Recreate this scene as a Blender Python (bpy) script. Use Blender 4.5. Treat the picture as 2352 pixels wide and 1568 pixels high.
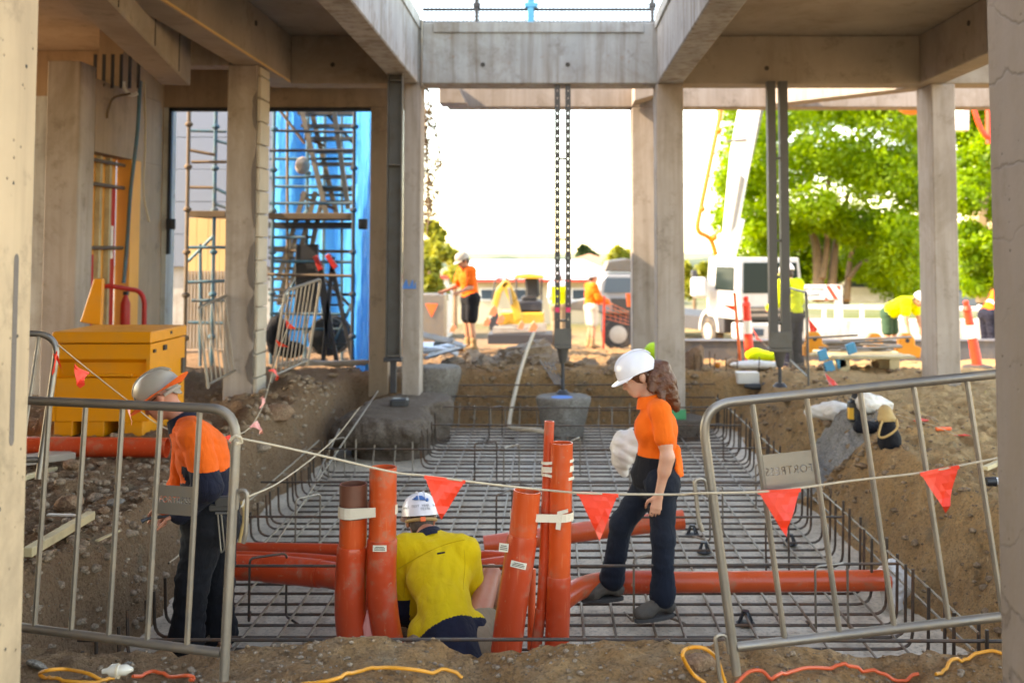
import bpy, bmesh, math, random
import numpy as np
from mathutils import Vector, Matrix

# ------------------------------------------------------------------ camera, sky, sun, exposure
scene = bpy.context.scene
for o in list(bpy.data.objects):
    bpy.data.objects.remove(o)
COL = scene.collection
CAM_Z = 1.65
FPX, PW, PH = 2420.0, 2352.0, 1568.0          # focal length in px of the 2352 px wide photo
PITCH = math.radians(3.15)
U0, VH = 1268.0, 575.0                         # vanishing point of the building's depth lines
V0 = VH - FPX * math.tan(PITCH)
cam_d = bpy.data.cameras.new('camera')
cam = bpy.data.objects.new('camera', cam_d)
COL.objects.link(cam)
cam.location = (0, 0, CAM_Z)
cam.rotation_euler = (math.radians(90) + PITCH, 0, 0)
cam_d.sensor_width = 36.0
cam_d.lens = 36.0 * FPX / PW
cam_d.shift_x = (PW / 2 - U0) / PW
cam_d.shift_y = -(PH / 2 - V0) / PW
cam_d.clip_start = 0.05
cam_d.clip_end = 8000
cam_d.dof.use_dof = True
cam_d.dof.focus_distance = 5.2
cam_d.dof.aperture_fstop = 2.1
scene.camera = cam

SUN_TO = Vector((-0.80, -0.15, 0.60)).normalized()
world = bpy.data.worlds.new('World')
scene.world = world
world.use_nodes = True
wn = world.node_tree
bg = wn.nodes['Background']
sky = wn.nodes.new('ShaderNodeTexSky')
sky.sky_type = 'NISHITA'
sky.sun_disc = False
sky.sun_elevation = math.asin(SUN_TO.z)
sky.sun_rotation = math.atan2(SUN_TO.x, SUN_TO.y)
sky.dust_density = 0.6
sky.air_density = 1.0
wn.links.new(sky.outputs['Color'], bg.inputs['Color'])
bg.inputs['Strength'].default_value = 0.15
sun_d = bpy.data.lights.new('sun', 'SUN')
sun = bpy.data.objects.new('sun', sun_d)
COL.objects.link(sun)
sun.rotation_euler = SUN_TO.to_track_quat('Z', 'Y').to_euler()
sun_d.energy = 2.0
sun_d.angle = math.radians(0.53)
sun_d.color = (1.0, 0.94, 0.86)
vs = scene.view_settings
scene.display_settings.display_device = 'sRGB'
vs.view_transform = 'Standard'
vs.look = 'None'
vs.gamma = 1.0
vs.use_curve_mapping = False
vs.exposure = 3.0
try:
    vs.use_white_balance = True
    vs.white_balance_temperature = 9200
    vs.white_balance_tint = 14
except Exception:
    pass
cy = scene.cycles
cy.max_bounces = 9
cy.diffuse_bounces = 5
cy.glossy_bounces = 4
cy.transmission_bounces = 6
cy.transparent_max_bounces = 8
cy.use_denoising = True
cy.sample_clamp_indirect = 8.0
cy.caustics_reflective = False
cy.caustics_refractive = False

R = random.Random(7)
PI = math.pi


def ray(u, v):
    a, b = (u - U0) / FPX, (V0 - v) / FPX
    return Vector((a, math.cos(PITCH) - b * math.sin(PITCH), math.sin(PITCH) + b * math.cos(PITCH)))


def at(u, v, Y):
    """world point seen at photo pixel (u, v) at distance Y"""
    d = ray(u, v)
    t = Y / d.y
    return Vector((d.x * t, Y, CAM_Z + d.z * t))


def gnd(u, v, z=0.0):
    d = ray(u, v)
    t = (z - CAM_Z) / d.z
    return Vector((d.x * t, d.y * t, z))


# ------------------------------------------------------------------ object helpers
def tag(o, label=None, cat=None, group=None, kind=None):
    if label: o['label'] = label
    if cat: o['category'] = cat
    if group: o['group'] = group
    if kind: o['kind'] = kind
    return o


def empty(name, loc, label=None, cat=None, group=None, rz=0.0):
    o = bpy.data.objects.new(name, None)
    COL.objects.link(o)
    o.location = loc
    o.rotation_euler = (0, 0, rz)
    o.empty_display_size = 0.1
    return tag(o, label, cat, group)


def link(name, me, parent=None, mats=None):
    o = bpy.data.objects.new(name, me)
    COL.objects.link(o)
    if mats is not None:
        if not isinstance(mats, (list, tuple)):
            mats = [mats]
        for m in mats:
            me.materials.append(m)
    if parent is not None:
        o.parent = parent
        # geometry is given in world coordinates; undo the parents' offset
        o.matrix_parent_inverse = wmat(parent).inverted()
    return o


def wmat(o):
    m = Matrix.LocRotScale(o.location, o.rotation_euler, o.scale)
    if o.parent is not None:
        m = wmat(o.parent) @ o.matrix_parent_inverse @ m
    return m


def copy_tree(o, parent=None):
    c = o.copy()
    COL.objects.link(c)
    if parent is not None:
        c.parent = parent
        c.matrix_parent_inverse = o.matrix_parent_inverse.copy()
    for ch in list(o.children):
        copy_tree(ch, c)
    return c


class MB:
    """collects shapes, links them as one mesh object"""

    def __init__(s):
        s.v, s.f, s.m, s.mi = [], [], [], 0

    def add(s, vs_, fs):
        b = len(s.v)
        s.v.extend([tuple(p) for p in vs_])
        for f in fs:
            s.f.append(tuple(i + b for i in f))
            s.m.append(s.mi)
        return s

    def box(s, x0, x1, y0, y1, z0, z1):
        return s.hexa([(x0, y0, z0), (x1, y0, z0), (x1, y1, z0), (x0, y1, z0),
                       (x0, y0, z1), (x1, y0, z1), (x1, y1, z1), (x0, y1, z1)])

    def hexa(s, p):
        return s.add(p, [(3, 2, 1, 0), (4, 5, 6, 7), (0, 1, 5, 4), (1, 2, 6, 5), (2, 3, 7, 6), (3, 0, 4, 7)])

    def obox(s, c, ax, ay, az):
        """oriented box: centre and three half-axis vectors"""
        c, ax, ay, az = Vector(c), Vector(ax), Vector(ay), Vector(az)
        return s.hexa([c - ax - ay - az, c + ax - ay - az, c + ax + ay - az, c - ax + ay - az,
                       c - ax - ay + az, c + ax - ay + az, c + ax + ay + az, c - ax + ay + az])

    def bar(s, a, b, w, h, up=(0, 0, 1)):
        a, b = Vector(a), Vector(b)
        d = (b - a)
        n = d.normalized()
        sd = n.cross(Vector(up))
        if sd.length < 1e-4:
            sd = n.cross(Vector((1, 0, 0)))
        sd.normalize()
        u = sd.cross(n)
        return s.obox((a + b) / 2, sd * w / 2, d / 2, u * h / 2)

    def tube(s, pts, r, n=8, cap=True):
        pts = [Vector(p) for p in pts]
        k = len(pts)
        rs = r if isinstance(r, (list, tuple)) else [r] * k
        t0 = (pts[1] - pts[0]).normalized()
        nrm = t0.cross(Vector((0, 0, 1)))
        if nrm.length < 1e-3:
            nrm = t0.cross(Vector((1, 0, 0)))
        nrm.normalize()
        vs_ = []
        for i in range(k):
            if i == 0: t = t0
            elif i == k - 1: t = (pts[i] - pts[i - 1]).normalized()
            else: t = ((pts[i] - pts[i - 1]).normalized() + (pts[i + 1] - pts[i]).normalized())
            if t.length < 1e-6: t = (pts[i + 1] - pts[i])
            t.normalize()
            nrm = (nrm - t * nrm.dot(t))
            if nrm.length < 1e-5: nrm = t.orthogonal()
            nrm.normalize()
            bn = t.cross(nrm)
            for j in range(n):
                a = 2 * PI * j / n
                vs_.append(pts[i] + (nrm * math.cos(a) + bn * math.sin(a)) * rs[i])
        fs = []
        for i in range(k - 1):
            for j in range(n):
                j2 = (j + 1) % n
                fs.append((i * n + j, i * n + j2, (i + 1) * n + j2, (i + 1) * n + j))
        if cap:
            fs.append(tuple(reversed(range(n))))
            fs.append(tuple((k - 1) * n + j for j in range(n)))
        return s.add(vs_, fs)

    def lathe(s, base, axis, prof, n=20, cap=True):
        """prof: (radius, height along axis)"""
        base, ax = Vector(base), Vector(axis).normalized()
        e1 = ax.orthogonal().normalized()
        e2 = ax.cross(e1)
        vs_, fs = [], []
        for r, h in prof:
            for j in range(n):
                a = 2 * PI * j / n
                vs_.append(base + ax * h + (e1 * math.cos(a) + e2 * math.sin(a)) * r)
        for i in range(len(prof) - 1):
            for j in range(n):
                j2 = (j + 1) % n
                fs.append((i * n + j, i * n + j2, (i + 1) * n + j2, (i + 1) * n + j))
        if cap:
            fs.append(tuple(reversed(range(n))))
            k = len(prof) - 1
            fs.append(tuple(k * n + j for j in range(n)))
        return s.add(vs_, fs)

    def pipe(s, pts, ro, ri, n=24):
        """open hollow pipe along a path"""
        a, b = MB(), MB()
        a.tube(pts, ro, n, cap=False)
        b.tube(pts, ri, n, cap=False)
        k = len(pts)
        s.add(a.v, a.f)
        s.add(b.v, [tuple(reversed(f)) for f in b.f])
        ring = a.v[:n] + b.v[:n]
        s.add(ring, [(j, n + j, n + (j + 1) % n, (j + 1) % n) for j in range(n)])
        ring = a.v[(k - 1) * n:] + b.v[(k - 1) * n:]
        s.add(ring, [(j, (j + 1) % n, n + (j + 1) % n, n + j) for j in range(n)])
        return s

    def prism(s, poly, d):
        """polygon (3D points) extruded along vector d"""
        p = [Vector(q) for q in poly]
        n = len(p)
        d = Vector(d)
        return s.add(p + [q + d for q in p],
                     [tuple(reversed(range(n))), tuple(range(n, 2 * n))] +
                     [(i, (i + 1) % n, n + (i + 1) % n, n + i) for i in range(n)])

    def ball(s, c, r, n=10, squash=(1, 1, 1)):
        c = Vector(c)
        vs_, fs = [], []
        k = n // 2
        for i in range(1, k):
            th = PI * i / k
            for j in range(n):
                a = 2 * PI * j / n
                vs_.append(c + Vector((math.sin(th) * math.cos(a) * squash[0], math.sin(th) * math.sin(a) * squash[1], math.cos(th) * squash[2])) * r)
        top, bot = len(vs_), len(vs_) + 1
        vs_ += [c + Vector((0, 0, r * squash[2])), c - Vector((0, 0, r * squash[2]))]
        for i in range(k - 2):
            for j in range(n):
                j2 = (j + 1) % n
                fs.append((i * n + j, (i + 1) * n + j, (i + 1) * n + j2, i * n + j2))
        for j in range(n):
            j2 = (j + 1) % n
            fs.append((top, j, j2))
            fs.append((bot, (k - 2) * n + j2, (k - 2) * n + j))
        return s.add(vs_, fs)

    def xf(s, M):
        s.v = [tuple(M @ Vector(p)) for p in s.v]
        return s

    def build(s, name, mats, parent=None, smooth=False, bevel=0.0, auto=None):
        me = bpy.data.meshes.new(name)
        me.from_pydata(s.v, [], s.f)
        o = link(name, me, parent, mats)
        if any(s.m):
            me.polygons.foreach_set('material_index', s.m)
        bm = bmesh.new()
        bm.from_mesh(me)
        bmesh.ops.recalc_face_normals(bm, faces=bm.faces)
        if bevel:
            ed = [e for e in bm.edges if len(e.link_faces) == 2 and e.calc_face_angle(0) > 0.5]
            bmesh.ops.bevel(bm, geom=ed, offset=bevel, segments=1, affect='EDGES', clamp_overlap=True)
        bm.to_mesh(me)
        bm.free()
        if smooth:
            me.polygons.foreach_set('use_smooth', [True] * len(me.polygons))
            try:
                me.set_sharp_from_angle(angle=auto if auto else 0.7)
            except Exception:
                pass
        me.update()
        return o


def fillet(pts, r, k=4):
    """polyline with rounded corners"""
    pts = [Vector(p) for p in pts]
    out = [pts[0]]
    for i in range(1, len(pts) - 1):
        a, b, c = pts[i - 1], pts[i], pts[i + 1]
        d1, d2 = (a - b), (c - b)
        q = min(r, d1.length * .49, d2.length * .49)
        p1, p2 = b + d1.normalized() * q, b + d2.normalized() * q
        for j in range(k + 1):
            t = j / k
            out.append(p1 * (1 - t) ** 2 + b * 2 * t * (1 - t) + p2 * t * t)
    out.append(pts[-1])
    return out


def spline(pts, k=8):
    """Catmull-Rom through points"""
    P = [Vector(p) for p in pts]
    P = [P[0] * 2 - P[1]] + P + [P[-1] * 2 - P[-2]]
    out = []
    for i in range(1, len(P) - 2):
        p0, p1, p2, p3 = P[i - 1:i + 3]
        for j in range(k):
            t = j / k
            out.append(.5 * ((2 * p1) + (p2 - p0) * t + (2 * p0 - 5 * p1 + 4 * p2 - p3) * t * t + (3 * p1 - p0 - 3 * p2 + p3) * t ** 3))
    out.append(P[-2])
    return out


# ------------------------------------------------------------------ materials
def new_mat(name):
    m = bpy.data.materials.new(name)
    m.use_nodes = True
    nt = m.node_tree
    return m, nt, nt.nodes['Principled BSDF']


class NT:
    """small shader-graph helper"""

    def __init__(s, nt):
        s.nt = nt
        s.tc = nt.nodes.new('ShaderNodeTexCoord')

    def n(s, t, **kw):
        x = s.nt.nodes.new(t)
        for k, v in kw.items():
            setattr(x, k, v)
        return x

    def l(s, a, b):
        s.nt.links.new(a, b)

    def mapping(s, scale=(1, 1, 1), src='Object', rot=(0, 0, 0)):
        mp = s.n('ShaderNodeMapping')
        mp.inputs['Scale'].default_value = scale
        mp.inputs['Rotation'].default_value = rot
        s.l(s.tc.outputs[src], mp.inputs['Vector'])
        return mp.outputs['Vector']

    def noise(s, scale, detail=4, rough=.55, vec=None, dist=0):
        x = s.n('ShaderNodeTexNoise')
        x.inputs['Scale'].default_value = scale
        x.inputs['Detail'].default_value = detail
        x.inputs['Roughness'].default_value = rough
        x.inputs['Distortion'].default_value = dist
        s.l(vec if vec is not None else s.tc.outputs['Object'], x.inputs['Vector'])
        return x.outputs['Fac']

    def voro(s, scale, vec=None, feature='F1'):
        x = s.n('ShaderNodeTexVoronoi', feature=feature)
        x.inputs['Scale'].default_value = scale
        s.l(vec if vec is not None else s.tc.outputs['Object'], x.inputs['Vector'])
        return x.outputs['Distance']

    def ramp(s, fac, stops):
        x = s.n('ShaderNodeValToRGB')
        e = x.color_ramp.elements
        while len(e) < len(stops):
            e.new(0.5)
        for i, (p, c) in enumerate(stops):
            e[i].position = p
            e[i].color = (c[0], c[1], c[2], 1) if not isinstance(c, (int, float)) else (c, c, c, 1)
        s.l(fac, x.inputs['Fac'])
        return x.outputs['Color']

    def mix(s, fac, a, b, mode='MIX'):
        x = s.n('ShaderNodeMix', data_type='RGBA', blend_type=mode)
        for val, sock in ((fac, x.inputs[0]), (a, x.inputs[6]), (b, x.inputs[7])):
            if isinstance(val, (int, float)):
                sock.default_value = val if sock == x.inputs[0] else (val, val, val, 1)
            elif isinstance(val, tuple):
                sock.default_value = (val[0], val[1], val[2], 1)
            else:
                s.l(val, sock)
        return x.outputs[2]

    def math(s, op, a, b=0.0):
        x = s.n('ShaderNodeMath', operation=op)
        for val, sock in ((a, x.inputs[0]), (b, x.inputs[1])):
            if isinstance(val, (int, float)):
                sock.default_value = val
            else:
                s.l(val, sock)
        return x.outputs[0]

    def bump(s, h, strength, dist, prev=None):
        x = s.n('ShaderNodeBump')
        x.inputs['Strength'].default_value = strength
        x.inputs['Distance'].default_value = dist
        s.l(h, x.inputs['Height'])
        if prev is not None:
            s.l(prev, x.inputs['Normal'])
        return x.outputs['Normal']


def mul(c, k):
    return tuple(min(1.0, x * k) for x in c)


def plain(name, col, rough=.5, metal=0.0, var=.25, scale=6.0, bump=.0, bscale=60.0, dirt=None, dirt_amt=.5, spec=.5, dirt_scale=5.0, coat=0.0):
    m, nt, b = new_mat(name)
    g = NT(nt)
    nz = g.noise(scale, 5)
    c = g.mix(nz, mul(col, 1 - var), mul(col, 1 + var))
    if dirt:
        f = g.ramp(g.noise(dirt_scale, 8, .65), [(.47, 0.0), (.68, dirt_amt)])
        c = g.mix(f, c, dirt)
        r = g.mix(f, rough, min(1, rough + .35))
        g.l(r, b.inputs['Roughness'])
    else:
        g.l(g.math('ADD', g.math('MULTIPLY', nz, .2), rough - .1), b.inputs['Roughness'])
    g.l(c, b.inputs['Base Color'])
    b.inputs['Metallic'].default_value = metal
    b.inputs['Specular IOR Level'].default_value = spec
    if coat:
        b.inputs['Coat Weight'].default_value = coat
    if bump:
        g.l(g.bump(g.noise(bscale, 4), bump, .01), b.inputs['Normal'])
    return m


def concrete(name, col, streak=.35, pores=.5, rust=0.0, panels=True, warm=(.24, .175, .115), crack=0.0):
    m, nt, b = new_mat(name)
    g = NT(nt)
    big = g.noise(1.3, 5, .6)
    c = g.mix(g.ramp(big, [(.3, 0.0), (.7, 1.0)]), mul(col, .86), mul(col, 1.12))
    st = g.noise(1.0, 5, .6, g.mapping((9, 9, .55)), .3)
    c = g.mix(g.ramp(st, [(.45, 0.0), (.72, streak)]), c, mul(warm, .8))
    st2 = g.noise(1.0, 4, .6, g.mapping((5, 5, .3)))
    c = g.mix(g.ramp(st2, [(.5, 0.0), (.7, streak * .8)]), c, mul(col, 1.25))
    po = g.voro(26, g.mapping((1, 1, 1)))
    pn = g.noise(9, 3)
    pm = g.math('MULTIPLY', g.ramp(po, [(.08, 1.0), (.16, 0.0)]), g.ramp(pn, [(.52, 0.0), (.6, 1.0)]))
    c = g.mix(g.math('MULTIPLY', pm, pores), c, mul(col, .25))
    sp = g.noise(3.2, 10, .75)
    c = g.mix(g.ramp(sp, [(.55, 0.0), (.70, .6)]), c, mul(warm, .55))
    bl = g.noise(.9, 7, .7, g.mapping((1, 1, .7)), .6)
    c = g.mix(g.ramp(bl, [(.50, 0.0), (.60, .35), (.66, .05)]), c, mul(warm, .8))
    if rust:
        rn = g.noise(7, 6, .7)
        c = g.mix(g.ramp(rn, [(.62, 0.0), (.72, rust)]), c, (.30, .11, .03))
    hgt = g.math('ADD', g.math('MULTIPLY', g.noise(45, 6, .65), .35), g.math('MULTIPLY', pm, -.8))
    if crack:
        ck = g.voro(2.1, g.mapping((1, 1, 2.6)), 'DISTANCE_TO_EDGE')
        # bend the crack lines with noise
        wv = g.n('ShaderNodeVectorMath', operation='ADD')
        nzv = g.n('ShaderNodeTexNoise')
        nzv.inputs['Scale'].default_value = 2.2
        nzv.inputs['Detail'].default_value = 6
        g.l(g.tc.outputs['Object'], nzv.inputs['Vector'])
        g.l(g.mapping((.8, .8, 2.2)), wv.inputs[0])
        g.l(nzv.outputs['Color'], wv.inputs[1])
        ck = g.voro(1.6, wv.outputs[0], 'DISTANCE_TO_EDGE')
        cm = g.math('MULTIPLY', g.ramp(ck, [(.0, 1.0), (.028, 0.0)]), g.ramp(g.noise(1.4, 2), [(.45, 0.0), (.6, 1.0)]))
        c = g.mix(g.math('MULTIPLY', cm, crack), c, mul(col, .35))
        hgt = g.math('ADD', hgt, g.math('MULTIPLY', cm, -.6))
    g.l(c, b.inputs['Base Color'])
    b.inputs['Roughness'].default_value = .88
    b.inputs['Specular IOR Level'].default_value = .3
    g.l(g.bump(hgt, .5, .006), b.inputs['Normal'])
    return m


def dirt_mat(name, c1, c2, c3, wet=False):
    m, nt, b = new_mat(name)
    g = NT(nt)
    a = g.noise(1.1, 6, .6)
    c = g.mix(g.ramp(a, [(.32, 0.0), (.68, 1.0)]), c1, c2)
    f = g.noise(9, 8, .7)
    c = g.mix(g.ramp(f, [(.45, 0.0), (.75, .8)]), c, c3)
    s = g.noise(60, 4, .6)
    c = g.mix(g.ramp(s, [(.40, .55), (.62, 0.0)]), c, mul(c1, .35))
    v = g.voro(38)
    c = g.mix(g.ramp(v, [(.10, .5), (.22, 0.0)]), c, mul(c2, 1.5))
    g.l(c, b.inputs['Base Color'])
    b.inputs['Roughness'].default_value = .95
    b.inputs['Specular IOR Level'].default_value = .2
    h = g.math('ADD', g.math('MULTIPLY', g.noise(22, 8, .7), 1.0), g.math('MULTIPLY', g.noise(90, 4, .6), .4))
    g.l(g.bump(h, .9, .03), b.inputs['Normal'])
    return m


def leaf_mat(name, c1, c2, trans=.45):
    m, nt, b = new_mat(name)
    g = NT(nt)
    c = g.mix(g.ramp(g.noise(1.6, 3), [(.35, 0.0), (.65, 1.0)]), c1, c2)
    c = g.mix(g.ramp(g.noise(11, 2), [(.35, .35), (.65, 0.0)]), c, mul(c1, .6))
    g.l(c, b.inputs['Base Color'])
    b.inputs['Roughness'].default_value = .5
    b.inputs['Specular IOR Level'].default_value = .3
    tr = g.n('ShaderNodeBsdfTranslucent')
    g.l(g.mix(.5, c, mul(c2, 1.6), 'MIX'), tr.inputs['Color'])
    mx = g.n('ShaderNodeMixShader')
    mx.inputs[0].default_value = trans
    g.l(b.outputs[0], mx.inputs[1])
    g.l(tr.outputs[0], mx.inputs[2])
    g.l(mx.outputs[0], nt.nodes['Material Output'].inputs['Surface'])
    return m


def fabric(name, col, var=.12, rough=.85, weave=900.0, sheen=.03, dirt=None, amt=.3):
    m, nt, b = new_mat(name)
    g = NT(nt)
    nz = g.noise(7, 5, .6)
    c = g.mix(nz, mul(col, 1 - var), mul(col, 1 + var))
    if dirt:
        c = g.mix(g.ramp(g.noise(5, 8, .65), [(.5, 0.0), (.72, amt)]), c, dirt)
    g.l(c, b.inputs['Base Color'])
    b.inputs['Roughness'].default_value = rough
    b.inputs['Specular IOR Level'].default_value = .2
    b.inputs['Sheen Weight'].default_value = sheen
    h = g.math('ADD', g.math('MULTIPLY', g.noise(16, 3, .5, g.mapping((1, 1, .45)), .8), 1.0), g.math('MULTIPLY', g.noise(weave * .4, 2), .08))
    g.l(g.bump(h, .6, .022), b.inputs['Normal'])
    return m


def skin(name, col, red=(.5, .16, .09)):
    m, nt, b = new_mat(name)
    g = NT(nt)
    c = g.mix(g.ramp(g.noise(14, 5, .6), [(.4, 0.0), (.75, .45)]), col, red)
    g.l(c, b.inputs['Base Color'])
    b.inputs['Roughness'].default_value = .5
    b.inputs['Subsurface Weight'].default_value = .12
    b.inputs['Subsurface Radius'].default_value = (.012, .004, .002)
    g.l(g.bump(g.noise(150, 3), .15, .003), b.inputs['Normal'])
    return m


def glass_mat(name, col=(.02, .03, .035), rough=.06):
    m, nt, b = new_mat(name)
    b.inputs['Base Color'].default_value = (*col, 1)
    b.inputs['Roughness'].default_value = rough
    b.inputs['Specular IOR Level'].default_value = .12
    return m


DUST = (.27, .19, .12)
M = {}
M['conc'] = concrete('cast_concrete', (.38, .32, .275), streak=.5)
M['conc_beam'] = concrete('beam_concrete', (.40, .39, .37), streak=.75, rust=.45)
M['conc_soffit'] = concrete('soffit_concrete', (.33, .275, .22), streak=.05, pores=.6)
M['conc_near'] = concrete('near_concrete', (.53, .385, .245), streak=.3, pores=1.0, crack=.9)  # lighter, yellower copy: warm light on the left column put into its colour
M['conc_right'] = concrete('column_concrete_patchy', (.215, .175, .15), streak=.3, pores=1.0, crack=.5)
M['conc_wall'] = concrete('wall_concrete', (.36, .26, .18), streak=.4)
M['conc_pale'] = concrete('pale_panel_concrete', (.50, .50, .47), streak=.5)
M['conc_dark'] = plain('dark_tie_hole', (.06, .05, .04), .9)
M['block'] = plain('block_toothing', (.47, .40, .31), .9, var=.2, scale=3, bump=.5)
M['patch'] = plain('grey_patch_mortar', (.165, .135, .115), .95, bump=.5)
M['footing'] = dirt_mat('rough_footing', (.125, .088, .062), (.20, .152, .115), (.26, .215, .175))
M['pier'] = dirt_mat('pier_concrete', (.20, .165, .13), (.31, .285, .25), (.37, .35, .32))
M['blind'] = None
M['dirt'] = dirt_mat('brown_soil', (.25, .155, .092), (.38, .26, .16), (.46, .34, .23))
M['rock'] = dirt_mat('stone', (.32, .22, .145), (.44, .33, .235), (.50, .40, .30))
M['rock_red'] = dirt_mat('red_stone', (.28, .15, .09), (.34, .21, .13), (.4, .3, .2))
M['clay'] = dirt_mat('grey_slurry', (.27, .25, .22), (.34, .32, .29), (.40, .37, .33))
M['pvc'] = plain('orange_pvc', (.60, .092, .022), .34, var=.10, scale=3, dirt=(.30, .13, .06), dirt_amt=.45, dirt_scale=3.5, bump=.05)
M['pvc_red'] = plain('red_orange_pvc', (.53, .062, .020), .32, var=.10, scale=3, dirt=(.26, .09, .05), dirt_amt=.4, dirt_scale=3.5, bump=.05)
for _k, _nm, _c in (('pvc', 'orange_pvc', (.60, .075, .016)), ('pvc_red', 'red_orange_pvc', (.52, .052, .014))):
    _m, _nt, _b = new_mat(_nm)
    _g = NT(_nt)
    _x = _g.mix(_g.noise(3, 4), mul(_c, .85), mul(_c, 1.12))
    _s = _g.noise(1, 5, .6, _g.mapping((60, 60, 5)))
    _x = _g.mix(_g.ramp(_s, [(.60, 0.0), (.70, .30)]), _x, (.75, .26, .12))
    _d = _g.noise(6, 9, .72)
    _x = _g.mix(_g.ramp(_d, [(.54, 0.0), (.66, .55)]), _x, (.32, .17, .09))
    _p = _g.noise(38, 4, .6)
    _x = _g.mix(_g.ramp(_p, [(.66, 0.0), (.72, .7)]), _x, (.40, .26, .16))
    _g.l(_x, _b.inputs['Base Color'])
    _g.l(_g.mix(_g.ramp(_d, [(.5, 0.0), (.66, 1.0)]), .30, .75), _b.inputs['Roughness'])
    M[_k] = _m
M['pvc_burnt'] = plain('burnt_pvc', (.16, .055, .03), .5, var=.5, scale=14)
M['tape'] = plain('cream_tape', (.66, .56, .43), .6, var=.1, bump=.2, bscale=80)
M['sticker'] = plain('paper_sticker', (.66, .60, .48), .6)
M['ink'] = plain('dark_ink', (.05, .045, .04), .8)
M['rebar'] = plain('dark_rebar', (.075, .055, .042), .45, metal=.6, var=.35, scale=14, dirt=(.20, .09, .04), dirt_amt=.6, dirt_scale=9, bump=.3, bscale=160)
M['rebar_shiny'] = plain('backlit_rebar', (.26, .22, .175), .38, metal=.8, var=.3, scale=14, dirt=(.24, .13, .06), dirt_amt=.6, dirt_scale=6, bump=.3, bscale=160)  # lighter copy of the rebar, backlight gleam put into its colour
M['galv'] = plain('galvanised_steel', (.25, .225, .195), .42, metal=.75, var=.15, scale=9, dirt=(.30, .22, .14), dirt_amt=.55, dirt_scale=9, bump=.1)
M['galv_dark'] = plain('dull_galvanised_steel', (.105, .098, .09), .5, metal=.5, var=.2, scale=9, dirt=(.12, .09, .06), dirt_amt=.5)
M['prop_steel'] = plain('dark_prop_steel', (.07, .063, .058), .55, metal=.3, var=.2, scale=9)
M['steel_dark'] = plain('dark_steel', (.05, .05, .055), .5, metal=.5)
M['scaf_blue'] = plain('blue_green_scaffold_steel', (.045, .12, .16), .5, metal=.3, var=.3, dirt=(.16, .12, .09), dirt_amt=.7)
M['scaf_brown'] = plain('rusty_scaffold_steel', (.15, .10, .06), .6, metal=.4, var=.3)
M['sheet_blue'] = None
M['rope'] = plain('cream_rope', (.55, .45, .32), .9, var=.2, scale=40, bump=.6, bscale=250)
M['flag'] = plain('red_flag_plastic', (.86, .045, .016), .5, var=.08, scale=10, bump=.15, bscale=22)
M['flag_pale'] = plain('pale_side_flag_plastic', (.80, .30, .24), .5, var=.1, scale=10)
M['box_yellow'] = plain('yellow_enamel', (.70, .255, .008), .38, var=.05, scale=2, dirt=(.45, .24, .06), dirt_amt=.25, bump=.04)
M['red_paint'] = plain('red_paint', (.50, .02, .015), .45, dirt=(.25, .08, .05), dirt_amt=.3)
M['ply'] = plain('plywood', (.72, .33, .075), .75, var=.2, scale=2)  # orange raised to stand for daylight coming through the sheets
M['ply_pale'] = plain('pale_plywood', (.62, .40, .18), .75, var=.15, scale=2)
M['timber'] = plain('pale_timber', (.52, .42, .24), .8, var=.2, scale=6, dirt=DUST, dirt_amt=.5, bump=.2)
M['timber_grey'] = plain('weathered_board', (.33, .28, .23), .85, var=.2, dirt=DUST, dirt_amt=.5, bump=.3)
M['white_paint'] = plain('white_paint', (.78, .78, .77), .35, var=.04, dirt=(.5, .46, .4), dirt_amt=.2)
M['cream'] = plain('cream_wall_paint', (.52, .43, .30), .7, var=.06)
M['white_roof'] = plain('white_roof_sheet', (.80, .81, .82), .5, var=.04)
M['gutter_red'] = plain('red_gutter', (.45, .06, .04), .5)
M['tile_roof'] = plain('terracotta_tiles', (.40, .20, .12), .8, var=.3, scale=9)
M['grey_truck'] = plain('grey_truck_paint', (.22, .23, .245), .35, var=.06)
M['dark_truck'] = plain('dark_chassis', (.035, .035, .04), .6)
M['rubber'] = plain('tyre_rubber', (.03, .028, .026), .8, dirt=DUST, dirt_amt=.4)
M['rim'] = plain('steel_wheel_rim', (.42, .39, .34), .5, metal=.4)
M['glass'] = glass_mat('dark_glass', (.012, .02, .018), .25)
M['glass_blue'] = glass_mat('blue_grey_glass', (.06, .085, .11), .12)
M['exc_yellow'] = plain('excavator_yellow', (.62, .34, .04), .45, dirt=(.3, .2, .1), dirt_amt=.4)
M['boom_yellow'] = plain('pump_pipe_yellow', (.50, .15, .004), .4)
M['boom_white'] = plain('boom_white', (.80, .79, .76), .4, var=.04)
M['boom_grey'] = plain('boom_shade_grey', (.17, .165, .155), .5)  # shaded side of the white boom put into the colour; ram shares it
M['orange_plastic'] = plain('orange_plastic', (.85, .13, .03), .5)
M['white_band'] = plain('white_reflective_band', (.80, .76, .68), .5)
M['cord_or'] = plain('orange_yellow_cord', (.66, .26, .02), .5, var=.35, scale=5)
M['cord_red'] = plain('red_orange_cord', (.62, .085, .02), .5, var=.25, scale=5)
M['clear_plug'] = plain('clear_plug_plastic', (.62, .57, .48), .2, coat=.5)
M['black_plastic'] = plain('black_plastic', (.022, .022, .024), .45)
M['bund'] = plain('charcoal_bund', (.085, .085, .095), .6, var=.2, dirt=(.25, .19, .13), dirt_amt=.4)
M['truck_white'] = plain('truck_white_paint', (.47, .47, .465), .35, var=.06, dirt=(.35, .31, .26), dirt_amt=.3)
M['bag_white'] = plain('white_plastic_bag', (.60, .56, .51), .45, var=.08, scale=12, bump=.6, bscale=12)
M['leather'] = plain('tan_leather', (.42, .27, .10), .7, var=.25, dirt=DUST, dirt_amt=.5)
M['tool_blue'] = plain('blue_tool_plastic', (.03, .13, .36), .5)
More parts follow.
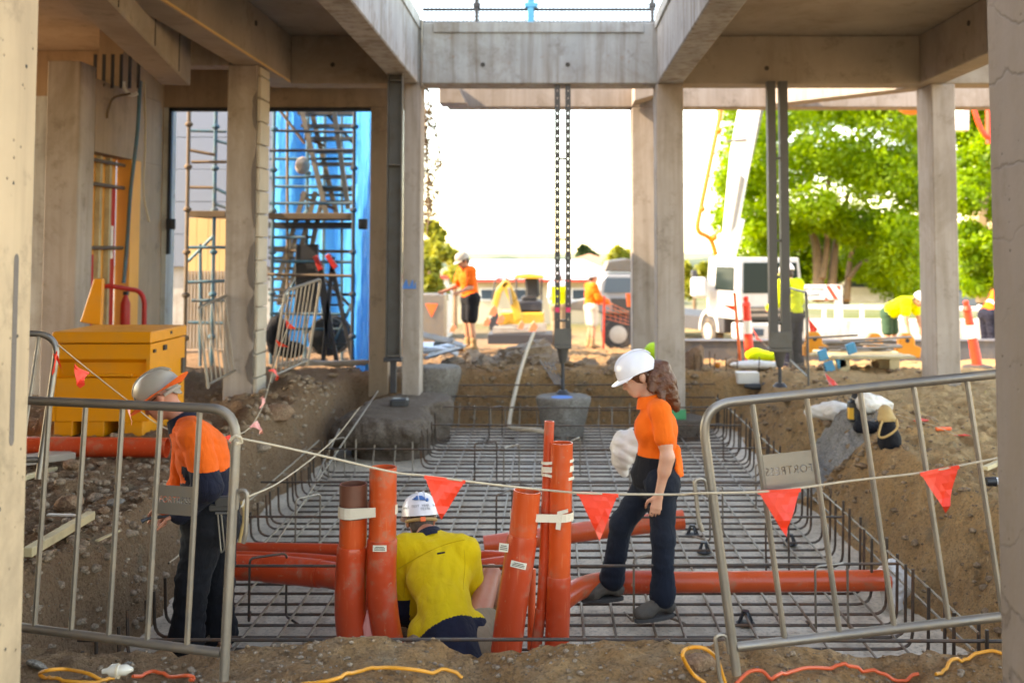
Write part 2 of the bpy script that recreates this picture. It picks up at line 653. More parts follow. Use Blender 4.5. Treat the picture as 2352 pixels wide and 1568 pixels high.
M['label_yellow'] = plain('yellow_label', (.75, .38, .03), .5)
M['green_paint'] = plain('green_spray_paint', (.05, .34, .14), .8)
M['blue_paint'] = plain('blue_spray_paint', (.07, .22, .55), .8)
M['pink_paint'] = plain('pink_spray_paint', (.75, .05, .12), .7)
M['lime'] = plain('lime_fabric', (.45, .72, .03), .8)
M['bark'] = plain('bark', (.22, .14, .08), .9, var=.4, scale=9, bump=.6, bscale=20)
M['bark_pale'] = plain('pale_bark', (.40, .29, .18), .9, var=.3, scale=7, bump=.5, bscale=20)
M['leaf'] = leaf_mat('bright_leaves', (.10, .20, .008), (.29, .42, .012), .55)
M['clad'] = plain('blue_grey_cladding', (.17, .205, .26), .6, var=.06)
M['mesh_orange'] = plain('faded_orange_mesh', (.85, .22, .10), .6)
M['sand'] = None
M['leaf_dark'] = leaf_mat('dark_leaves', (.035, .065, .022), (.06, .10, .03), .3)
M['leaf_yellow'] = leaf_mat('yellow_green_leaves', (.16, .20, .02), (.32, .30, .03), .45)
M['leaf_brown'] = leaf_mat('dry_brown_leaves', (.11, .07, .035), (.17, .11, .055), .3)
M['grass'] = leaf_mat('lawn', (.12, .17, .03), (.22, .26, .06), .1)
M['asphalt'] = plain('asphalt', (.10, .095, .09), .9, var=.2, dirt=DUST, dirt_amt=.5)

# blue plastic sheeting with translucency
_m, _nt, _b = new_mat('blue_sheet_plastic')
_g = NT(_nt)
_c = _g.mix(_g.ramp(_g.noise(1.2, 4, .6, _g.mapping((2, 2, .5))), [(.35, 0.0), (.7, 1.0)]), (.015, .42, .80), (.09, .60, .95))
_g.l(_c, _b.inputs['Base Color'])
_b.inputs['Roughness'].default_value = .4
_t = _g.n('ShaderNodeBsdfTranslucent')
_g.l(_c, _t.inputs['Color'])
_x = _g.n('ShaderNodeMixShader')
_x.inputs[0].default_value = .6
_g.l(_b.outputs[0], _x.inputs[1]); _g.l(_t.outputs[0], _x.inputs[2])
_g.l(_x.outputs[0], _nt.nodes['Material Output'].inputs['Surface'])
_g.l(_g.bump(_g.noise(3, 4, .6, _g.mapping((3, 3, .6))), .8, .1), _b.inputs['Normal'])
M['sheet_blue'] = _m

# blinding concrete of the pit floor: pale, dusty, damp patches
_m, _nt, _b = new_mat('blinding_concrete')
_g = NT(_nt)
_c = _g.mix(_g.ramp(_g.noise(1.5, 6, .6), [(.3, 0.0), (.7, 1.0)]), (.52, .43, .32), (.76, .65, .50))
_c = _g.mix(_g.ramp(_g.noise(5, 8, .7), [(.52, 0.0), (.70, .75)]), _c, (.27, .21, .15))
_c = _g.mix(_g.ramp(_g.noise(40, 4, .6), [(.36, .5), (.5, 0.0)]), _c, (.13, .11, .09))
_c = _g.mix(_g.ramp(_g.voro(30), [(.06, .6), (.14, 0.0)]), _c, (.12, .09, .07))
_w = _g.ramp(_g.noise(.8, 4, .6), [(.42, 0.0), (.6, 1.0)])
_c = _g.mix(_g.math('MULTIPLY', _w, .2), _c, (.16, .14, .12))
_g.l(_c, _b.inputs['Base Color'])
_g.l(_g.mix(_w, .8, .5), _b.inputs['Roughness'])
_g.l(_g.bump(_g.noise(30, 7, .65), .5, .012), _b.inputs['Normal'])
M['blind'] = _m

# people
M['hv_orange'] = fabric('orange_hivis_fabric', (.86, .135, .012))
M['hv_orange_dirty'] = fabric('dusty_orange_hivis_fabric', (.80, .115, .012), dirt=(.45, .1, .03), amt=.3)
M['hv_yellow'] = fabric('yellow_hivis_fabric', (.66, .44, .012), dirt=(.5, .3, .03), amt=.25)
M['hv_lime'] = fabric('lime_hivis_fabric', (.62, .72, .02))
M['navy'] = fabric('navy_fabric', (.011, .012, .024), var=.3)
M['denim'] = fabric('dark_navy_denim', (.008, .011, .019), var=.3)
M['black_cloth'] = fabric('black_fabric', (.008, .008, .010), var=.3)
M['khaki'] = fabric('khaki_fabric', (.26, .19, .12))
M['beige'] = fabric('beige_shorts_fabric', (.50, .44, .36))
M['green_cloth'] = fabric('dark_green_fabric', (.03, .07, .04))
M['grey_cloth'] = fabric('grey_blue_shirt_fabric', (.40, .42, .50))
M['boot'] = plain('dusty_boot_leather', (.055, .044, .033), .8, var=.3, scale=14, dirt=(.16, .125, .09), dirt_amt=.5, bump=.3)
M['boot_tan'] = plain('tan_boot_leather', (.30, .17, .07), .8, var=.25, scale=14, dirt=DUST, dirt_amt=.5, bump=.3)
M['sole'] = plain('boot_sole', (.05, .045, .04), .9)
M['skin'] = skin('fair_skin', (.56, .29, .19))
M['skin_red'] = skin('sunburnt_skin', (.46, .19, .115), (.42, .09, .05))
M['skin_tan'] = skin('tanned_skin', (.44, .22, .13))
M['hair_red'] = plain('auburn_hair', (.10, .031, .010), .42, var=.6, scale=30, bump=.9, bscale=70)
M['hair_dark'] = plain('dark_brown_hair', (.05, .03, .02), .6, var=.4, scale=40, bump=.6, bscale=120)
M['hair_grey'] = plain('grey_stubble_hair', (.30, .25, .20), .8, var=.3, scale=60, bump=.5, bscale=200)
M['hat_white'] = plain('white_helmet_shell', (.70, .68, .70), .3, var=.03, scale=5, dirt=(.5, .45, .4), dirt_amt=.2, coat=.2)
M['hat_dirty'] = plain('dusty_helmet_shell', (.38, .32, .25), .38, var=.12, scale=6, dirt=(.30, .22, .15), dirt_amt=.5)
M['eye_white'] = plain('eye_white', (.6, .55, .5), .3)
M['lens'] = glass_mat('dark_lens', (.02, .015, .012), .1)
# ------------------------------------------------------------------ ground
FLOOR = -0.68


def vnoise(x, y, seed=0):
    xi, yi = np.floor(x).astype(np.int64), np.floor(y).astype(np.int64)
    fx, fy = x - xi, y - yi
    fx, fy = fx * fx * (3 - 2 * fx), fy * fy * (3 - 2 * fy)

    def h(a, b):
        n = (a * 374761393 + b * 668265263 + seed * 1442695041) & 0x7fffffff
        n = ((n ^ (n >> 13)) * 1274126177) & 0x7fffffff
        n = (n ^ (n >> 16)) & 0xffff
        return n / 65535.0
    return (h(xi, yi) * (1 - fx) + h(xi + 1, yi) * fx) * (1 - fy) + (h(xi, yi + 1) * (1 - fx) + h(xi + 1, yi + 1) * fx) * fy


def fbm(x, y, f, oct=4, seed=0, gain=.5):
    s, a, t = 0, 1.0, 0
    for i in range(oct):
        s = s + a * (vnoise(x * f, y * f, seed + i * 17) - .5)
        t += a
        a *= gain
        f *= 2.03
    return s / t * 2


def sstep(a, b, x):
    t = np.clip((x - a) / (b - a), 0, 1)
    return t * t * (3 - 2 * t)


CREST_X = [-3.2, -2.2, -1.5, -1.05, -.73, -.5, -.31, -.15, .06, .4, .75, 1.05, 1.4, 2.2]
CREST_Z = [.06, -.06, -.09, -.02, .02, -.02, -.10, -.05, -.02, -.01, -.015, -.05, -.11, -.05]


def height(x, y):
    x, y = np.asarray(x, float), np.asarray(y, float)
    n1 = fbm(x, y, .9, 4, 1)
    n2 = fbm(x, y, 3.5, 4, 5)
    n3 = fbm(x, y, 11, 3, 9)
    n4 = fbm(x, y, 28, 2, 13)
    back = sstep(13.5, 15, y)
    base = .06 * n1 * (1 - .5 * back) + .045 * n2 + .044 * n3 + .022 * n4 - (.05 + .05 * sstep(1.8, 2.3, x)) * np.abs(fbm(x, y, 6.5, 3, 51)) * sstep(4.6, 5.2, y)
    near = sstep(5.0, 4.3, y)
    base = base * (1 - .35 * near) + near * np.interp(x, CREST_X, CREST_Z)
    # heaped soil behind and beside the pit
    base += .05 * np.exp(-((y - 14.7) / .7) ** 2) * sstep(-2.6, -1.0, x) * sstep(2.2, 1.2, x) * (1 + .8 * n1)
    base -= .22 * sstep(14.3, 17.5, y)
    base += .05 * np.exp(-((y - 17.6) / 1.6) ** 2) * sstep(-3, -1, x) * sstep(3, 1, x) * (1 + n1)
    base += .10 * np.exp(-((x + 3.0) / .45) ** 2) * sstep(9.0, 10.5, y) * sstep(13.5, 12.5, y) * (1 + 1.5 * n2)
    base += .07 * np.exp(-((x - 3.3) / .9) ** 2) * sstep(5, 6.5, y) * sstep(12.5, 10, y)
    base += .05 * sstep(-2.7, -3.6, x) * sstep(9, 7, y) * (n2 + .4 * n3)
    # the pit
    wob = .16 * n1 + .09 * n2 + .05 * n3
    dl = x + 2.52 + wob * .8
    dr = 2.26 - x + wob
    dn = y - 4.72 + wob * .5
    df = 13.95 - y + wob * .8
    w = np.maximum.reduce([-dl / .22, -dr / (.80 + .5 * n1), -dn / .14, -df / .35])
    w = np.clip(w, 0, 1)
    w = w ** .8
    inside = 1 - w * w * (3 - 2 * w)
    wallr = (inside > .02) & (inside < .98)
    rough = np.where(wallr, .10 * n3 + .07 * n2 + .05 * n4, 0) * np.sin(np.pi * np.clip(inside, 0, 1))
    z = base * (1 - inside) + (FLOOR - .05 + .012 * n3) * inside + rough
    # land falls away behind the site
    fall = -1.45 * sstep(19.0, 33.0, y) - 11.0 * sstep(70, 260, y)
    far = sstep(20, 30, y)
    z = z * (1 - .7 * far) + fall
    return z


def axis(lo, hi, step, outer):
    a = [lo + i * step for i in range(int((hi - lo) / step) + 1)]
    s, v = step, a[-1]
    while v < outer:
        s *= 1.22
        v += s
        a.append(v)
    s, v, b = step, lo, []
    while v > -outer:
        s *= 1.22
        v -= s
        b.append(v)
    return np.array(b[::-1] + a)


gx = axis(-5.6, 5.2, .03, 5000)
ya = [3.6 + i * .022 for i in range(160)]
ya += list(np.arange(ya[-1] + .03, 12.0, .033))
ya += list(np.arange(12.0, 19.5, .05))
s_, v_ = .05, ya[-1]
while v_ < 6000:
    s_ *= 1.12; v_ += s_; ya.append(v_)
s_, v_, yb = .022, 3.6, []
while v_ > -200:
    s_ *= 1.25; v_ -= s_; yb.append(v_)
gy = np.array(yb[::-1] + ya)
GX, GY = np.meshgrid(gx, gy)
GZ = height(GX, GY)
nx_, ny_ = len(gx), len(gy)
co = np.stack([GX, GY, GZ], -1).reshape(-1, 3)
ii = np.arange((ny_ - 1) * (nx_ - 1))
r_, c_ = ii // (nx_ - 1), ii % (nx_ - 1)
q = np.stack([r_ * nx_ + c_, r_ * nx_ + c_ + 1, (r_ + 1) * nx_ + c_ + 1, (r_ + 1) * nx_ + c_], -1)


def np_mesh(name, co, quads, mats, parent=None, smooth=True):
    me = bpy.data.meshes.new(name)
    me.vertices.add(len(co))
    me.vertices.foreach_set('co', np.asarray(co, np.float32).ravel())
    n = len(quads)
    k = quads.shape[1]
    me.loops.add(n * k)
    me.loops.foreach_set('vertex_index', quads.astype(np.int32).ravel())
    me.polygons.add(n)
    me.polygons.foreach_set('loop_start', np.arange(0, n * k, k, dtype=np.int32))
    if smooth:
        me.polygons.foreach_set('use_smooth', np.ones(n, bool))
    me.update(calc_edges=True)
    me.validate()
    return link(name, me, parent, mats)


# one sheet out to the horizon: site soil near, pale green land beyond
_m, _nt, _b = new_mat('site_ground')
_g = NT(_nt)
_pos = _g.n('ShaderNodeNewGeometry').outputs['Position']
_sep = _g.n('ShaderNodeSeparateXYZ')
_g.l(_pos, _sep.inputs[0])
_a = _g.noise(1.1, 6, .6)
_c = _g.mix(_g.ramp(_a, [(.32, 0.0), (.68, 1.0)]), (.47, .228, .088), (.65, .375, .165))
_c = _g.mix(_g.ramp(_g.noise(8, 8, .7), [(.45, 0.0), (.75, .75)]), _c, (.62, .43, .265))
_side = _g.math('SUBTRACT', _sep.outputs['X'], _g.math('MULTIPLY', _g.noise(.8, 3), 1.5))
_c = _g.mix(_g.ramp(_g.math('MULTIPLY', _g.math('ADD', _side, 3.2), .25), [(.0, .85), (.55, 0.0)]), _c, (.36, .228, .14))  # left soil darkened: shade of the closed bays put into the colour
_c = _g.mix(_g.ramp(_g.math('MULTIPLY', _g.math('SUBTRACT', _side, 0.6), .3), [(.2, 0.0), (.8, .8)]), _c, (.85, .54, .26))  # right bank paled: the soft light on it put into the colour
_c = _g.mix(_g.ramp(_g.noise(55, 4, .6), [(.36, .55), (.50, 0.0)]), _c, (.16, .092, .046))
_c = _g.mix(_g.ramp(_g.voro(42), [(.07, .5), (.16, 0.0)]), _c, (.60, .46, .32))
_c = _g.mix(_g.ramp(_g.noise(18, 6, .7), [(.36, .5), (.46, 0.0)]), _c, (.19, .11, .058))
_c = _g.mix(_g.ramp(_g.math('MULTIPLY', _g.math('SUBTRACT', _side, 0.9), .4), [(.2, 0.0), (.8, .5)]), _c, (.88, .57, .28))  # right bank brightened again by colour in place of light
# grey-green clay lenses low on the right bank
_c = _g.mix(_g.ramp(_g.noise(2.3, 6, .65), [(.60, 0.0), (.68, .5)]), _c, (.23, .21, .15))
# grass and paving far beyond the site
_f = _g.ramp(_g.math('MULTIPLY', _sep.outputs['Y'], .01), [(.36, 0.0), (.46, 1.0)])
_far = _g.mix(_g.ramp(_g.noise(.05, 4), [(.4, 0.0), (.6, 1.0)]), (.15, .18, .05), (.30, .27, .20))
_c = _g.mix(_f, _c, _far)
# unseen pale sand added behind the camera to bounce warm light inside
_sn = _g.math('MULTIPLY', _g.math('SUBTRACT', 2.9, _g.math('ADD', _sep.outputs['Y'], _g.noise(1.5, 4))), 1.2)
_sn = _g.ramp(_sn, [(.0, 0.0), (1.0, 1.0)])
_c = _g.mix(_sn, _c, (.56, .43, .29))
_g.l(_c, _b.inputs['Base Color'])
_b.inputs['Roughness'].default_value = .95
_b.inputs['Specular IOR Level'].default_value = .2
_h = _g.math('ADD', _g.math('ADD', _g.noise(20, 9, .72), _g.math('MULTIPLY', _g.noise(7, 5, .6), 1.5)), _g.math('MULTIPLY', _g.noise(80, 5, .6), .5))
_g.l(_g.bump(_h, 1.0, .09), _b.inputs['Normal'])
M['ground'] = _m
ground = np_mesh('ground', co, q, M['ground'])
tag(ground, kind='structure')

# blinding concrete slab of the pit
_nx, _ny = 60, 110
_X, _Y = np.meshgrid(np.linspace(-2.62, 2.45, _nx), np.linspace(4.6, 14.1, _ny))
_Z = FLOOR + .012 * fbm(_X, _Y, 1.2, 3, 31) + .004 * fbm(_X, _Y, 6, 2, 33)
_ii = np.arange((_ny - 1) * (_nx - 1)); _r, _cc = _ii // (_nx - 1), _ii % (_nx - 1)
pit_floor = np_mesh('pit_floor', np.stack([_X, _Y, _Z], -1).reshape(-1, 3),
                    np.stack([_r * _nx + _cc, _r * _nx + _cc + 1, (_r + 1) * _nx + _cc + 1, (_r + 1) * _nx + _cc], -1), M['blind'])
tag(pit_floor, kind='structure')


def hz(x, y):
    return float(height(np.array([x]), np.array([y]))[0])


# ------------------------------------------------------------------ rocks
def rock_bm(rad, seed, squash=(1, .85, .65), sub=2, jag=.25, np_=9):
    bm = bmesh.new()
    bmesh.ops.create_icosphere(bm, subdivisions=sub, radius=1.0)
    rr = random.Random(seed)
    planes = [(Vector((rr.gauss(0, 1), rr.gauss(0, 1), rr.gauss(0, 1))).normalized(), rr.uniform(.55, .9)) for _ in range(np_)]
    for v in bm.verts:
        p = v.co.copy()
        for n, d in planes:
            e = p.dot(n) - d
            if e > 0:
                p -= n * e
        p *= 1 + rr.uniform(-jag, jag) * .25
        v.co = Vector((p.x * squash[0], p.y * squash[1], p.z * squash[2])) * rad
    return bm


def rock(name, loc, rad, seed, mat, squash=(1, .85, .65), rz=0, sub=2, label=None, cat='rock', group=None, smooth=False, parent=None, jag=.25, np_=9):
    bm = rock_bm(rad, seed, squash, sub, jag, np_)
    me = bpy.data.meshes.new(name)
    bm.to_mesh(me); bm.free()
    o = bpy.data.objects.new(name, me)
    COL.objects.link(o)
    me.materials.append(mat)
    if smooth:
        me.polygons.foreach_set('use_smooth', [True] * len(me.polygons))
        me.set_sharp_from_angle(angle=.6)
    o.location = loc
    o.rotation_euler = (R.uniform(-.2, .2), R.uniform(-.2, .2), rz)
    if parent is None:
        tag(o, label, cat, group)
    return o


# loose stones and clods nobody could count
def gravel(name, spots, mat):
    base = []
    for s in range(6):
        bm = rock_bm(1.0, 100 + s, (1, .85, .7), 1, .3)
        bm.verts.ensure_lookup_table()
        base.append((np.array([v.co[:] for v in bm.verts]), np.array([[v.index for v in f.verts] for f in bm.faces])))
        bm.free()
    V, F, off = [], [], 0
    for (x, y, z, r) in spots:
        bv, bf = base[R.randrange(6)]
        a = R.uniform(0, 6.28)
        ca, sa = math.cos(a), math.sin(a)
        p = bv * r
        p = np.stack([p[:, 0] * ca - p[:, 1] * sa, p[:, 0] * sa + p[:, 1] * ca, p[:, 2] * R.uniform(.6, 1)], -1) + np.array([x, y, z])
        V.append(p); F.append(bf + off); off += len(bv)
    o = np_mesh(name, np.concatenate(V), np.concatenate(F), mat, smooth=False)
    return tag(o, kind='stuff')


def scatter(n, x0, x1, y0, y1, r0, r1, p=2.2):
    out = []
    xs = [R.uniform(x0, x1) for _ in range(n)]
    ys = [R.uniform(y0, y1) for _ in range(n)]
    zs = height(np.array(xs), np.array(ys))
    for x, y, z in zip(xs, ys, zs):
        r = r0 + (r1 - r0) * R.random() ** p / 1
        if z > -.62:
            out.append((x, y, z + r * .15, r))
    return out


sp = scatter(900, -1.9, 1.9, 4.0, 4.7, .004, .022, 3) + scatter(2200, -5.0, -2.5, 4.6, 9.2, .008, .055, 3.5) + scatter(350, -4.0, -2.4, 9, 13.5, .01, .06, 3)
sp2 = scatter(700, 2.2, 4.6, 4.6, 12, .006, .026, 3) + scatter(350, -3, 5, 13.9, 19, .02, .10, 3)
sp += scatter(700, -2.9, -2.35, 5.0, 13.5, .012, .055, 2.5)
sp2 += scatter(1100, 2.0, 3.3, 4.8, 13.5, .010, .05, 3) + scatter(500, -1.4, 2.2, 13.4, 14.4, .015, .07, 2.5)
def clusters(n, x0, x1, y0, y1, m_, r0, r1):
    out = []
    for _ in range(n):
        cx, cy_ = R.uniform(x0, x1), R.uniform(y0, y1)
        sg = R.uniform(.05, .22)
        big = R.uniform(.5, 1)
        for k in range(m_):
            x, y = cx + R.gauss(0, sg), cy_ + R.gauss(0, sg)
            r = (r0 + (r1 - r0) * R.random() ** 3) * big
            out.append((x, y, hz(x, y) + r * .25, r))
    return [p for p in out if p[2] > -.63 and p[1] > 3.95]


cl_spots = clusters(14, -3.4, -2.45, 5, 13.5, 14, .015, .10) + clusters(16, 2.2, 3.6, 5, 13.5, 14, .012, .09) + clusters(14, -1.3, 4.5, 14.0, 17.5, 12, .03, .16) + clusters(12, -1.6, 1.6, 4.1, 4.6, 14, .006, .032)
cl_spots += clusters(12, -3.4, -2.5, 5.5, 13.2, 6, .04, .13) + clusters(14, -1.2, 4.6, 14.0, 16.5, 7, .06, .20) + clusters(8, 2.3, 3.4, 5.5, 12, 5, .04, .11)
gravel('soil_clods', cl_spots, M['dirt'])
gravel('loose_stones', sp, M['rock'])
gravel('soil_clods', sp2 + scatter(700, -1.9, 1.9, 3.95, 4.75, .004, .018, 3), M['dirt'])

# ------------------------------------------------------------------ the concrete building
HB = 2.10 + CAM_Z          # underside of beams
HT = 4.55                  # top of the slab
HS = 4.36                  # underside of the slab
bld = empty('concrete_building', (0, 13.2, 0), 'unfinished concrete building frame of square columns, deep beams and open bays', 'building')


def bx(name, b, mat, parent=None, bevel=.012):
    m = MB()
    m.box(*b)
    return m.build(name, mat, parent or bld, bevel=bevel)


# near columns that frame the view
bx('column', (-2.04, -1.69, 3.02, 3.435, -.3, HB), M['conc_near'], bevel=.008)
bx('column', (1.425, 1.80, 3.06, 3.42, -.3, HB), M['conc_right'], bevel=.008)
m = MB(); m.prism([(-1.6895, 3.33 + .014 * math.cos(a), zc + .014 * math.sin(a) * 1.4) for zc, a in [(1.62, k * PI / 6) for k in range(7)] + [(1.06, PI + k * PI / 6) for k in range(7)]], (.0012, 0, 0)); m.build('mortar_patch', M['patch'], bld)
for y_, z_, r_h in ((3.36, 2.24, .008), (3.30, 1.86, .006), (3.35, 1.38, .007), (3.27, .86, .009), (3.33, .42, .006)):
    m = MB(); m.lathe((-1.6915, y_, z_), (1, 0, 0), [(r_h, 0), (r_h * .8, .0025)], 10); m.build('blowhole', M['conc_dark'], bld)
# main row
bx('column', (-1.87, -1.645, 13.2, 13.55, -.25, HB), M['conc'])
bx('column', (1.31, 1.655, 13.2, 13.55, -.5, HB), M['conc'])
bx('column', (4.785, 5.085, 13.2, 13.75, -.3, HB - .001), M['conc'])
cl = bx('column', (-3.68, -3.345, 11.87, 12.25, -.3, HB), M['conc'])
bx('column', (-5.60, -5.23, 11.6, 12.0, -.3, HB), M['conc'])
# rear row
bx('column', (1.17, 1.50, 15.4, 15.75, -.7, HB), M['conc'])
# block toothing down the right side of the left column
for i in range(15):
    z0 = -.03 + i * .262
    m = MB()
    m.box(-3.342 - R.uniform(0, .002), -3.30 + R.uniform(-.006, .006), 11.868 + R.uniform(-.004, .01), 12.245, z0, min(z0 + .25, HB - .02))
    m.build('block', M['block'], cl, bevel=.008)
for i, (z0, z1, w) in enumerate([(3.0, 3.45, .05), (1.9, 2.75, .045), (1.2, 1.75, .075), (.62, 1.15, .07), (.15, .55, .075)]):
    m = MB()
    pts = []
    for j in range(9):
        t = j / 8
        pts.append((-3.345 - w * (math.sin(t * PI) ** .4) * R.uniform(.75, 1.1) - .004, 11.866, z0 + (z1 - z0) * t))
    pts += [(-3.346, 11.866, z1), (-3.346, 11.866, z0)]
    m.prism(pts, (0, -.004, 0))
    m.build('mortar_patch', M['patch'], cl)

# beams running away from the camera
bx('beam', (-1.99, -1.69, 2.95, 13.199, HB, HT), M['conc_beam'])
bx('beam', (1.325, 1.65, 2.95, 13.199, HB, HT), M['conc_beam'])
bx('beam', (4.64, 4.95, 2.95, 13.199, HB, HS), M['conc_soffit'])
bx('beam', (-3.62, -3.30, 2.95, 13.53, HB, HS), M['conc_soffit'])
m = MB()
m.bar((-3.287, 2.95, HB + .012), (-3.287, 13.1, HB + .012), .02, .022)
m.build('edge_trim', M['ply_pale'], bld)
# cross beams
bx('beam', (-1.992, 1.652, 13.2, 13.65, HB, HT - .02), M['conc_beam'])
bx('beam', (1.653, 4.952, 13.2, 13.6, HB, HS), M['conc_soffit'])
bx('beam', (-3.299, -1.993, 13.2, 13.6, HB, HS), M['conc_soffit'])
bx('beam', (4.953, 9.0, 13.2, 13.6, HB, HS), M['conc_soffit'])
m = MB()
m.box(-1.50, 1.16, 13.17, 13.198, HT - .155, HT - .022)
m.build('ledge', M['conc_beam'], bld, bevel=.006)
# rear edge beam with corbels
bx('beam', (-1.55, 9.0, 15.4, 15.75, HB, HT - .3), M['conc'])
m = MB(); m.prism([(-1.62, 15.0, HB - .0), (-1.22, 15.0, HB), (-1.38, 15.0, HB + .32), (-1.62, 15.0, HB + .32)], (0, .39, 0)); m.build('corbel', M['conc'], bld, bevel=.01)
m = MB(); m.hexa([(1.17, 14.9, HB + .02), (1.52, 14.9, HB + .12), (1.52, 15.38, HB + .12), (1.17, 15.38, HB), (1.17, 14.9, HB + .3), (1.52, 14.9, HB + .3), (1.52, 15.38, HB + .3), (1.17, 15.38, HB + .3)]); m.build('corbel', M['conc'], bld, bevel=.01)
# skewed brace beam in the right rear bay
p0, p1 = Vector((3.3, 15.3, HB + .003)), Vector((4.9, 13.65, HB + .003))
m = MB(); m.bar((p0.x, p0.y, HB + .2), (p1.x, p1.y, HB + .2), .3, .38); m.build('beam', M['conc'], bld, bevel=.01)
# left skewed outer beam
a0 = at(91, 84, 6.1); a1 = at(436, 194, 11.9)
dv = (a1 - a0); dv.z = 0
zb = at(436, 196, 11.9).z
b0 = Vector((a0.x, a0.y, zb)) - dv * .5
m = MB()
m.bar(b0 + Vector((-.16, 0, .36)), Vector((a1.x - .16, a1.y, zb + .36)), .32, .72)
m.build('beam', M['conc_soffit'], bld, bevel=.012)
for k in (.35, .62, .86):
    pj = Vector((a0.x, a0.y, zb)).lerp(Vector((a1.x, a1.y, zb)), k)
    m = MB(); m.box(pj.x - .006, pj.x + .008, pj.y - .009, pj.y + .009, zb + .02, zb + .70); m.build('panel_joint', M['conc_dark'], bld)
bx('beam', (-4.25, -3.70, 12.0, 12.3, HB + .02, HS - .25), M['conc'])
# slabs
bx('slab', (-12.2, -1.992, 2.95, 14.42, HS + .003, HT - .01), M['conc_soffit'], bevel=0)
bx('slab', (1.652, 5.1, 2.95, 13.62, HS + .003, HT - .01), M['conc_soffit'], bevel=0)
# unseen masses added to keep sun off the slot and left bays
bx('sun_block_upper', (-12.2, -2.02, 2.95, 13.0, HT, 7.3), M['conc'], bevel=0)
bx('sun_block_wing', (-9.5, -4.2, -5.0, 2.6, -.3, 8.2), M['conc'], bevel=0)  # out of view, added to shade the near columns
bx('light_block_front', (-12.2, -2.045, 2.602, 2.945, -.3, 7.3), M['conc'], bevel=0)  # out of view, added to hold front light off the left bay
bx('sun_block_side', (-12.45, -12.202, 2.602, 5.5, -.3, HT), M['conc'], bevel=0)  # out of view, added to stop sun coming in from the left
# slab edge upstand on the slot sides
m = MB(); m.box(-1.712, -1.668, 2.95, 13.19, HT - .10, HT + .05); m.build('slab_edge', M['conc_pale'], bld)
m = MB(); m.box(1.30, 1.345, 2.95, 13.19, HT - .10, HT + .05); m.build('slab_edge', M['conc_pale'], bld)
# form-tie holes
def tie(x, y, z, ax='y', r=.03):
    m = MB()
    if ax == 'y': m.lathe((x, y + .01, z), (0, -1, 0), [(r, 0), (r, .012)], 12)
    else: m.lathe((x, y, z), (1 if ax == 'x' else -1, 0, 0), [(r, 0), (r, .012)], 12)
    m.build('tie_hole', M['conc_dark'], bld)
for u, v in ((1109, 149), (1304, 149), (1520, 149)):
    p = at(u, v, 13.2)
    if -1.6 < p.x < 1.2: tie(p.x, 13.2, p.z)
for u, v in ((1761, 157), (2180, 151), (1775, 60)):
    p = at(u, v, 13.2)
    if p.z < HS and p.x < 4.6: tie(p.x, 13.2, p.z)
p = at(764, 149, 13.2); tie(p.x, 13.2, p.z)
for y in (6.2, 8.0, 9.8, 11.6):
    tie(-3.298, y, HB + .42, 'x'); tie(4.638, y, HB + .42, 'nx')
# conduit down the inner corner of the slot
m = MB(); m.tube([(-1.645, 13.15, HT), (-1.645, 13.15, HB - .02), (-1.56, 13.3, HB - .09)], .018, 8); m.build('conduit', M['galv'], bld, smooth=True)

# left wall with boarded doorway, lintel wall with tall opening
WX = -5.23
m = MB(); m.box(WX - .3, WX, 12.003, 14.12, 2.78, 3.62); m.build('wall', M['conc_wall'], bld)
m = MB(); m.box(WX - .3, WX, 12.75, 14.12, 3.623, HS - .002); m.build('wall', M['conc_wall'], bld)
m = MB(); m.box(-7.4, WX - .302, 14.2, 14.4, 3.2, HS - .002); m.build('wall', M['conc_wall'], bld)
m = MB(); m.box(WX - .3, WX, 13.36, 14.12, -.3, 2.777); m.build('wall', M['conc_wall'], bld)
LY = 14.13
m = MB(); m.box(-5.5, -2.0, LY, LY + .25, 3.575, HT - .2); m.build('lintel', M['conc_wall'], bld, bevel=.008)
m = MB(); m.box(-2.44, -2.18, LY - .02, LY + .3, -.3, 3.573); m.build('column', M['conc_wall'], bld, bevel=.008)
m = MB(); m.box(-5.5, -5.17, LY, LY + .3, -.3, 3.573); m.build('wall', M['conc_pale'], bld)
for x0, x1, z0, z1 in ((-5.165, -5.125, 1.6, 3.57), (-5.165, -2.445, 3.52, 3.57)):
    m = MB(); m.box(x0, x1, LY - .01, LY + .05, z0, z1); m.build('opening_frame', M['black_plastic'], bld)
for x in (-5.10, -2.53):
    m = MB(); m.box(x - .06, x + .06, LY - .06, LY - .012, 1.93, 2.07); m.box(x - .035, x + .035, LY - .075, LY - .061, 1.96, 2.04); m.build('junction_box', M['black_plastic'], bld, bevel=.006)
# outer left wall piece (pale strip beside the near column)
m = MB(); m.box(-5.95, -5.72, 11.9, 12.2, -.3, 3.4); m.build('wall', M['conc_pale'], bld)

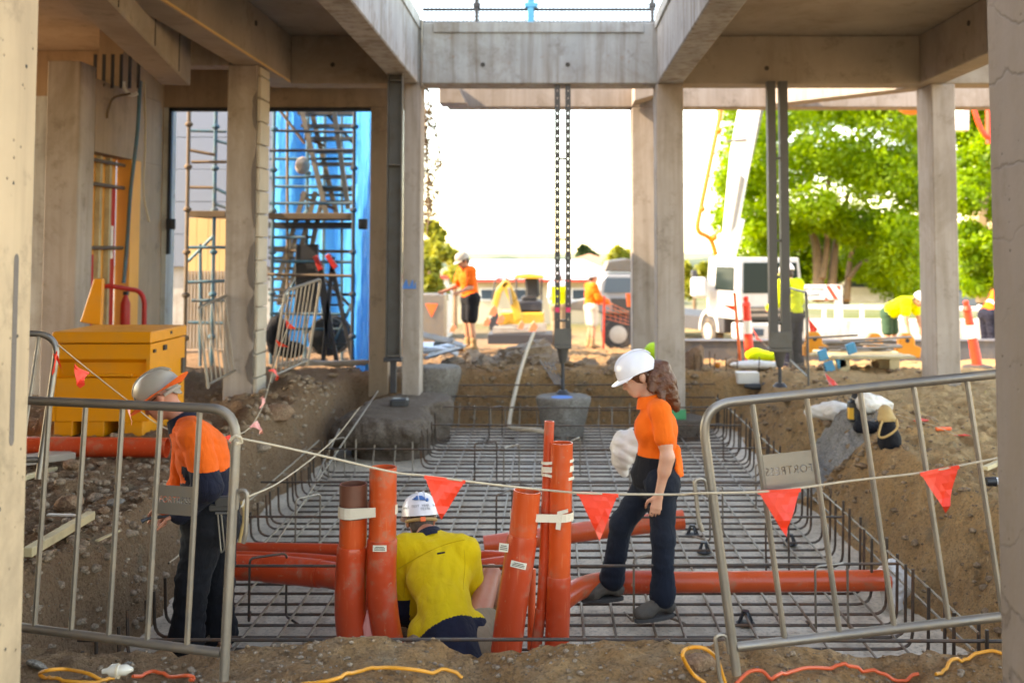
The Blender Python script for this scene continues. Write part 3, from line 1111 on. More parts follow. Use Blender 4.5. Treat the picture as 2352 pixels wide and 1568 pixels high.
# ------------------------------------------------------------------ edge protection mesh above the slot
ep = empty('edge_protection_screen', (-.2, 13.75, HT), 'black mesh edge screen with blue post on top of the slot beam', 'screen')
m = MB()
x = -1.7
while x < 1.36:
    m.box(x, x + .009, 13.80, 13.806, HT, HT + .75); x += .052
z = HT + .03
while z < HT + .75:
    m.box(-1.7, 1.36, 13.806, 13.812, z, z + .009); z += .052
tag(m.build('wire_mesh', M['black_plastic'], ep), kind='stuff')
for z in (HT + .115, HT + .29):
    m = MB(); m.tube([(-1.72, 13.84, z), (1.37, 13.84, z)], .02, 8); m.build('rail', M['steel_dark'], ep, smooth=True)
m = MB(); m.box(-1.7, 1.35, 13.66, 13.72, HT - .012, HT + .025); m.build('kick_board', M['galv'], ep)
for u, mt, w in ((1219, 'scaf_post_blue', .04), (1095, 'steel_dark', .022), (1498, 'steel_dark', .022)):
    p = at(u, 20, 13.78)
    if mt not in M: M[mt] = plain('blue_screen_post', (.03, .28, .48), .5)
    m = MB(); m.box(p.x - w, p.x + w, 13.74, 13.79, HT - .01, HT + .9); m.box(p.x - w * 2, p.x + w * 2.2, 13.735, 13.80, HT + .30, HT + .36); m.build('post', M[mt], ep, bevel=.005)

# ------------------------------------------------------------------ rebar in the pit
mat_t = empty('rebar_mat', (0, 9, FLOOR), 'mat of tied steel reinforcing bars covering the floor of the pit', 'rebar mat')
ZB = FLOOR + .055
XL, XR = -2.33, 2.08
k = 0
y = 4.95
while y < 13.7:
    yy = y + R.uniform(-.025, .025)
    hl, hr = R.uniform(.22, .30), R.uniform(.40, .47)
    if 10.7 < yy < 13.3: hl = R.uniform(.3, .36)
    xl, xr = XL + R.uniform(-.03, .03), XR + R.uniform(-.03, .04)
    if 11.0 < yy < 13.4: xl = -1.38 + R.uniform(-.03, .03)
    m = MB()
    m.tube(fillet([(xl - .01, yy, ZB + hl), (xl, yy, ZB), (0, yy + R.uniform(-.012, .012), ZB + R.uniform(-.006, .006)), (xr, yy, ZB), (xr + .015, yy + .01, ZB + hr)], .09, 4), .0093, 6)
    m.build('rebar', M['rebar'], mat_t, smooth=True)
    y += .2
x = XL + .12
while x < XR:
    xx = x + R.uniform(-.02, .02)
    y1 = 13.75 if not (-2.4 < xx < -1.4) else 10.9
    m = MB()
    m.tube(fillet([(xx, 4.85, ZB + .017), (xx + R.uniform(-.02, .02), 9, ZB + .019), (xx + R.uniform(-.02, .02), y1 - .05, ZB + .017), (xx, y1, ZB + .017 + R.uniform(.2, .35))], .09, 4), .0085, 6)
    m.build('rebar', M['rebar_shiny'], mat_t, smooth=True)
    x += .2
# upper carrying bars, resting on bent chairs
ZT = -.25
for yy, x0, x1, z in ((5.22, -2.3, 2.35, ZT + .02), (6.5, -2.2, 2.12, ZT), (7.65, -2.42, 2.07, ZT), (8.8, -2.4, 2.07, ZT), (10.2, -2.3, 2.05, ZT), (11.6, -1.3, 2.05, ZT), (12.7, -1.3, 2.08, ZT + .03), (13.72, -1.3, 2.1, ZT + .02), (13.78, -1.2, 2.1, ZT - .16), (13.75, -1.2, 2.1, ZT + .17)):
    m = MB()
    m.tube([(x0, yy, z + R.uniform(-.01, .01)), ((x0 + x1) / 2, yy + R.uniform(-.015, .015), z - .006), (x1, yy + R.uniform(-.03, .03), z + R.uniform(-.01, .01))], .0088, 6)
    m.build('rebar', M['rebar'], mat_t, smooth=True)
for x0, ya, yb, z in ((2.10, 5.3, 13.6, ZT + .02), (2.13, 5.0, 9.5, ZT - .12), (-2.36, 6.6, 10.8, ZT - .02)):
    m = MB(); m.tube([(x0, ya, z), (x0 + .02, (ya + yb) / 2, z - .01), (x0, yb, z)], .0075, 6); m.build('rebar', M['rebar_shiny'], mat_t, smooth=True)
# long loose bars lying diagonally up the left bank
for i, (p, q_) in enumerate(((gnd(620, 1265, -.55), at(868, 898, 12.6)), (gnd(700, 1150, -.55), at(780, 985, 11.4)))):
    m = MB(); m.tube([p, q_], .009, 6)
    tag(m.build('loose_rebar', M['rebar_shiny'], smooth=True), ['long shiny steel bar sloping up the left bank beside the rough footing', 'short shiny steel bar lying below the rough concrete footing'][i], 'steel bar')

# bent chairs that carry the upper bars
chairs = [(603, 1430, 6.5), (706, 1262, 7.65), (775, 1100, 8.9), (1165, 1250, 7.65), (1178, 1120, 9.6), (1490, 1430, 6.45), (1140, 1010, 12.3), (1470, 1180, 8.6), (1490, 1110, 10.0),
          (1790, 1330, 7.0), (1655, 1240, 8.0), (1760, 1170, 8.7), (1640, 1060, 11.6), (1910, 1455, 6.0), (1330, 1100, 10.2), (1110, 1110, 10.2)]
proto = None
PLACE = ['left of the pair of taped pipes', 'behind the pair of taped pipes', 'in front of the rough footing', 'right of the seated worker', 'behind the seated worker and the red flag',
         "at the striding woman's front boot", 'by the back wall of the pit left of the round pier', "behind the striding woman's thigh", "behind the striding woman's waist", 'under the right barrier behind its hook',
         'left of the right barrier above its hook', 'behind the right barrier, left of its name plate', 'behind the arched corner of the right barrier', 'near the right end of the long orange pipe', 'at the foot of the round pier', 'right of the rough footing']
for i, (u, v, Y) in enumerate(chairs):
    p = gnd(u, v, ZB)
    s = 1.0
    m = MB()
    a = R.uniform(-.5, .5)
    pts = [(-.16, .17, 0), (-.09, .0, 0), (-.09, 0, .385), (.09, .14, .385), (.09, .14, .0), (.22, .02, 0)]
    m.tube(fillet(pts, .03, 3), .0075, 6)
    m.xf(Matrix.Translation(p) @ Matrix.Rotation(a, 4, 'Z'))
    tag(m.build('rebar_chair', M['rebar_shiny' if i % 3 else 'rebar'], smooth=True), 'bent bar chair ' + PLACE[i], 'rebar chair', 'bent bar chairs holding up the top bars')
# black plastic spacers under the mat
spc = None
SPL = ['below the red flag by the right barrier hook', 'left of the right barrier hook', 'at the foot of the right barrier', 'between the two rails near the long pipe']
for i, (u, v) in enumerate([(1590, 1228), (1617, 1268), (1712, 1432), (1815, 1250)]):
    p = gnd(u, v, FLOOR + .014)
    m = MB()
    m.lathe(p, (0, 0, 1), [(.055, 0), (.06, .008), (.045, .012)], 12)
    for j in range(4):
        an = j * PI / 2 + .4
        d = Vector((math.cos(an), math.sin(an), 0))
        m.bar(p + d * .05 + Vector((0, 0, .01)), p + d * .018 + Vector((0, 0, .075)), .012, .012)
    m.lathe(p + Vector((0, 0, .07)), (0, 0, 1), [(.022, 0), (.026, .012)], 10)
    tag(m.build('bar_spacer', M['black_plastic'], smooth=True), 'black plastic bar spacer ' + SPL[i], 'spacer', 'black plastic bar spacers')
# ------------------------------------------------------------------ people: smooth implicit bodies meshed by surface nets
def V3(*a):
    return np.array(a, float) if len(a) > 1 else np.array(a[0], float)


def unit(v):
    v = np.asarray(v, float)
    return v / (np.linalg.norm(v) + 1e-9)


def frame(fwd, up):
    f = unit(fwd)
    s = unit(np.cross(f, up))
    u = np.cross(s, f)
    return np.stack([s, f, u])       # rows: side, forward, up


def cap(a, b, ra, rb, k=None):
    return ('c', V3(a), V3(b), ra, rb, k)


def ell(c, rad, F=None, k=None):
    return ('e', V3(c), V3(rad), np.eye(3) if F is None else F, k)


def sub(prim):
    return ('s', prim)


def half(p, n):
    """keep only the side that n points away from"""
    return ('h', V3(p), unit(n))


def dist(pr, P):
    if pr[0] == 'c':
        a, b, ra, rb = pr[1:5]
        ba = b - a
        t = np.clip(((P - a) @ ba) / (ba @ ba + 1e-9), 0, 1)
        d = P - a - t[..., None] * ba
        return np.sqrt((d * d).sum(-1)) - (ra + (rb - ra) * t)
    c, r, F = pr[1:4]
    qv = (P - c) @ F.T
    k0 = np.sqrt(((qv / r) ** 2).sum(-1)) + 1e-9
    k1 = np.sqrt(((qv / (r * r)) ** 2).sum(-1)) + 1e-9
    return k0 * (k0 - 1) / k1


def bounds(pr):
    if pr[0] == 'c':
        r = max(pr[3], pr[4])
        return np.minimum(pr[1], pr[2]) - r, np.maximum(pr[1], pr[2]) + r
    r = pr[2].max()
    return pr[1] - r, pr[1] + r


def wob(P, freq, seed, fdir=(1, 1, 1.6)):
    rr = np.random.RandomState(seed)
    s = 0
    for i in range(5):
        d = unit(rr.normal(size=3) * np.array(fdir)) * freq * rr.uniform(.7, 1.5)
        w = np.sin(P @ d + rr.uniform(0, 6) + 1.6 * np.sin(P @ (unit(rr.normal(size=3)) * freq * .6) + rr.uniform(0, 6)))
        s = s + (w if i < 2 else 1.3 * (1 - 2 * np.abs(w)))
    return s / 5


def sdf_mesh(name, prims, h, mats, parent, k=.03, fold=0.0, ffreq=45.0, seed=1, fdir=(1, 1, 1.6), grow=0.0, rule=None, inner=None):
    solids = [p for p in prims if p[0] in 'ce']
    lo = np.min([bounds(p)[0] for p in solids], 0) - 3 * h - grow - fold
    hi = np.max([bounds(p)[1] for p in solids], 0) + 3 * h + grow + fold
    N = np.ceil((hi - lo) / h).astype(int) + 1
    F = np.full(N, .25, np.float32)

    def region(pr, m):
        a, b = bounds(pr)
        i0 = np.maximum(np.floor((a - m - lo) / h).astype(int), 0)
        i1 = np.minimum(np.ceil((b + m - lo) / h).astype(int) + 1, N)
        sl = tuple(slice(x, y) for x, y in zip(i0, i1))
        g = np.meshgrid(*[lo[j] + h * np.arange(i0[j], i1[j]) for j in range(3)], indexing='ij')
        return sl, np.stack(g, -1)
    for pr in prims:
        if pr[0] == 'h' or pr[0] == 's':
            continue
        sl, P = region(pr, .06 + grow)
        d = dist(pr, P) - grow
        kk = pr[-1] if pr[-1] else k
        f = F[sl]
        t = np.clip(.5 + .5 * (f - d) / kk, 0, 1)
        F[sl] = f * (1 - t) + d * t - kk * t * (1 - t)
    if fold:
        g = np.stack(np.meshgrid(*[lo[j] + h * np.arange(N[j]) for j in range(3)], indexing='ij'), -1)
        near = np.abs(F) < .08
        F[near] += (fold * wob(g[near], ffreq, seed, fdir) + fold * .4 * wob(g[near], ffreq * 2.1, seed + 3, fdir)).astype(np.float32)
    for pr in prims:
        if pr[0] == 's':
            sl, P = region(pr[1], .03)
            d = dist(pr[1], P)
            F[sl] = np.maximum(F[sl], -d)
        elif pr[0] == 'h':
            g = np.stack(np.meshgrid(*[lo[j] + h * np.arange(N[j]) for j in range(3)], indexing='ij'), -1)
            F[:] = np.maximum(F, ((g - pr[1]) @ pr[2]).astype(np.float32))
    F[0], F[-1], F[:, 0], F[:, -1], F[:, :, 0], F[:, :, -1] = [.1] * 6
    S = F < 0
    nc = N - 1
    acc = np.zeros((*nc, 3), np.float32)
    cnt = np.zeros(nc, np.float32)
    corner = [(i, j, l) for i in (0, 1) for j in (0, 1) for l in (0, 1)]

    def cs(c):
        return tuple(slice(c[a], c[a] + nc[a]) for a in range(3))
    for a in range(3):
        for c in corner:
            if c[a]: continue
            c2 = list(c); c2[a] = 1
            f0, f1 = F[cs(c)], F[cs(tuple(c2))]
            x = (f0 < 0) != (f1 < 0)
            if not x.any(): continue
            t = np.where(x, f0 / np.where(f0 == f1, 1, f0 - f1), 0)
            for b in range(3):
                acc[..., b] += np.where(x, (t if b == a else c[b]), 0)
            cnt += x
    act = cnt > 0
    idx = np.full(nc, -1, np.int64)
    idx[act] = np.arange(act.sum())
    cell = np.argwhere(act)
    vert = lo + h * (cell + acc[act] / cnt[act][:, None])
    Q = []
    for a in range(3):
        b, c = (a + 1) % 3, (a + 2) % 3
        sl0 = [slice(1, nc[i]) for i in range(3)]; sl0[a] = slice(0, nc[a])
        sl1 = list(sl0); sl1[a] = slice(1, nc[a] + 1)
        s0, s1 = S[tuple(sl0)], S[tuple(sl1)]
        e = np.argwhere(s0 != s1)
        if not len(e): continue
        pos = e.copy()
        for i in range(3):
            if i != a: pos[:, i] += 1
        flip = s1[tuple(e.T)]

        def cid(db, dc):
            pp = pos.copy(); pp[:, b] -= db; pp[:, c] -= dc
            return idx[tuple(pp.T)]
        qd = np.stack([cid(1, 1), cid(0, 1), cid(0, 0), cid(1, 0)], -1)
        qd[flip] = qd[flip][:, ::-1]
        Q.append(qd)
    Q = np.concatenate(Q)
    Q = Q[(Q >= 0).all(1)]
    o = np_mesh(name, vert, Q, mats if isinstance(mats, list) else [mats], parent)
    if rule is not None:
        cen = vert[Q].mean(1)
        mi = rule(cen).astype(np.int32)
        if len(o.data.polygons) == len(mi):
            o.data.polygons.foreach_set('material_index', mi)
            o.data.update()
    return o


def hand_prims(w, d, palm_n, thumb, s=1.0, curl=.5, r=.0088):
    """palm and five unequal bent fingers; w wrist, d hand direction, palm_n palm normal, thumb side"""
    d, n = unit(d), unit(palm_n)
    t = unit(np.asarray(thumb, float) - d * (np.asarray(thumb, float) @ d))
    n = unit(n - d * (n @ d) - t * (n @ t))
    w = V3(w)
    out = []
    L = [.070, .078, .072, .056]
    off = [.028, .010, -.010, -.028]
    for i in range(4):
        kn = w + (d * .088 + t * off[i]) * s
        out.append(cap(w + t * off[i] * .6 * s + d * .01 * s, kn, .0135 * s, .0115 * s, .012))
        a = curl * (1 + .12 * i)
        p, seg = kn, L[i] * s
        for j, fr in enumerate((.45, .32, .23)):
            a_ = a * (j + .6)
            dd = d * math.cos(a_) + n * math.sin(a_)
            q_ = p + dd * seg * fr
            out.append(cap(p, q_, r * s * (1 - .08 * j), r * s * (.94 - .08 * j), .004))
            p = q_
    b = w + (d * .02 + t * .02) * s
    m1 = b + (t * .038 + d * .035 + n * .014) * s
    m2 = m1 + (d * .032 + t * .004 + n * .016 * (1 + curl)) * s
    m3 = m2 + (d * .024 - t * .004 + n * .012 * (1 + curl)) * s
    out += [cap(b, m1, .014 * s, .0115 * s, .012), cap(m1, m2, .0105 * s, .0095 * s, .005), cap(m2, m3, .0095 * s, .0085 * s, .004)]
    return out


def lerp(a, b, t):
    return V3(a) * (1 - t) + V3(b) * t


def person(label, J, st, h=.009, name='person', group=None):
    """J: joints in world coordinates, st: clothing. Body is one continuous mesh; clothes and hair are its parts."""
    s = J.get('s', 1.0)
    root = empty(name, (J['pel'][0], J['pel'][1], J.get('base', J['pel'][2] - .9)), label, 'person', group)
    pel, ch, nk, hd = [V3(J[k]) for k in ('pel', 'chest', 'neck', 'head')]
    sh, el, wr, hp, kn, an, to = [[V3(p) for p in J[k]] for k in ('sh', 'el', 'wr', 'hip', 'knee', 'ank', 'toe')]
    side = unit(sh[0] - sh[1])
    spine = unit(nk - pel)
    Fch = frame(np.cross(spine, side), spine)
    Fpl = frame(np.cross(spine, unit(hp[0] - hp[1])), spine)
    Fh = frame(J['face'], J['hup'])
    fw, up = Fh[1], Fh[2]
    hs = Fh[0]
    sx, fy, uz = [V3(v) for v in (hs, fw, up)]
    HP = lambda a, b, c: hd + (hs * a + fw * b + up * c) * s
    body = [cap(hp[0], hp[1], .105 * s, .105 * s), cap(pel, lerp(pel, ch, .5), .115 * s, .105 * s), cap(lerp(pel, ch, .5), ch, .105 * s, .115 * s),
            ell(ch, (.155 * s, .105 * s, .17 * s), Fch), cap(sh[0], sh[1], .052 * s, .052 * s), cap(lerp(ch, nk, .6), nk, .075 * s, .057 * s), cap(nk, HP(0, -.015, -.055), .056 * s, .056 * s)]
    head = [ell(HP(0, -.012, .025), (.076 * s, .098 * s, .098 * s), Fh), ell(HP(0, .030, -.045), (.054 * s, .062 * s, .070 * s), Fh),
            cap(HP(-.018, .068, -.088), HP(.018, .068, -.088), .017 * s, .017 * s, .03), ell(HP(0, .080, -.018), (.040 * s, .022 * s, .055 * s), Fh),
            cap(HP(0, .092, .012), HP(0, .110, -.026), .009 * s, .0135 * s, .010), cap(HP(-.012, .100, -.030), HP(.012, .100, -.030), .008 * s, .008 * s, .008),
            cap(HP(-.018, .089, -.056), HP(.018, .089, -.056), .0085 * s, .0085 * s, .008), cap(HP(-.016, .087, -.068), HP(.016, .087, -.068), .008 * s, .008 * s, .008),
            cap(HP(-.045, .074, .030), HP(.045, .074, .030), .012 * s, .012 * s, .015)]
    for q_ in (-1, 1):
        head += [ell(HP(.079 * q_, -.012, -.008), (.010 * s, .020 * s, .033 * s), Fh, .008), ell(HP(.084 * q_, -.020, .002), (.009 * s, .017 * s, .020 * s), Fh, .006)]
    body += head
    for i in range(2):
        body += [cap(sh[i], el[i], .050 * s, .040 * s), cap(lerp(sh[i], el[i], .3), lerp(sh[i], el[i], .7), .046 * s, .042 * s), cap(el[i], lerp(el[i], wr[i], .35), .040 * s, .041 * s), cap(el[i], wr[i], .038 * s, .026 * s)]
        if 'hand' in J and J['hand'][i] is not None:
            hd_, pn, th, cu = J['hand'][i]
            body += hand_prims(wr[i], hd_, pn, th, s * .95, cu)
        else:
            d = unit(wr[i] - el[i])
            body += hand_prims(wr[i], d, Fch[1] if i else Fch[1], Fch[1], s * .95, .35)
        body += [cap(hp[i], kn[i], .088 * s, .056 * s), cap(kn[i], an[i], .054 * s, .038 * s), cap(lerp(kn[i], an[i], .12), lerp(kn[i], an[i], .5), .054 * s, .05 * s), cap(an[i], to[i], .038 * s, .03 * s)]
        for q_ in (-1, 1):
            pass
    body += [sub(ell(HP(.034 * q_, .100, .010), (.015 * s, .012 * s, .010 * s), Fh)) for q_ in (-1, 1)]
    b = sdf_mesh('body', body, h, st['skin'], root, k=.022)
    if h < .012:
        for q_ in (-1, 1):
            m = MB(); m.ball(HP(.034 * q_, .084, .010), .0115 * s, 10); m.build('eye', M['eye_white'], b, smooth=True)
    # hair
    if st.get('hair'):
        hair = [ell(HP(0, -.018, .030), (.083 * s, .103 * s, .100 * s), Fh), ell(HP(0, -.06, -.03), (.066 * s, .05 * s, .07 * s), Fh)]
        for p in st.get('tail', []):
            hair.append(p)
        hair += [half(HP(0, st.get('hairline', .045), .0) , fw * .9 - up * .55)]
        sdf_mesh('hair', hair, max(h * .8, .006), st['hair'], b, k=.02, fold=.0045 if h < .012 else 0, ffreq=75, seed=4)
    # trousers / shorts
    bag = st.get('bag', .018)
    tr = [cap(hp[0], hp[1], .108 * s, .108 * s), cap(pel, lerp(pel, ch, .35), .118 * s, .108 * s)]
    lower = []
    for i in range(2):
        tr.append(cap(hp[i], kn[i], .090 * s, .062 * s))
        if st.get('shorts'):
            continue
        e = lerp(kn[i], an[i], .93)
        tr += [cap(kn[i], e, .060 * s, .058 * s), cap(lerp(kn[i], an[i], .8), e, .062 * s, .066 * s)]
    tr.append(half(lerp(pel, ch, st.get('waist', .33)), spine))
    if st.get('shorts'):
        # cut each leg above the knee: build the legs separately, clipped
        t2 = [p for p in tr[:2]] + [cap(hp[i], lerp(hp[i], kn[i], .80), .092 * s, .078 * s) for i in range(2)] + [tr[-1]]
        sdf_mesh('shorts', t2, h, st['trousers'], root, k=.03, fold=st.get('fold', .005), ffreq=38, seed=6, grow=bag)
    else:
        sdf_mesh('trousers', tr, h, st['trousers'], root, k=.03, fold=st.get('fold', .005) * 2.0, ffreq=30, seed=6, grow=bag)
    # shirt
    g = st.get('loose', .018)
    shirt = [cap(lerp(pel, ch, st.get('tail_t', .05)), lerp(pel, ch, .5), .118 * s, .108 * s), cap(lerp(pel, ch, .5), ch, .108 * s, .116 * s), ell(ch, (.155 * s, .105 * s, .17 * s), Fch),
             cap(sh[0], sh[1], .053 * s, .053 * s), cap(lerp(ch, nk, .5), lerp(ch, nk, .74), .080 * s, max(.02, .066 * s - g * .8)), cap(lerp(ch, nk, .72), lerp(sh[0], nk, .15), max(.03, .062 * s - g * .5), .052 * s), cap(lerp(ch, nk, .72), lerp(sh[1], nk, .15), max(.03, .062 * s - g * .5), .052 * s), cap(lerp(hp[0], ch, .12), lerp(hp[1], ch, .12), .09 * s, .09 * s)]
    shirt += st.get('bust', [])
    for i in range(2):
        if st['sleeve'] == 'long':
            shirt += [cap(sh[i], el[i], .055 * s, .046 * s), cap(el[i], lerp(el[i], wr[i], .92), .045 * s, .033 * s)]
        else:
            shirt.append(cap(sh[i], lerp(sh[i], el[i], st.get('sleeve_t', .66)), .056 * s, .056 * s))
    shirt.append(half(lerp(pel, ch, st.get('hem', .08)), -spine))
    for p in st.get('hems', []):
        shirt.append(p)
    rule = None
    if st.get('two'):
        rule = lambda c: st['two'](c, J)
    sm = [st['shirt']] + ([st['shirt2']] if st.get('shirt2') else [])
    so = sdf_mesh('shirt', shirt, h, sm, root, k=.028, fold=st.get('fold', .005) * 1.6, ffreq=st.get('ffreq', 32), seed=st.get('fseed', 9), fdir=st.get('fdir', (1, 1, 1.6)), grow=g, rule=rule)
    # collar
    if st.get('collar'):
        ax = unit(nk - lerp(ch, nk, .3))
        m = MB()
        m.lathe(lerp(ch, nk, .84), ax, [(.105 * s, -.018), (.092 * s, .015), (.078 * s, .050), (.070 * s, .052), (.066 * s, 0)], 20, cap=False)
        m.build('collar', st['collar'], so, smooth=True)
    # boots
    if st.get('boot'):
        for i in range(2):
            d = unit(to[i] - an[i])
            fl = V3(d[0], d[1], 0 if abs(d[2]) < .8 else d[2])
            fl = unit(fl)
            dn = J.get('footdown', [None, None])[i]
            dn = unit(dn) if dn is not None else V3(0, 0, -1)
            heel = an[i] - fl * .045 * s + dn * .045 * s
            ball_ = an[i] + fl * .12 * s + dn * .055 * s
            tip = an[i] + fl * .165 * s + dn * .058 * s
            topb = lerp(an[i], kn[i], .28)
            bp = [cap(an[i], topb, .05 * s, .056 * s), cap(an[i] + dn * .02, heel, .046 * s, .043 * s), cap(an[i] + dn * .012 + fl * .02, ball_, .046 * s, .044 * s), cap(ball_, tip, .045 * s, .040 * s)]
            bp.append(half(an[i] + dn * .092 * s, dn))
            bo = sdf_mesh('boot', bp, min(h, .008) if h < .012 else h, st['boot'], root, k=.025, fold=.002, seed=12)
            m = MB()
            sd = unit(np.cross(fl, dn))
            c0 = an[i] + dn * .088 * s
            poly = []
            for q in range(16):
                a = 2 * PI * q / 16
                poly.append(Vector(c0 + fl * (.06 + .145 * math.cos(a)) * s + sd * (.047 - .006 * math.cos(a)) * math.sin(a) * s))
            m.prism(poly, Vector(dn) * .022)
            m.build('sole', M['sole'], bo, bevel=.003)
    # helmet
    if st.get('helmet'):
        hm = st['helmet']
        tilt = st.get('tilt', 0.0)
        u2 = unit(up * math.cos(tilt) - fw * math.sin(tilt))
        f2 = unit(np.cross(u2, hs) if np.dot(np.cross(u2, hs), fw) > 0 else np.cross(hs, u2))
        B = HP(0, -.008, .045) + u2 * .0
        mb = MB()
        nA, nB = 28, 9
        rx, ry, rz = .112 * s, .138 * s, .120 * s
        rows = []
        for j in range(nB + 1):
            th = (PI / 2) * j / nB
            rows.append((math.cos(th), math.sin(th)))
        vs_, fs = [], []
        for j, (c_, s_) in enumerate(rows[:-1]):
            for i in range(nA):
                a = 2 * PI * i / nA
                e = 1.0
                ridge = 1 + (.028 if abs(math.cos(a)) < .24 and s_ > .2 else 0)
                bk = -.022 * max(0, -math.sin(a)) * (1 - s_)
                p = B + hs * rx * math.cos(a) * c_ ** .75 + f2 * ry * math.sin(a) * c_ ** .75 + u2 * (rz * s_ * ridge + bk - (.012 if j == 0 else 0))
                vs_.append(p)
        top = len(vs_); vs_.append(B + u2 * rz * 1.03)
        for j in range(nB - 1):
            for i in range(nA):
                i2 = (i + 1) % nA
                fs.append((j * nA + i, j * nA + i2, (j + 1) * nA + i2, (j + 1) * nA + i))
        for i in range(nA):
            fs.append(((nB - 1) * nA + i, (nB - 1) * nA + (i + 1) % nA, top))
        # inside of the shell
        k0 = len(vs_)
        for i in range(nA):
            a = 2 * PI * i / nA
            vs_.append(B + hs * rx * .93 * math.cos(a) + f2 * ry * .93 * math.sin(a) - u2 * (.012 + .022 * max(0, -math.sin(a))))
        c0 = len(vs_); vs_.append(B + u2 * rz * .6)
        for i in range(nA):
            fs.append((i, k0 + i, k0 + (i + 1) % nA, (i + 1) % nA))
            fs.append((k0 + i, c0, k0 + (i + 1) % nA))
        mb.add([Vector(p) for p in vs_], fs)
        ho = mb.build('helmet', hm, root, smooth=True, auto=1.1)
        # peak: curved plate at the front (or all round for a broad brim)
        mb = MB()
        full = st.get('brim')
        n = 40 if full else 15
        ins, outs = [], []
        for i in range(n + 1):
            if full:
                a = 2 * PI * i / n
            else:
                a = PI * (.12 + .76 * i / n)
            w = (full if full else .052) * (1 if full else math.sin((a - PI * .12) / .76) ** .6)
            if full: w = full * (.8 + .45 * abs(math.sin(a)))
            dr = st.get('droop', .35)
            bi = -.010 - .022 * max(0, -math.sin(a))
            pin = B + hs * rx * .99 * math.cos(a) + f2 * ry * .99 * math.sin(a) + u2 * bi
            d = unit(hs * math.cos(a) / rx + f2 * math.sin(a) / ry)
            po = pin + d * w * s + u2 * (-w * dr + (st.get('flare', 0) * max(0, -math.sin(a)) * w))
            ins.append(pin); outs.append(po)
        P = [Vector(p) for p in ins + outs]
        k_ = n + 1
        lo_ = [p - Vector(u2) * .004 for p in P]
        mb.add(P + lo_, [(i, i + 1, k_ + i + 1, k_ + i) for i in range(n)] + [(2 * k_ + i, 3 * k_ + i, 3 * k_ + i + 1, 2 * k_ + i + 1) for i in range(n)] +
               [(k_ + i, k_ + i + 1, 3 * k_ + i + 1, 3 * k_ + i) for i in range(n)])
        mb.build('brim' if full else 'peak', st.get('brim_mat', hm), ho, smooth=True)
        # ridge rib over the crown and vents
        if h < .012:
            mb = MB()
            for off in (-.02, .02):
                pts = [B + u2 * rz * 1.035 * math.sin(t) + f2 * ry * 1.0 * math.copysign(abs(math.cos(t)) ** .75, math.cos(t)) + hs * off * s for t in np.linspace(.45, PI - .5, 14)]
                mb.tube([Vector(p) for p in pts], .004, 6)
            mb.build('rib', hm, ho, smooth=True)
            mb = MB()
            mb.tube([Vector(B - f2 * ry * .80 * math.cos(a) + hs * rx * .86 * math.sin(a) - u2 * .05) for a in np.linspace(-1.2, 1.2, 10)], [.011] * 10, 6)
            mb.build('headband', st.get('band_mat', M['timber_grey']), ho, smooth=True)
        J['_helmet'] = (B, hs, f2, u2, rx, ry, rz, ho)
    J['_root'] = root; J['_body'] = b; J['_shirt'] = so
    return root


def px(u, v, Y):
    p = at(u, v, Y)
    return np.array(p[:])


# ---- striding woman
Y = 6.62
W = dict(s=.97, base=FLOOR,
         pel=px(1507, 1090, Y), chest=px(1511, 985, Y), neck=px(1494, 912, Y), head=px(1466, 866, Y),
         face=(-.93, -.10, -.42), hup=(-.40, 0, .92),
         sh=[px(1517, 946, Y - .17), px(1506, 946, Y + .17)], el=[px(1533, 1050, Y - .22), px(1500, 1050, Y + .24)], wr=[px(1513, 1136, Y - .20), px(1470, 1110, Y + .22)],
         hip=[px(1519, 1108, Y - .085), px(1497, 1108, Y + .10)], knee=[px(1523, 1232, Y - .10), px(1428, 1200, Y + .10)], ank=[px(1522, 1377, Y - .10), px(1404, 1338, Y + .18)],
         toe=[px(1478, 1405, Y - .16), px(1366, 1362, Y + .16)])
W['hand'] = [((-.22, 0, -1), (.1, 1, 0), (-1, 0, 0), .35), ((-.3, 0, -1), (.1, -1, 0), (-1, 0, 0), .4)]
tail = []
pts = [px(1497, 838, Y), px(1517, 850, Y - .02), px(1529, 878, Y - .03), px(1537, 905, Y - .02), px(1548, 928, Y), px(1556, 945, Y)]
rr_ = [.035, .062, .062, .052, .034, .010]
for i in range(5):
    tail.append(cap(pts[i], pts[i + 1], rr_[i], rr_[i + 1], .02))
tail += [cap(px(1500, 862, Y - .075), px(1492, 912, Y - .10), .030, .022, .02), cap(px(1492, 912, Y - .10), px(1482, 935, Y - .11), .022, .008, .015), cap(px(1515, 880, Y - .06), px(1522, 925, Y - .1), .035, .018, .02)]
sw = dict(skin=M['skin'], hair=M['hair_red'], tail=tail, shirt=M['hv_orange'], sleeve='short', sleeve_t=.58, trousers=M['denim'], boot=M['boot'], helmet=M['hat_white'],
          loose=.007, bag=.011, tilt=-.02, hem=.22, waist=.30, fold=.0022, droop=.25, collar=M['hv_orange'], bust=[ell(px(1484, 982, Y - .065), (.058, .065, .075), None, .06), ell(px(1482, 982, Y + .065), (.058, .065, .075), None, .06)])
woman = person('woman in white helmet and orange polo shirt striding across the steel bars', W, sw, .0085)
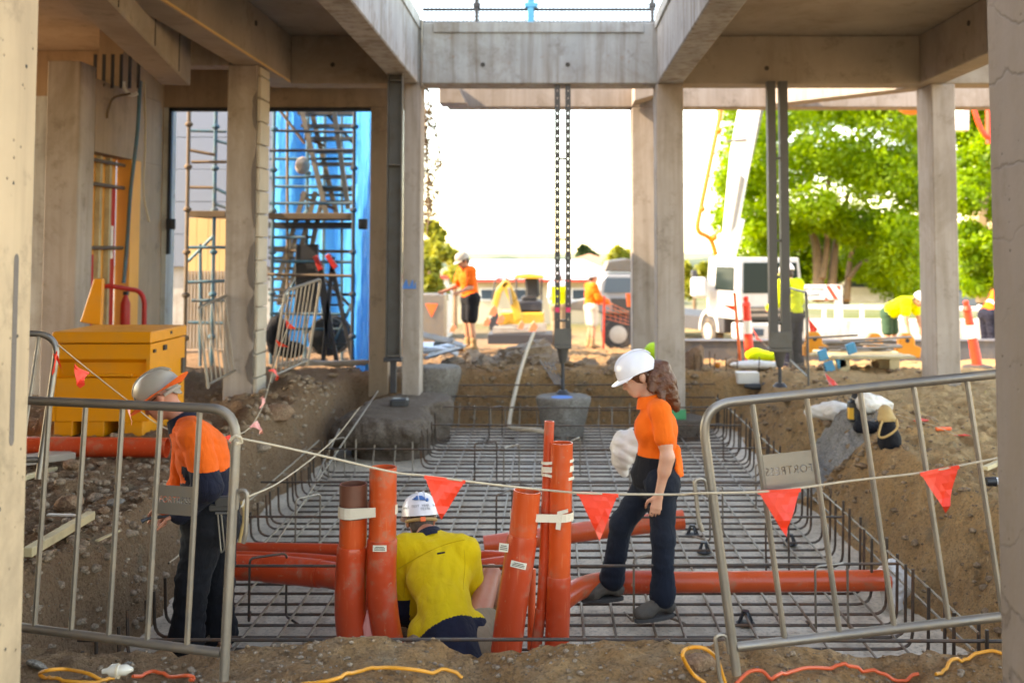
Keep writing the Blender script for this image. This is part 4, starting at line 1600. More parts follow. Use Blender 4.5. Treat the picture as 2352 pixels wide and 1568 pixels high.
# loose strands of the ponytail
m = MB()
for k in range(110):
    a0, b0 = R.uniform(-1, 1), R.uniform(-1, 1)
    st0 = R.uniform(0, .5)
    P_ = []
    for j in range(7):
        t = min(4.999, (st0 + (1 - st0) * j / 6 * R.uniform(.9, 1.05)) * 5)
        i = int(t)
        c = Vector(lerp(pts[i], pts[i + 1], t - i))
        rad = rr_[i] + (rr_[i + 1] - rr_[i]) * (t - i)
        P_.append(c + Vector((a0 * rad * .95 + .008 * math.sin(j * 1.7 + k), b0 * rad * .95, .006 * math.sin(j * 2.1 + k * 2) + (a0 * .3 * rad))))
    m.tube(spline(P_, 3), [.0038] * 12 + [.003] * 5 + [.0015] * 2, 4)
m.build('hair_strands', M['hair_red'], W['_body'], smooth=True)
m = MB(); m.lathe(Vector(lerp(W['pel'], W['chest'], .13)), Vector(unit(W['chest'] - W['pel'])), [(.150, -.10), (.154, -.03), (.143, .04), (.128, .085)], 28, cap=False)
m.v = [tuple(Vector(p) + Vector((.008 * math.sin(40 * p[2]), -.02 * (Vector(p).y - Y) * 2.0 * 0, 0))) for p in m.v]
o = m.build('waist_apron', M['black_cloth'], woman, smooth=True)
# polo tail hanging behind
sdf_mesh('shirt_tail', [cap(px(1546, 1035, Y - .02), px(1553, 1092, Y - .04), .045, .045), ell(px(1550, 1075, Y), (.035, .12, .075)), half(px(1550, 1094, Y), (.35, 0, -1))], .009, M['hv_orange'], woman, fold=.004)
# laces on both boots
for q_ in (0, 1):
    a_, t_ = Vector(W['ank'][q_]), Vector(W['toe'][q_])
    d_ = (t_ - a_).normalized()
    m = MB()
    for j in range(5):
        c_ = a_ + d_ * (.040 + .022 * j) + Vector((0, 0, .055 - .021 * j))
        m.tube([c_ + Vector((0, -.034, -.012)), c_ + Vector((0, -.012, .006)), c_ + Vector((.012, .012, .006)), c_ + Vector((.01, .034, -.012))], .0032, 5)
    m.build('laces', M['black_cloth'], woman, smooth=True)
# laces, buttons
m = MB()
for j in range(3):
    p = px(1461 - j, 952 + 16 * j, Y - .045 - .01 * j)
    m.ball(p + V3(-.012, -.03, 0), .005, 8)
m.build('button', M['black_cloth'], W['_shirt'])

# ---- seated worker with his back to us
S = dict(s=1.02, base=FLOOR,
         pel=px(1032, 1462, 6.10), chest=px(1008, 1312, 6.36), neck=px(984, 1228, 6.52), head=px(965, 1196, 6.66),
         face=(-.25, .93, -.38), hup=(-.08, .30, .95),
         sh=[px(928, 1268, 6.42), px(1066, 1270, 6.40)], el=[px(926, 1390, 6.46), px(1085, 1372, 6.55)], wr=[px(955, 1420, 6.75), px(1060, 1390, 6.8)],
         hip=[px(985, 1478, 6.15), px(1080, 1472, 6.17)], knee=[px(975, 1400, 6.72), px(1128, 1318, 6.58)], ank=[px(950, 1440, 6.95), px(1140, 1410, 6.85)], toe=[px(950, 1450, 7.1), px(1142, 1420, 7.05)])


def two_seated(c, J):
    # navy below a sloping seam across the back
    u = c @ unit(np.array(J['chest']) - np.array(J['pel']))
    ref = lerp(J['pel'], J['chest'], .12) @ unit(np.array(J['chest']) - np.array(J['pel']))
    return (u < ref + .16 * (c[:, 0] - J['pel'][0]) - .01) | ((c[:, 0] < J['el'][0][0] + .05) & (c[:, 2] < J['el'][0][2] + .06))


ss = dict(skin=M['skin_red'], hair=M['hair_dark'], shirt=M['hv_yellow'], shirt2=M['navy'], sleeve='long', trousers=M['khaki'], shorts=True, boot=M['boot_tan'], helmet=M['hat_white'],
          collar=M['navy'], loose=.040, bag=.02, two=two_seated, hem=-.75, tail_t=-.6, fdir=(2.2, .6, .55), ffreq=24, fseed=21, fold=.0038, droop=.3, band_mat=M['leather'])
seated = person('worker in yellow shirt and white helmet sitting with back turned between the upright pipes', S, ss, .009)
# yoke seam and hanger loop
from mathutils.bvhtree import BVHTree
cB = S['_shirt']
_bv = BVHTree.FromPolygons([tuple(v.co) for v in cB.data.vertices], [tuple(p.vertices) for p in cB.data.polygons])


def seam(uvs, r, name, mat, out=.001):
    P_ = []
    for u, v in uvs:
        hit = _bv.ray_cast(cam.location, ray(u, v).normalized())
        if hit[0] is not None:
            P_.append(hit[0] + hit[1] * out)
    if len(P_) > 2:
        m = MB(); m.tube(spline(P_, 3), r, 5)
        return m.build(name, mat, cB, smooth=True)


M['seam'] = fabric('yellow_stitched_seam', (.52, .33, .009))
seam([(914 + i * 8, 1306 - 68 * math.sin(i / 19 * 1.35)) for i in range(20)], .0024, 'yoke_seam', M['seam'])
seam([(1066 + 2 * math.sin(i * .5), 1262 + i * 9) for i in range(11)], .002, 'sleeve_seam', M['seam'])
seam([(936 - 1.0 * i, 1290 + i * 9) for i in range(10)], .002, 'sleeve_seam', M['seam'])
seam([(1004, 1271), (1010, 1270), (1016, 1269), (1022, 1268)], .006, 'hanger_loop', M['navy'])
B, hs_, f2_, u2_, rx_, ry_, rz_, ho_ = S['_helmet']


def on_helmet(H, a, el, out=1.02):
    B, hs, f2, u2, rx, ry, rz, ho = H
    c, s_ = math.cos(el), math.sin(el)
    return Vector(B + (hs * rx * math.cos(a) * c ** .75 + f2 * ry * math.sin(a) * c ** .75 + u2 * rz * s_) * out)


def helmet_text(H, body, a_mid, el, size, mat, flip=1, gap=.62):
    """letters set one by one round the shell"""
    B, hs, f2, u2, rx, ry, rz, ho = H
    n = len(body)
    for i, chh in enumerate(body):
        if chh == ' ': continue
        a = a_mid + flip * (i - (n - 1) / 2) * size * gap / (rx * 1.05)
        p = on_helmet(H, a, el, 1.03)
        nrm = (p - Vector(B)).normalized()
        tx = Vector(u2).cross(nrm).normalized()
        ty = nrm.cross(tx)
        me = text_mesh(chh, size)
        o = link('letter', me, ho, mat)
        o.matrix_local = o.matrix_parent_inverse.inverted() @ ho.matrix_world.inverted() @ Matrix.Identity(4) if False else Matrix.Identity(4)
        Mx = Matrix((tx, ty, nrm)).transposed().to_4x4()
        Mx.translation = p
        me.transform(Mx)
    return


def text_mesh(body, size, depth=.0, align='CENTER'):
    cu = bpy.data.curves.new('lettering', 'FONT')
    cu.body = body
    cu.size = size
    cu.align_x = align
    cu.align_y = 'CENTER'
    cu.extrude = depth
    cu.resolution_u = 2
    ob = bpy.data.objects.new('lettering', cu)
    COL.objects.link(ob)
    dg = bpy.context.evaluated_depsgraph_get()
    me = bpy.data.meshes.new_from_object(ob.evaluated_get(dg))
    me.name = 'lettering'
    me.materials.clear()
    bpy.data.objects.remove(ob)
    bpy.data.curves.remove(cu)
    return me


helmet_text(S['_helmet'], 'SMALL TEST YEAR. THE L', -PI / 2 - .08, .20, .021, M['ink'])
helmet_text(S['_helmet'], 'TESTR', -PI / 2 + .12, .04, .021, M['ink'])
# blue streaks of the badge on the crown
m = MB()
for el_, a0_, a1_ in ((.62, -2.2, -1.25), (.70, -2.1, -1.35), (.78, -2.0, -1.5)):
    m.tube([on_helmet(S['_helmet'], a, el_ - .10 * (a - a0_), 1.012) for a in np.linspace(a0_, a1_, 8)], [.002, .005, .006, .006, .006, .006, .006, .003], 6)
m.ball(on_helmet(S['_helmet'], -1.28, .52, 1.0), .012, 8)
m.build('badge', M['tool_blue'], ho_, smooth=True)
m = MB(); p = Vector(B - f2_ * ry_ * .86 - u2_ * .052); m.obox(p, Vector(hs_) * .016, Vector(f2_) * .008, Vector(u2_) * .014)
m.build('ratchet_knob', M['orange_plastic'], ho_, bevel=.003)

# ---- bending worker on the left
Y = 6.22
L = dict(s=1.0, base=FLOOR,
         pel=px(488, 1176, Y), chest=px(464, 1042, Y), neck=px(414, 956, Y - .01), head=px(370, 914, Y - .02),
         face=(-.80, -.08, -.58), hup=(-.58, 0, .80),
         sh=[px(448, 1004, Y - .19), px(430, 1000, Y + .19)], el=[px(478, 1118, Y - .24), px(420, 1110, Y + .22)], wr=[px(412, 1184, Y - .16), px(385, 1165, Y + .12)],
         hip=[px(474, 1202, Y - .09), px(498, 1202, Y + .10)], knee=[px(442, 1340, Y - .12), px(500, 1335, Y + .12)], ank=[px(427, 1478, Y - .12), px(505, 1462, Y + .2)],
         toe=[px(395, 1495, Y - .16), px(520, 1485, Y + .05)])
L['hand'] = [((-1, -.05, -.12), (.1, .3, -1), (0, -1, .3), 1.0), ((-1, 0, -.3), (.1, -.4, -1), (0, -1, .3), .9)]


def two_left(c, J):
    low = c[:, 2] < at(500, 1092, 6.22).z + .30 * (c[:, 0] - J['chest'][0])
    front = c[:, 0] < at(418, 1000, 6.22).x
    sleeve = (c[:, 1] < 6.10) & (c[:, 2] < at(470, 1078, 6.0).z)
    return (low & ~front) | sleeve


sl = dict(skin=M['skin_red'], hair=M['hair_grey'], shirt=M['hv_orange_dirty'], shirt2=M['navy'], sleeve='long', trousers=M['black_cloth'], boot=M['boot_tan'], helmet=M['hat_dirty'],
          hairline=-.075, brim=.048, brim_mat=M['hv_orange_dirty'], flare=.75, droop=.28, collar=M['navy'], loose=.030, bag=.030, two=two_left, hem=.02, tail_t=0, fdir=(.9, 1, 1.8), ffreq=28, fold=.0042)
leftman = person('worker in orange and navy shirt and broad brimmed helmet bending over inside the pit', L, sl, .009)
# safety glasses
Fh = frame(L['face'], L['hup'])
m = MB()
hp_ = lambda a, b_, c_: Vector(V3(L['head']) + Fh[0] * a + Fh[1] * b_ + Fh[2] * c_)
m.tube([hp_(-.086, -.03, .012), hp_(-.082, .06, .008), hp_(-.05, .098, .006), hp_(0, .108, .008), hp_(.05, .098, .006), hp_(.082, .06, .008), hp_(.086, -.03, .012)], .004, 6)
m.build('glasses', M['lens'], L['_body'], smooth=True)
# black star on the helmet side facing us
m = MB()
Hh = L['_helmet']
sgn = 1 if (Vector(Hh[1]).y < 0) else -1
pc = on_helmet(Hh, (0.95 if sgn > 0 else PI - .95), .22, 1.015)
nrm = (pc - Vector(Hh[0])).normalized()
tx = nrm.orthogonal().normalized(); ty = nrm.cross(tx)
star = [pc + (tx * math.cos(a) + ty * math.sin(a)) * (.017 if i % 2 == 0 else .007) for i, a in enumerate(np.linspace(0, 2 * PI, 11)[:-1])]
m.prism(star, nrm * .002)
m.build('star', M['ink'], Hh[7])
# pliers in his hand
m = MB()
m.tube(spline([at(325, 1197, 6.0), at(345, 1189, 6.02), at(395, 1184, 6.03), at(440, 1176, 6.05)], 4), [.013, .012] + [.009] * 11, 8)
tag(m.build('bar_nippers', M['steel_dark'], smooth=True), "steel nippers held in the bending worker's hand", 'hand tool')
# tool belt on his hip
tb = empty('tool_belt', at(500, 1180, 6.05), "black leather tool belt with steel frog worn on the bending worker's hip", 'tool belt')
m = MB(); m.obox(at(512, 1165, 6.0), (.075, 0, 0), (0, .02, 0), (0, 0, .018)); m.obox(at(518, 1150, 6.0), (.055, 0, .004), (0, .024, 0), (-.002, 0, .028)); m.build('pouch', M['galv_dark'], tb, bevel=.006)
m = MB(); m.tube(fillet([at(500, 1178, 5.98), at(508, 1178, 5.97), at(516, 1260, 5.98), at(508, 1270, 5.98), at(500, 1180, 5.985)], .01), .0045, 6); m.tube([at(495, 1178, 5.97), at(530, 1178, 5.97)], .006, 6); m.build('hook', M['galv'], tb, smooth=True)
m = MB(); m.tube(spline([at(556, 1150, 6.02), at(562, 1180, 6.01), at(556, 1215, 6.0), at(550, 1245, 6.0)], 4), [.012] * 6 + [.009] * 7, 8); m.build('hammer_handle', M['leather'], tb, smooth=True)


# ---- distant workers
def stand(x, y, z, H, face, lean=0.0, spread=.10, arm=((.05, -.28), (.05, -.28)), fore=((.12, -.24), (.12, -.24)), headpitch=-.15, kneebend=0.0, bend_hip=0.0):
    """standing figure; face = heading angle of its front in the ground plane"""
    s = H / 1.78
    f = V3(math.cos(face), math.sin(face), 0)
    sd = V3(-f[1], f[0], 0)           # its left
    upv = V3(0, 0, 1)
    P = lambda a, b, c: V3(x, y, z) + (f * a + sd * b + upv * c) * s
    tilt = lambda a, b, c, pv=.95: P(a * math.cos(lean) + (c - pv) * math.sin(lean), b, pv + (c - pv) * math.cos(lean) - a * math.sin(lean))
    J = dict(s=s, base=z, pel=P(0, 0, .95), chest=tilt(0, 0, 1.27), neck=tilt(.01, 0, 1.47), head=tilt(.05, 0, 1.60))
    J['face'] = f * math.cos(headpitch - lean * .6) + upv * math.sin(headpitch - lean * .6)
    J['hup'] = upv * math.cos(headpitch - lean * .6) - f * math.sin(headpitch - lean * .6)
    J['sh'] = [tilt(0, .17, 1.41), tilt(0, -.17, 1.41)]
    J['el'] = [J['sh'][i] + (f * arm[i][0] + sd * (.05 if i == 0 else -.05) + upv * arm[i][1]) * s for i in range(2)]
    J['wr'] = [J['el'][i] + (f * fore[i][0] + upv * fore[i][1]) * s for i in range(2)]
    J['hip'] = [P(0, .09, .92), P(0, -.09, .92)]
    J['knee'] = [P(.03 + kneebend, spread, .50), P(.02, -spread, .50)]
    J['ank'] = [P(-.02, spread * 1.1, .09), P(-.02, -spread * 1.1, .09)]
    J['toe'] = [P(.14, spread * 1.25, .04), P(.14, -spread * 1.25, .04)]
    return J


def at_g(u, v, H, hpx):
    """stand a figure of height H (m) that is hpx photo pixels tall with feet at (u, v)"""
    Yd = FPX * H / hpx
    return at(u, v, Yd)


p = at_g(1080, 806, 1.86, 236)
J = stand(p.x, p.y, p.z, 1.82, PI + .55, lean=.16, arm=((.03, -.28), (.10, -.27)), fore=((.22, -.08), (.22, -.08)), headpitch=-.35)
person('worker in orange shirt and black shorts standing on the soil heap beside the column', J,
       dict(skin=M['skin_tan'], hair=M['hair_dark'], shirt=M['hv_orange'], sleeve='short', trousers=M['black_cloth'], shorts=True, boot=M['boot_tan'], helmet=M['hat_dirty'], loose=.03, bag=.03, fold=.006, collar=M['hv_orange'], hem=.05), .016)
pA = p
p = at_g(1358, 800, 1.84, 182)
J = stand(p.x, p.y, p.z, 1.80, .35, lean=.0, arm=((.06, -.28), (.10, -.26)), fore=((.22, -.10), (.22, -.10)), headpitch=-.05)
person('worker in long sleeved orange shirt and pale shorts standing by the grey truck', J,
       dict(skin=M['skin_tan'], hair=M['hair_dark'], shirt=M['hv_orange'], sleeve='long', trousers=M['beige'], shorts=True, boot=M['boot_tan'], helmet=M['hat_white'], loose=.03, bag=.03, fold=.006, hem=.05), .018)
p = at_g(1283, 800, 1.82, 180)
J = stand(p.x, p.y + .8, p.z, 1.80, 1.2, headpitch=-.05)
person('worker in grey blue shirt and lime vest standing behind the slotted steel prop', J,
       dict(skin=M['skin_tan'], hair=M['hair_dark'], shirt=M['grey_cloth'], shirt2=M['hv_lime'], two=lambda c, J_: (np.abs(c[:, 0] - J_['chest'][0]) < .17) & (c[:, 2] < J_['chest'][2] + .12), sleeve='long', trousers=M['khaki'], boot=M['boot_tan'], helmet=M['hat_white'], loose=.03, bag=.02, fold=.005, hem=.05), .022)
p = at_g(1822, 856, 1.86, 262)
J = stand(p.x, p.y, p.z, 1.80, PI / 2 + .5, lean=.10, headpitch=-.3, fore=((.2, -.1), (.16, -.16)))
person('worker in yellow hi-vis shirt standing behind the steel prop and end-on barrier', J,
       dict(skin=M['skin_tan'], hair=M['hair_dark'], shirt=M['hv_lime'], sleeve='long', trousers=M['navy'], boot=M['boot_tan'], helmet=M['hat_white'], loose=.035, bag=.02, fold=.006, hem=-.02), .018)
p = at_g(2044, 830, 1.80, 215)
J = stand(p.x, p.y, p.z, 1.78, -.75, lean=1.12, spread=.13, arm=((.06, -.28), (.02, -.29)), fore=((.05, -.25), (.05, -.25)), headpitch=-.1)
person('worker in yellow shirt and green shorts bending down by the timber pallet', J,
       dict(skin=M['skin_tan'], hair=M['hair_dark'], shirt=M['hv_lime'], sleeve='short', trousers=M['green_cloth'], shorts=True, boot=M['boot_tan'], helmet=M['hat_white'], loose=.035, bag=.02, fold=.006, hem=.0), .018)
p = at_g(2272, 838, 1.80, 225)
J = stand(p.x, p.y, p.z, 1.76, .3, lean=.75, arm=((.2, -.2), (.2, -.2)), fore=((.15, -.2), (.15, -.2)))
person('worker in orange vest and navy trousers half hidden behind the right column', J,
       dict(skin=M['skin_tan'], hair=M['hair_dark'], shirt=M['hv_orange'], shirt2=M['white_band'], two=lambda c, J_: np.abs(((c - J_['pel']) @ unit(V3(J_['neck']) - V3(J_['pel']))) - .18) < .028, sleeve='long', trousers=M['navy'], boot=M['boot_tan'], helmet=M['hat_white'], loose=.03, bag=.02, fold=.006, hem=.0), .018)
# ------------------------------------------------------------------ footings and push-pull props
def rough(name, prims, h, mat, label, cat, fold=.02, ff=14, seed=3, k=.08, parent=None):
    lo = np.min([bounds(p)[0] for p in prims if p[0] in 'ce'], 0)
    hi = np.max([bounds(p)[1] for p in prims if p[0] in 'ce'], 0)
    o = sdf_mesh(name, prims, h, mat, parent, k=k, fold=fold, ffreq=ff, seed=seed)
    return tag(o, label, cat)


ft = rough('concrete_footing', [ell((-1.92, 12.25, -.36), (.55, .62, .21)), ell((-2.12, 12.0, -.39), (.36, .36, .19)), ell((-1.68, 11.95, -.38), (.30, .32, .20)), cap((-1.55, 13.2, -.32), (-1.9, 12.6, -.32), .33, .36), cap((-1.86, 12.25, -.45), (-1.82, 12.25, -1.0), .43, .45), cap((-1.62, 13.1, -.3), (-1.62, 13.1, -1.0), .36, .36), half((-1.9, 12.2, -.185), (.05, -.05, 1))],
           .022, M['footing'], 'rough dark mushroom shaped concrete footing under the left inner column', 'footing', .032, 16, 5, .05)
pr_ = rough('concrete_pier', [cap((.14, 13.2, -.20), (.14, 13.2, -.36), .335, .30), cap((.14, 13.2, -.4), (.14, 13.2, -1.0), .25, .23), half((0, 0, -.15), (0, 0, 1))],
            .02, M['pier'], 'round concrete pier with blue paint carrying the slotted steel prop', 'pier', .012, 16, 8, .05)
m = MB(); m.lathe((.12, 13.08, -.152), (0, 0, 1), [(.14, 0), (.13, .006)], 14); m.build('paint_mark', M['blue_paint'], pr_)
rough('concrete_pier', [cap((-1.52, 14.3, -.02), (-1.52, 14.3, -.8), .30, .22), half((0, 0, .10), (0, 0, 1))], .025, M['pier'], 'small pale concrete pier behind the left inner column', 'pier', .02, 16, 11, .05)
rough('concrete_pier', [cap((1.48, 13.4, -.5), (1.48, 13.4, -.9), .42, .42), half((0, 0, -.44), (0, 0, 1))], .03, M['footing'], 'low dark concrete pad with green paint under the right inner column', 'pier', .02, 14, 12, .05)
m = MB(); m.box(1.305, 1.66, 13.193, 13.198, -.44, -.32); m.build('paint_mark', M['green_paint'], bld)
p = at(939, 652, 13.19)
m = MB(); m.prism([p + Vector(q) for q in ((-.08, 0, -.03), (-.03, 0, .06), (.0, 0, -.04), (.05, 0, .06), (.06, 0, -.05), (.085, 0, .03), (.09, 0, -.06), (-.08, 0, -.06))], (0, .006, 0)); m.build('paint_mark', M['blue_paint'], bld)


def prop_twin(label, xc, yc, ztop, zbot, zfoot, w, gap, slot=True):
    t = empty('steel_prop', (xc, yc, zfoot), label, 'steel prop', 'steel props holding up the beams')
    for sgn in (-1, 1):
        x = xc + sgn * gap / 2
        m = MB()
        hw, d = w / 2, .06
        if slot:
            # perforated channel: two edge strips joined by bridges between round-ish holes
            e = hw * .84
            m.box(x - hw, x - hw + e, yc - d, yc - d + .006, zbot, ztop)
            m.box(x + hw - e, x + hw, yc - d, yc - d + .006, zbot, ztop)
            z = zbot + .30
            m.box(x - hw + e, x + hw - e, yc - d + .0005, yc - d + .0055, zbot, z)
            while z < ztop:
                m.box(x - hw + e, x + hw - e, yc - d + .0005, yc - d + .0055, z + .024, min(z + .096, ztop)); z += .096
            m.box(x - hw, x - hw + .006, yc - d + .0065, yc + d, zbot, ztop)
            m.box(x + hw - .006, x + hw, yc - d + .0065, yc + d, zbot, ztop)
        else:
            m.box(x - hw, x + hw, yc - d, yc - d + .006, zbot, ztop)
            m.box(x - hw, x - hw + .008, yc - d + .0065, yc + d, zbot, ztop)
            m.box(x + hw - .008, x + hw, yc - d + .0065, yc + d, zbot, ztop)
        m.build('channel', M['prop_steel'], t)
    z = zbot + .28
    while z < ztop:
        m = MB(); m.box(xc - gap / 2 + w / 2, xc + gap / 2 - w / 2, yc - .03, yc + .03, z, z + .025); m.build('batten', M['galv_dark'], t); z += 1.02
    m = MB(); m.box(xc - gap / 2 - w * .62, xc + gap / 2 + w * .62, yc - .085, yc + .085, zbot - .05, zbot - .001); m.box(xc - gap / 2 - w * .6, xc + gap / 2 + w * .6, yc - .075, yc - .0665, zbot, zbot + .20); m.build('base_plate', M['galv_dark'], t, bevel=.004)
    m = MB(); m.lathe((xc, yc, zbot - .052), (0, 0, -1), [(.085, 0), (.07, .03), (.045, .17), (.04, .18)], 14); m.build('jack_nut', M['galv_dark'], t, smooth=True)
    m = MB(); m.lathe((xc, yc, zbot - .2), (0, 0, -1), [(.024, 0), (.024, zbot - .2 - zfoot)], 10); m.lathe((xc, yc, zfoot + .05), (0, 0, -1), [(.05, 0), (.09, .05)], 12); m.build('screw_jack', M['steel_dark'], t, smooth=True)
    return t


pt = prop_twin('twin slotted steel prop standing on the round pier in the middle of the bay', .135, 13.32, HB - .002, at(1298, 790, 13.32).z, -.145, .068, .135)
for sgn in (-1, 1):
    z = at(1298, 711, 13.3).z
    m = MB(); m.box(.135 + sgn * .0675 - .029, .135 + sgn * .0675 + .029, 13.252, 13.2585, z - .03, z + .03); m.build('paint_band', M['pink_paint'], pt)
prop_twin('dark twin steel prop in the right bay in front of the white truck', 2.80, 13.05, HB - .002, at(1780, 798, 13.05).z, -.02, .10, .15, False)
# wide steel channel strapped under the left beam
t = empty('steel_prop', (-1.86, 12.5, 0), 'wide grey steel channel prop beside the left inner column', 'steel prop', 'steel props holding up the beams')
zb_ = at(905, 820, 12.45).z
m = MB(); m.box(-1.955, -1.775, 12.52, 12.53, zb_, HB - .003); m.box(-1.955, -1.943, 12.42, 12.5195, zb_, HB - .003); m.box(-1.79, -1.775, 12.42, 12.5195, zb_, HB - .003); m.build('channel', M['galv_dark'], t)
for z in (HB - .09, at(905, 380, 12.45).z, zb_ + .01):
    m = MB(); m.box(-1.94, -1.793, 12.43, 12.515, z, z + .02); m.build('stiffener', M['galv_dark'], t)
m = MB(); m.box(-1.97, -1.76, 12.40, 12.54, zb_ - .05, zb_ - .002); m.box(-1.90, -1.83, 12.45, 12.52, zb_ - .42, zb_ - .051); m.build('base_plate', M['steel_dark'], t, bevel=.004)
m = MB(); m.obox((-1.80, 12.55, -.14), (.10, .02, 0), (0, .08, 0), (0, 0, .05)); tag(m.build('tool_case', M['black_plastic'], bevel=.02), 'small black object lying on the rough footing by the column base', 'case')

# ------------------------------------------------------------------ sewer pipes
def pipe_thing(name, label, pts, r, mat, cuts=(), wall=.006, group=None, hollow=True, n=22, stickers=()):
    P = spline(pts, 8) if len(pts) > 2 else [Vector(pts[0]).lerp(Vector(pts[1]), i / 6) for i in range(7)]
    m = MB()
    m.pipe(P, r, r - wall, n) if hollow else m.tube(P, r, n)
    o = m.build(name, mat, smooth=True)
    tag(o, label, 'pipe', group)
    L = len(P) - 1
    for t0, t1, dr, mt in cuts:
        a, b = int(t0 * L), max(int(t0 * L) + 1, int(t1 * L))
        seg = [P[a].lerp(P[min(a + 1, L)], t0 * L - a)] + P[a + 1:int(t1 * L) + 1]
        e = int(t1 * L)
        if e < L: seg.append(P[e].lerp(P[e + 1], t1 * L - e))
        seg = [p for i, p in enumerate(seg) if i == 0 or (p - seg[i - 1]).length > 1e-4]
        m = MB()
        rr = [r + dr * .6] + [r + dr] * (len(seg) - 2) + [r + dr] if len(seg) > 2 else [r + dr] * len(seg)
        m.tube(seg, rr, n, cap=True) if t0 > 0 else m.pipe(seg, r + dr, r - wall - .001, n)
        m.build('coupling' if dr > .003 else 'burnt_end', mt, o, smooth=True)
    return o, P


def sticker(o, u, v, Y, w, h, tilt=0):
    p = at(u, v, Y)
    c, s_ = math.cos(tilt), math.sin(tilt)
    # bend the label round the pipe: three facets
    m = MB()
    for i in (-1, 0, 1):
        m.obox(p + Vector((i * w * c, abs(i) * .004, i * w * s_)) * .335, Vector((c, i * .1, s_)) * w * .17, (0, .0006, 0), Vector((-s_, 0, c)) * h / 2)
    st_ = m.build('sticker', M['sticker'], o)
    m = MB()
    for i in (-1, 0, 1):
        m.obox(p + Vector((-.1 * w * s_ * i, -.0012, i * h * .22)), Vector((c, 0, s_)) * w * (.4 - .08 * (i > 0)), (0, .0004, 0), Vector((-s_, 0, c)) * h * .05)
    m.build('print', M['ink'], st_)


YP = 6.05
pA, PA = pipe_thing('drain_pipe', 'upright orange pipe with dark burnt rim, left of all upright pipes', [at(812, 1110, YP), at(811, 1230, YP), at(805, 1340, YP), at(806, 1430, YP), at(820, 1520, YP)], .0775, M['pvc'],
                    [(.0, .16, .0012, M['pvc_burnt']), (.30, .97, .009, M['pvc_red'])], group='upright drain pipes')
pB, PB = pipe_thing('drain_pipe', 'tall upright orange pipe with white sticker, right one of the left pair', [at(880, 1072, YP - .03), at(879, 1205, YP - .03), at(876, 1330, YP - .03), at(884, 1430, YP - .03), at(905, 1525, YP)], .0765, M['pvc'],
                    [(.31, .97, .007, M['pvc_red'])], group='upright drain pipes')
sticker(pB, 872, 1259, YP - .125, .075, .034)
pC, PC = pipe_thing('drain_pipe', 'leaning orange pipe right of the seated worker with two paper stickers', [at(1211, 1126, 5.9), at(1199, 1240, 5.9), at(1178, 1380, 5.88), at(1158, 1530, 5.85)], .0765, M['pvc'], [(.30, .98, .007, M['pvc_red'])], group='upright drain pipes')
sticker(pC, 1191, 1297, 5.80, .085, .034, -.22)
sticker(pC, 1157, 1257, 5.81, .05, .045, -.1)
pD, PD = pipe_thing('drain_pipe', 'thin tall red pipe beside the thick upright pipe', [at(1262, 967, 6.0), at(1254, 1170, 6.0), at(1244, 1380, 6.0), at(1226, 1520, 6.0)], .028, M['pvc_red'], [(.70, .97, .004, M['pvc_red'])], group='upright drain pipes')
pE, PE = pipe_thing('drain_pipe', 'thick upright orange pipe with cream tape at its top, right of all', [at(1290, 1016, 5.98), at(1287, 1180, 5.98), at(1283, 1345, 5.98), at(1278, 1525, 5.98)], .0640, M['pvc'], [(.62, .98, .004, M['pvc_red'])], group='upright drain pipes')
pipe_thing('drain_pipe', 'short pale orange offcut between the leaning pipe and the thin pipe', [at(1222, 1305, 6.15), at(1220, 1490, 6.1)], .022, M['orange_plastic'], hollow=False)


def tape(label, pts2, Y, hw, wall=.003, sag=0):
    """band stretched round a bundle: closed loop in plan at photo pixels"""
    m = MB()
    n = len(pts2)
    for i in range(n):
        (a, za), (b, zb) = pts2[i], pts2[(i + 1) % n]
        A, B_ = Vector(a), Vector(b)
        d = (B_ - A).normalized()
        nn = d.cross(Vector((0, 0, 1))) * wall
        h0, h1 = Vector((0, 0, hw)), Vector((0, 0, hw))
        m.hexa([A - h0 + nn, B_ - h1 + nn, B_ - h1 - nn, A - h0 - nn, A + h0 + nn, B_ + h1 + nn, B_ + h1 - nn, A + h0 - nn])
    return m


def band(label, cxs, Y, r, v, hw, dv=0, extra=None):
    """tape wrapped round pipes with centres cxs (photo px) at height v"""
    ctr = [at(u, v + dv * i, Y) for i, u in enumerate(cxs)]
    A, B_ = ctr[0], ctr[-1]
    ra, rb = (r if isinstance(r, tuple) else (r, r))
    loop = []
    for i in range(9):
        a = PI / 2 + PI * i / 8
        loop.append(A + Vector((math.cos(a) * ra, math.sin(a) * ra, 0)))
    for i in range(9):
        a = -PI / 2 + PI * i / 8
        loop.append(B_ + Vector((math.cos(a) * rb, math.sin(a) * rb, 0)))
    m = MB()
    n = len(loop)
    vs_ = []
    for p in loop:
        c = (A + B_) / 2
        out = Vector((p.x - c.x, p.y - c.y, 0)).normalized() * .0015
        vs_ += [p + Vector((0, 0, -hw)), p + Vector((0, 0, hw)), p + Vector((0, 0, hw)) + out, p + Vector((0, 0, -hw)) + out]
    fs = []
    for i in range(n):
        j = (i + 1) % n
        for k in range(4):
            fs.append((i * 4 + k, j * 4 + k, j * 4 + (k + 1) % 4, i * 4 + (k + 1) % 4))
    m.add(vs_, fs)
    o = m.build('tape_band', M['tape'], extra)
    return o


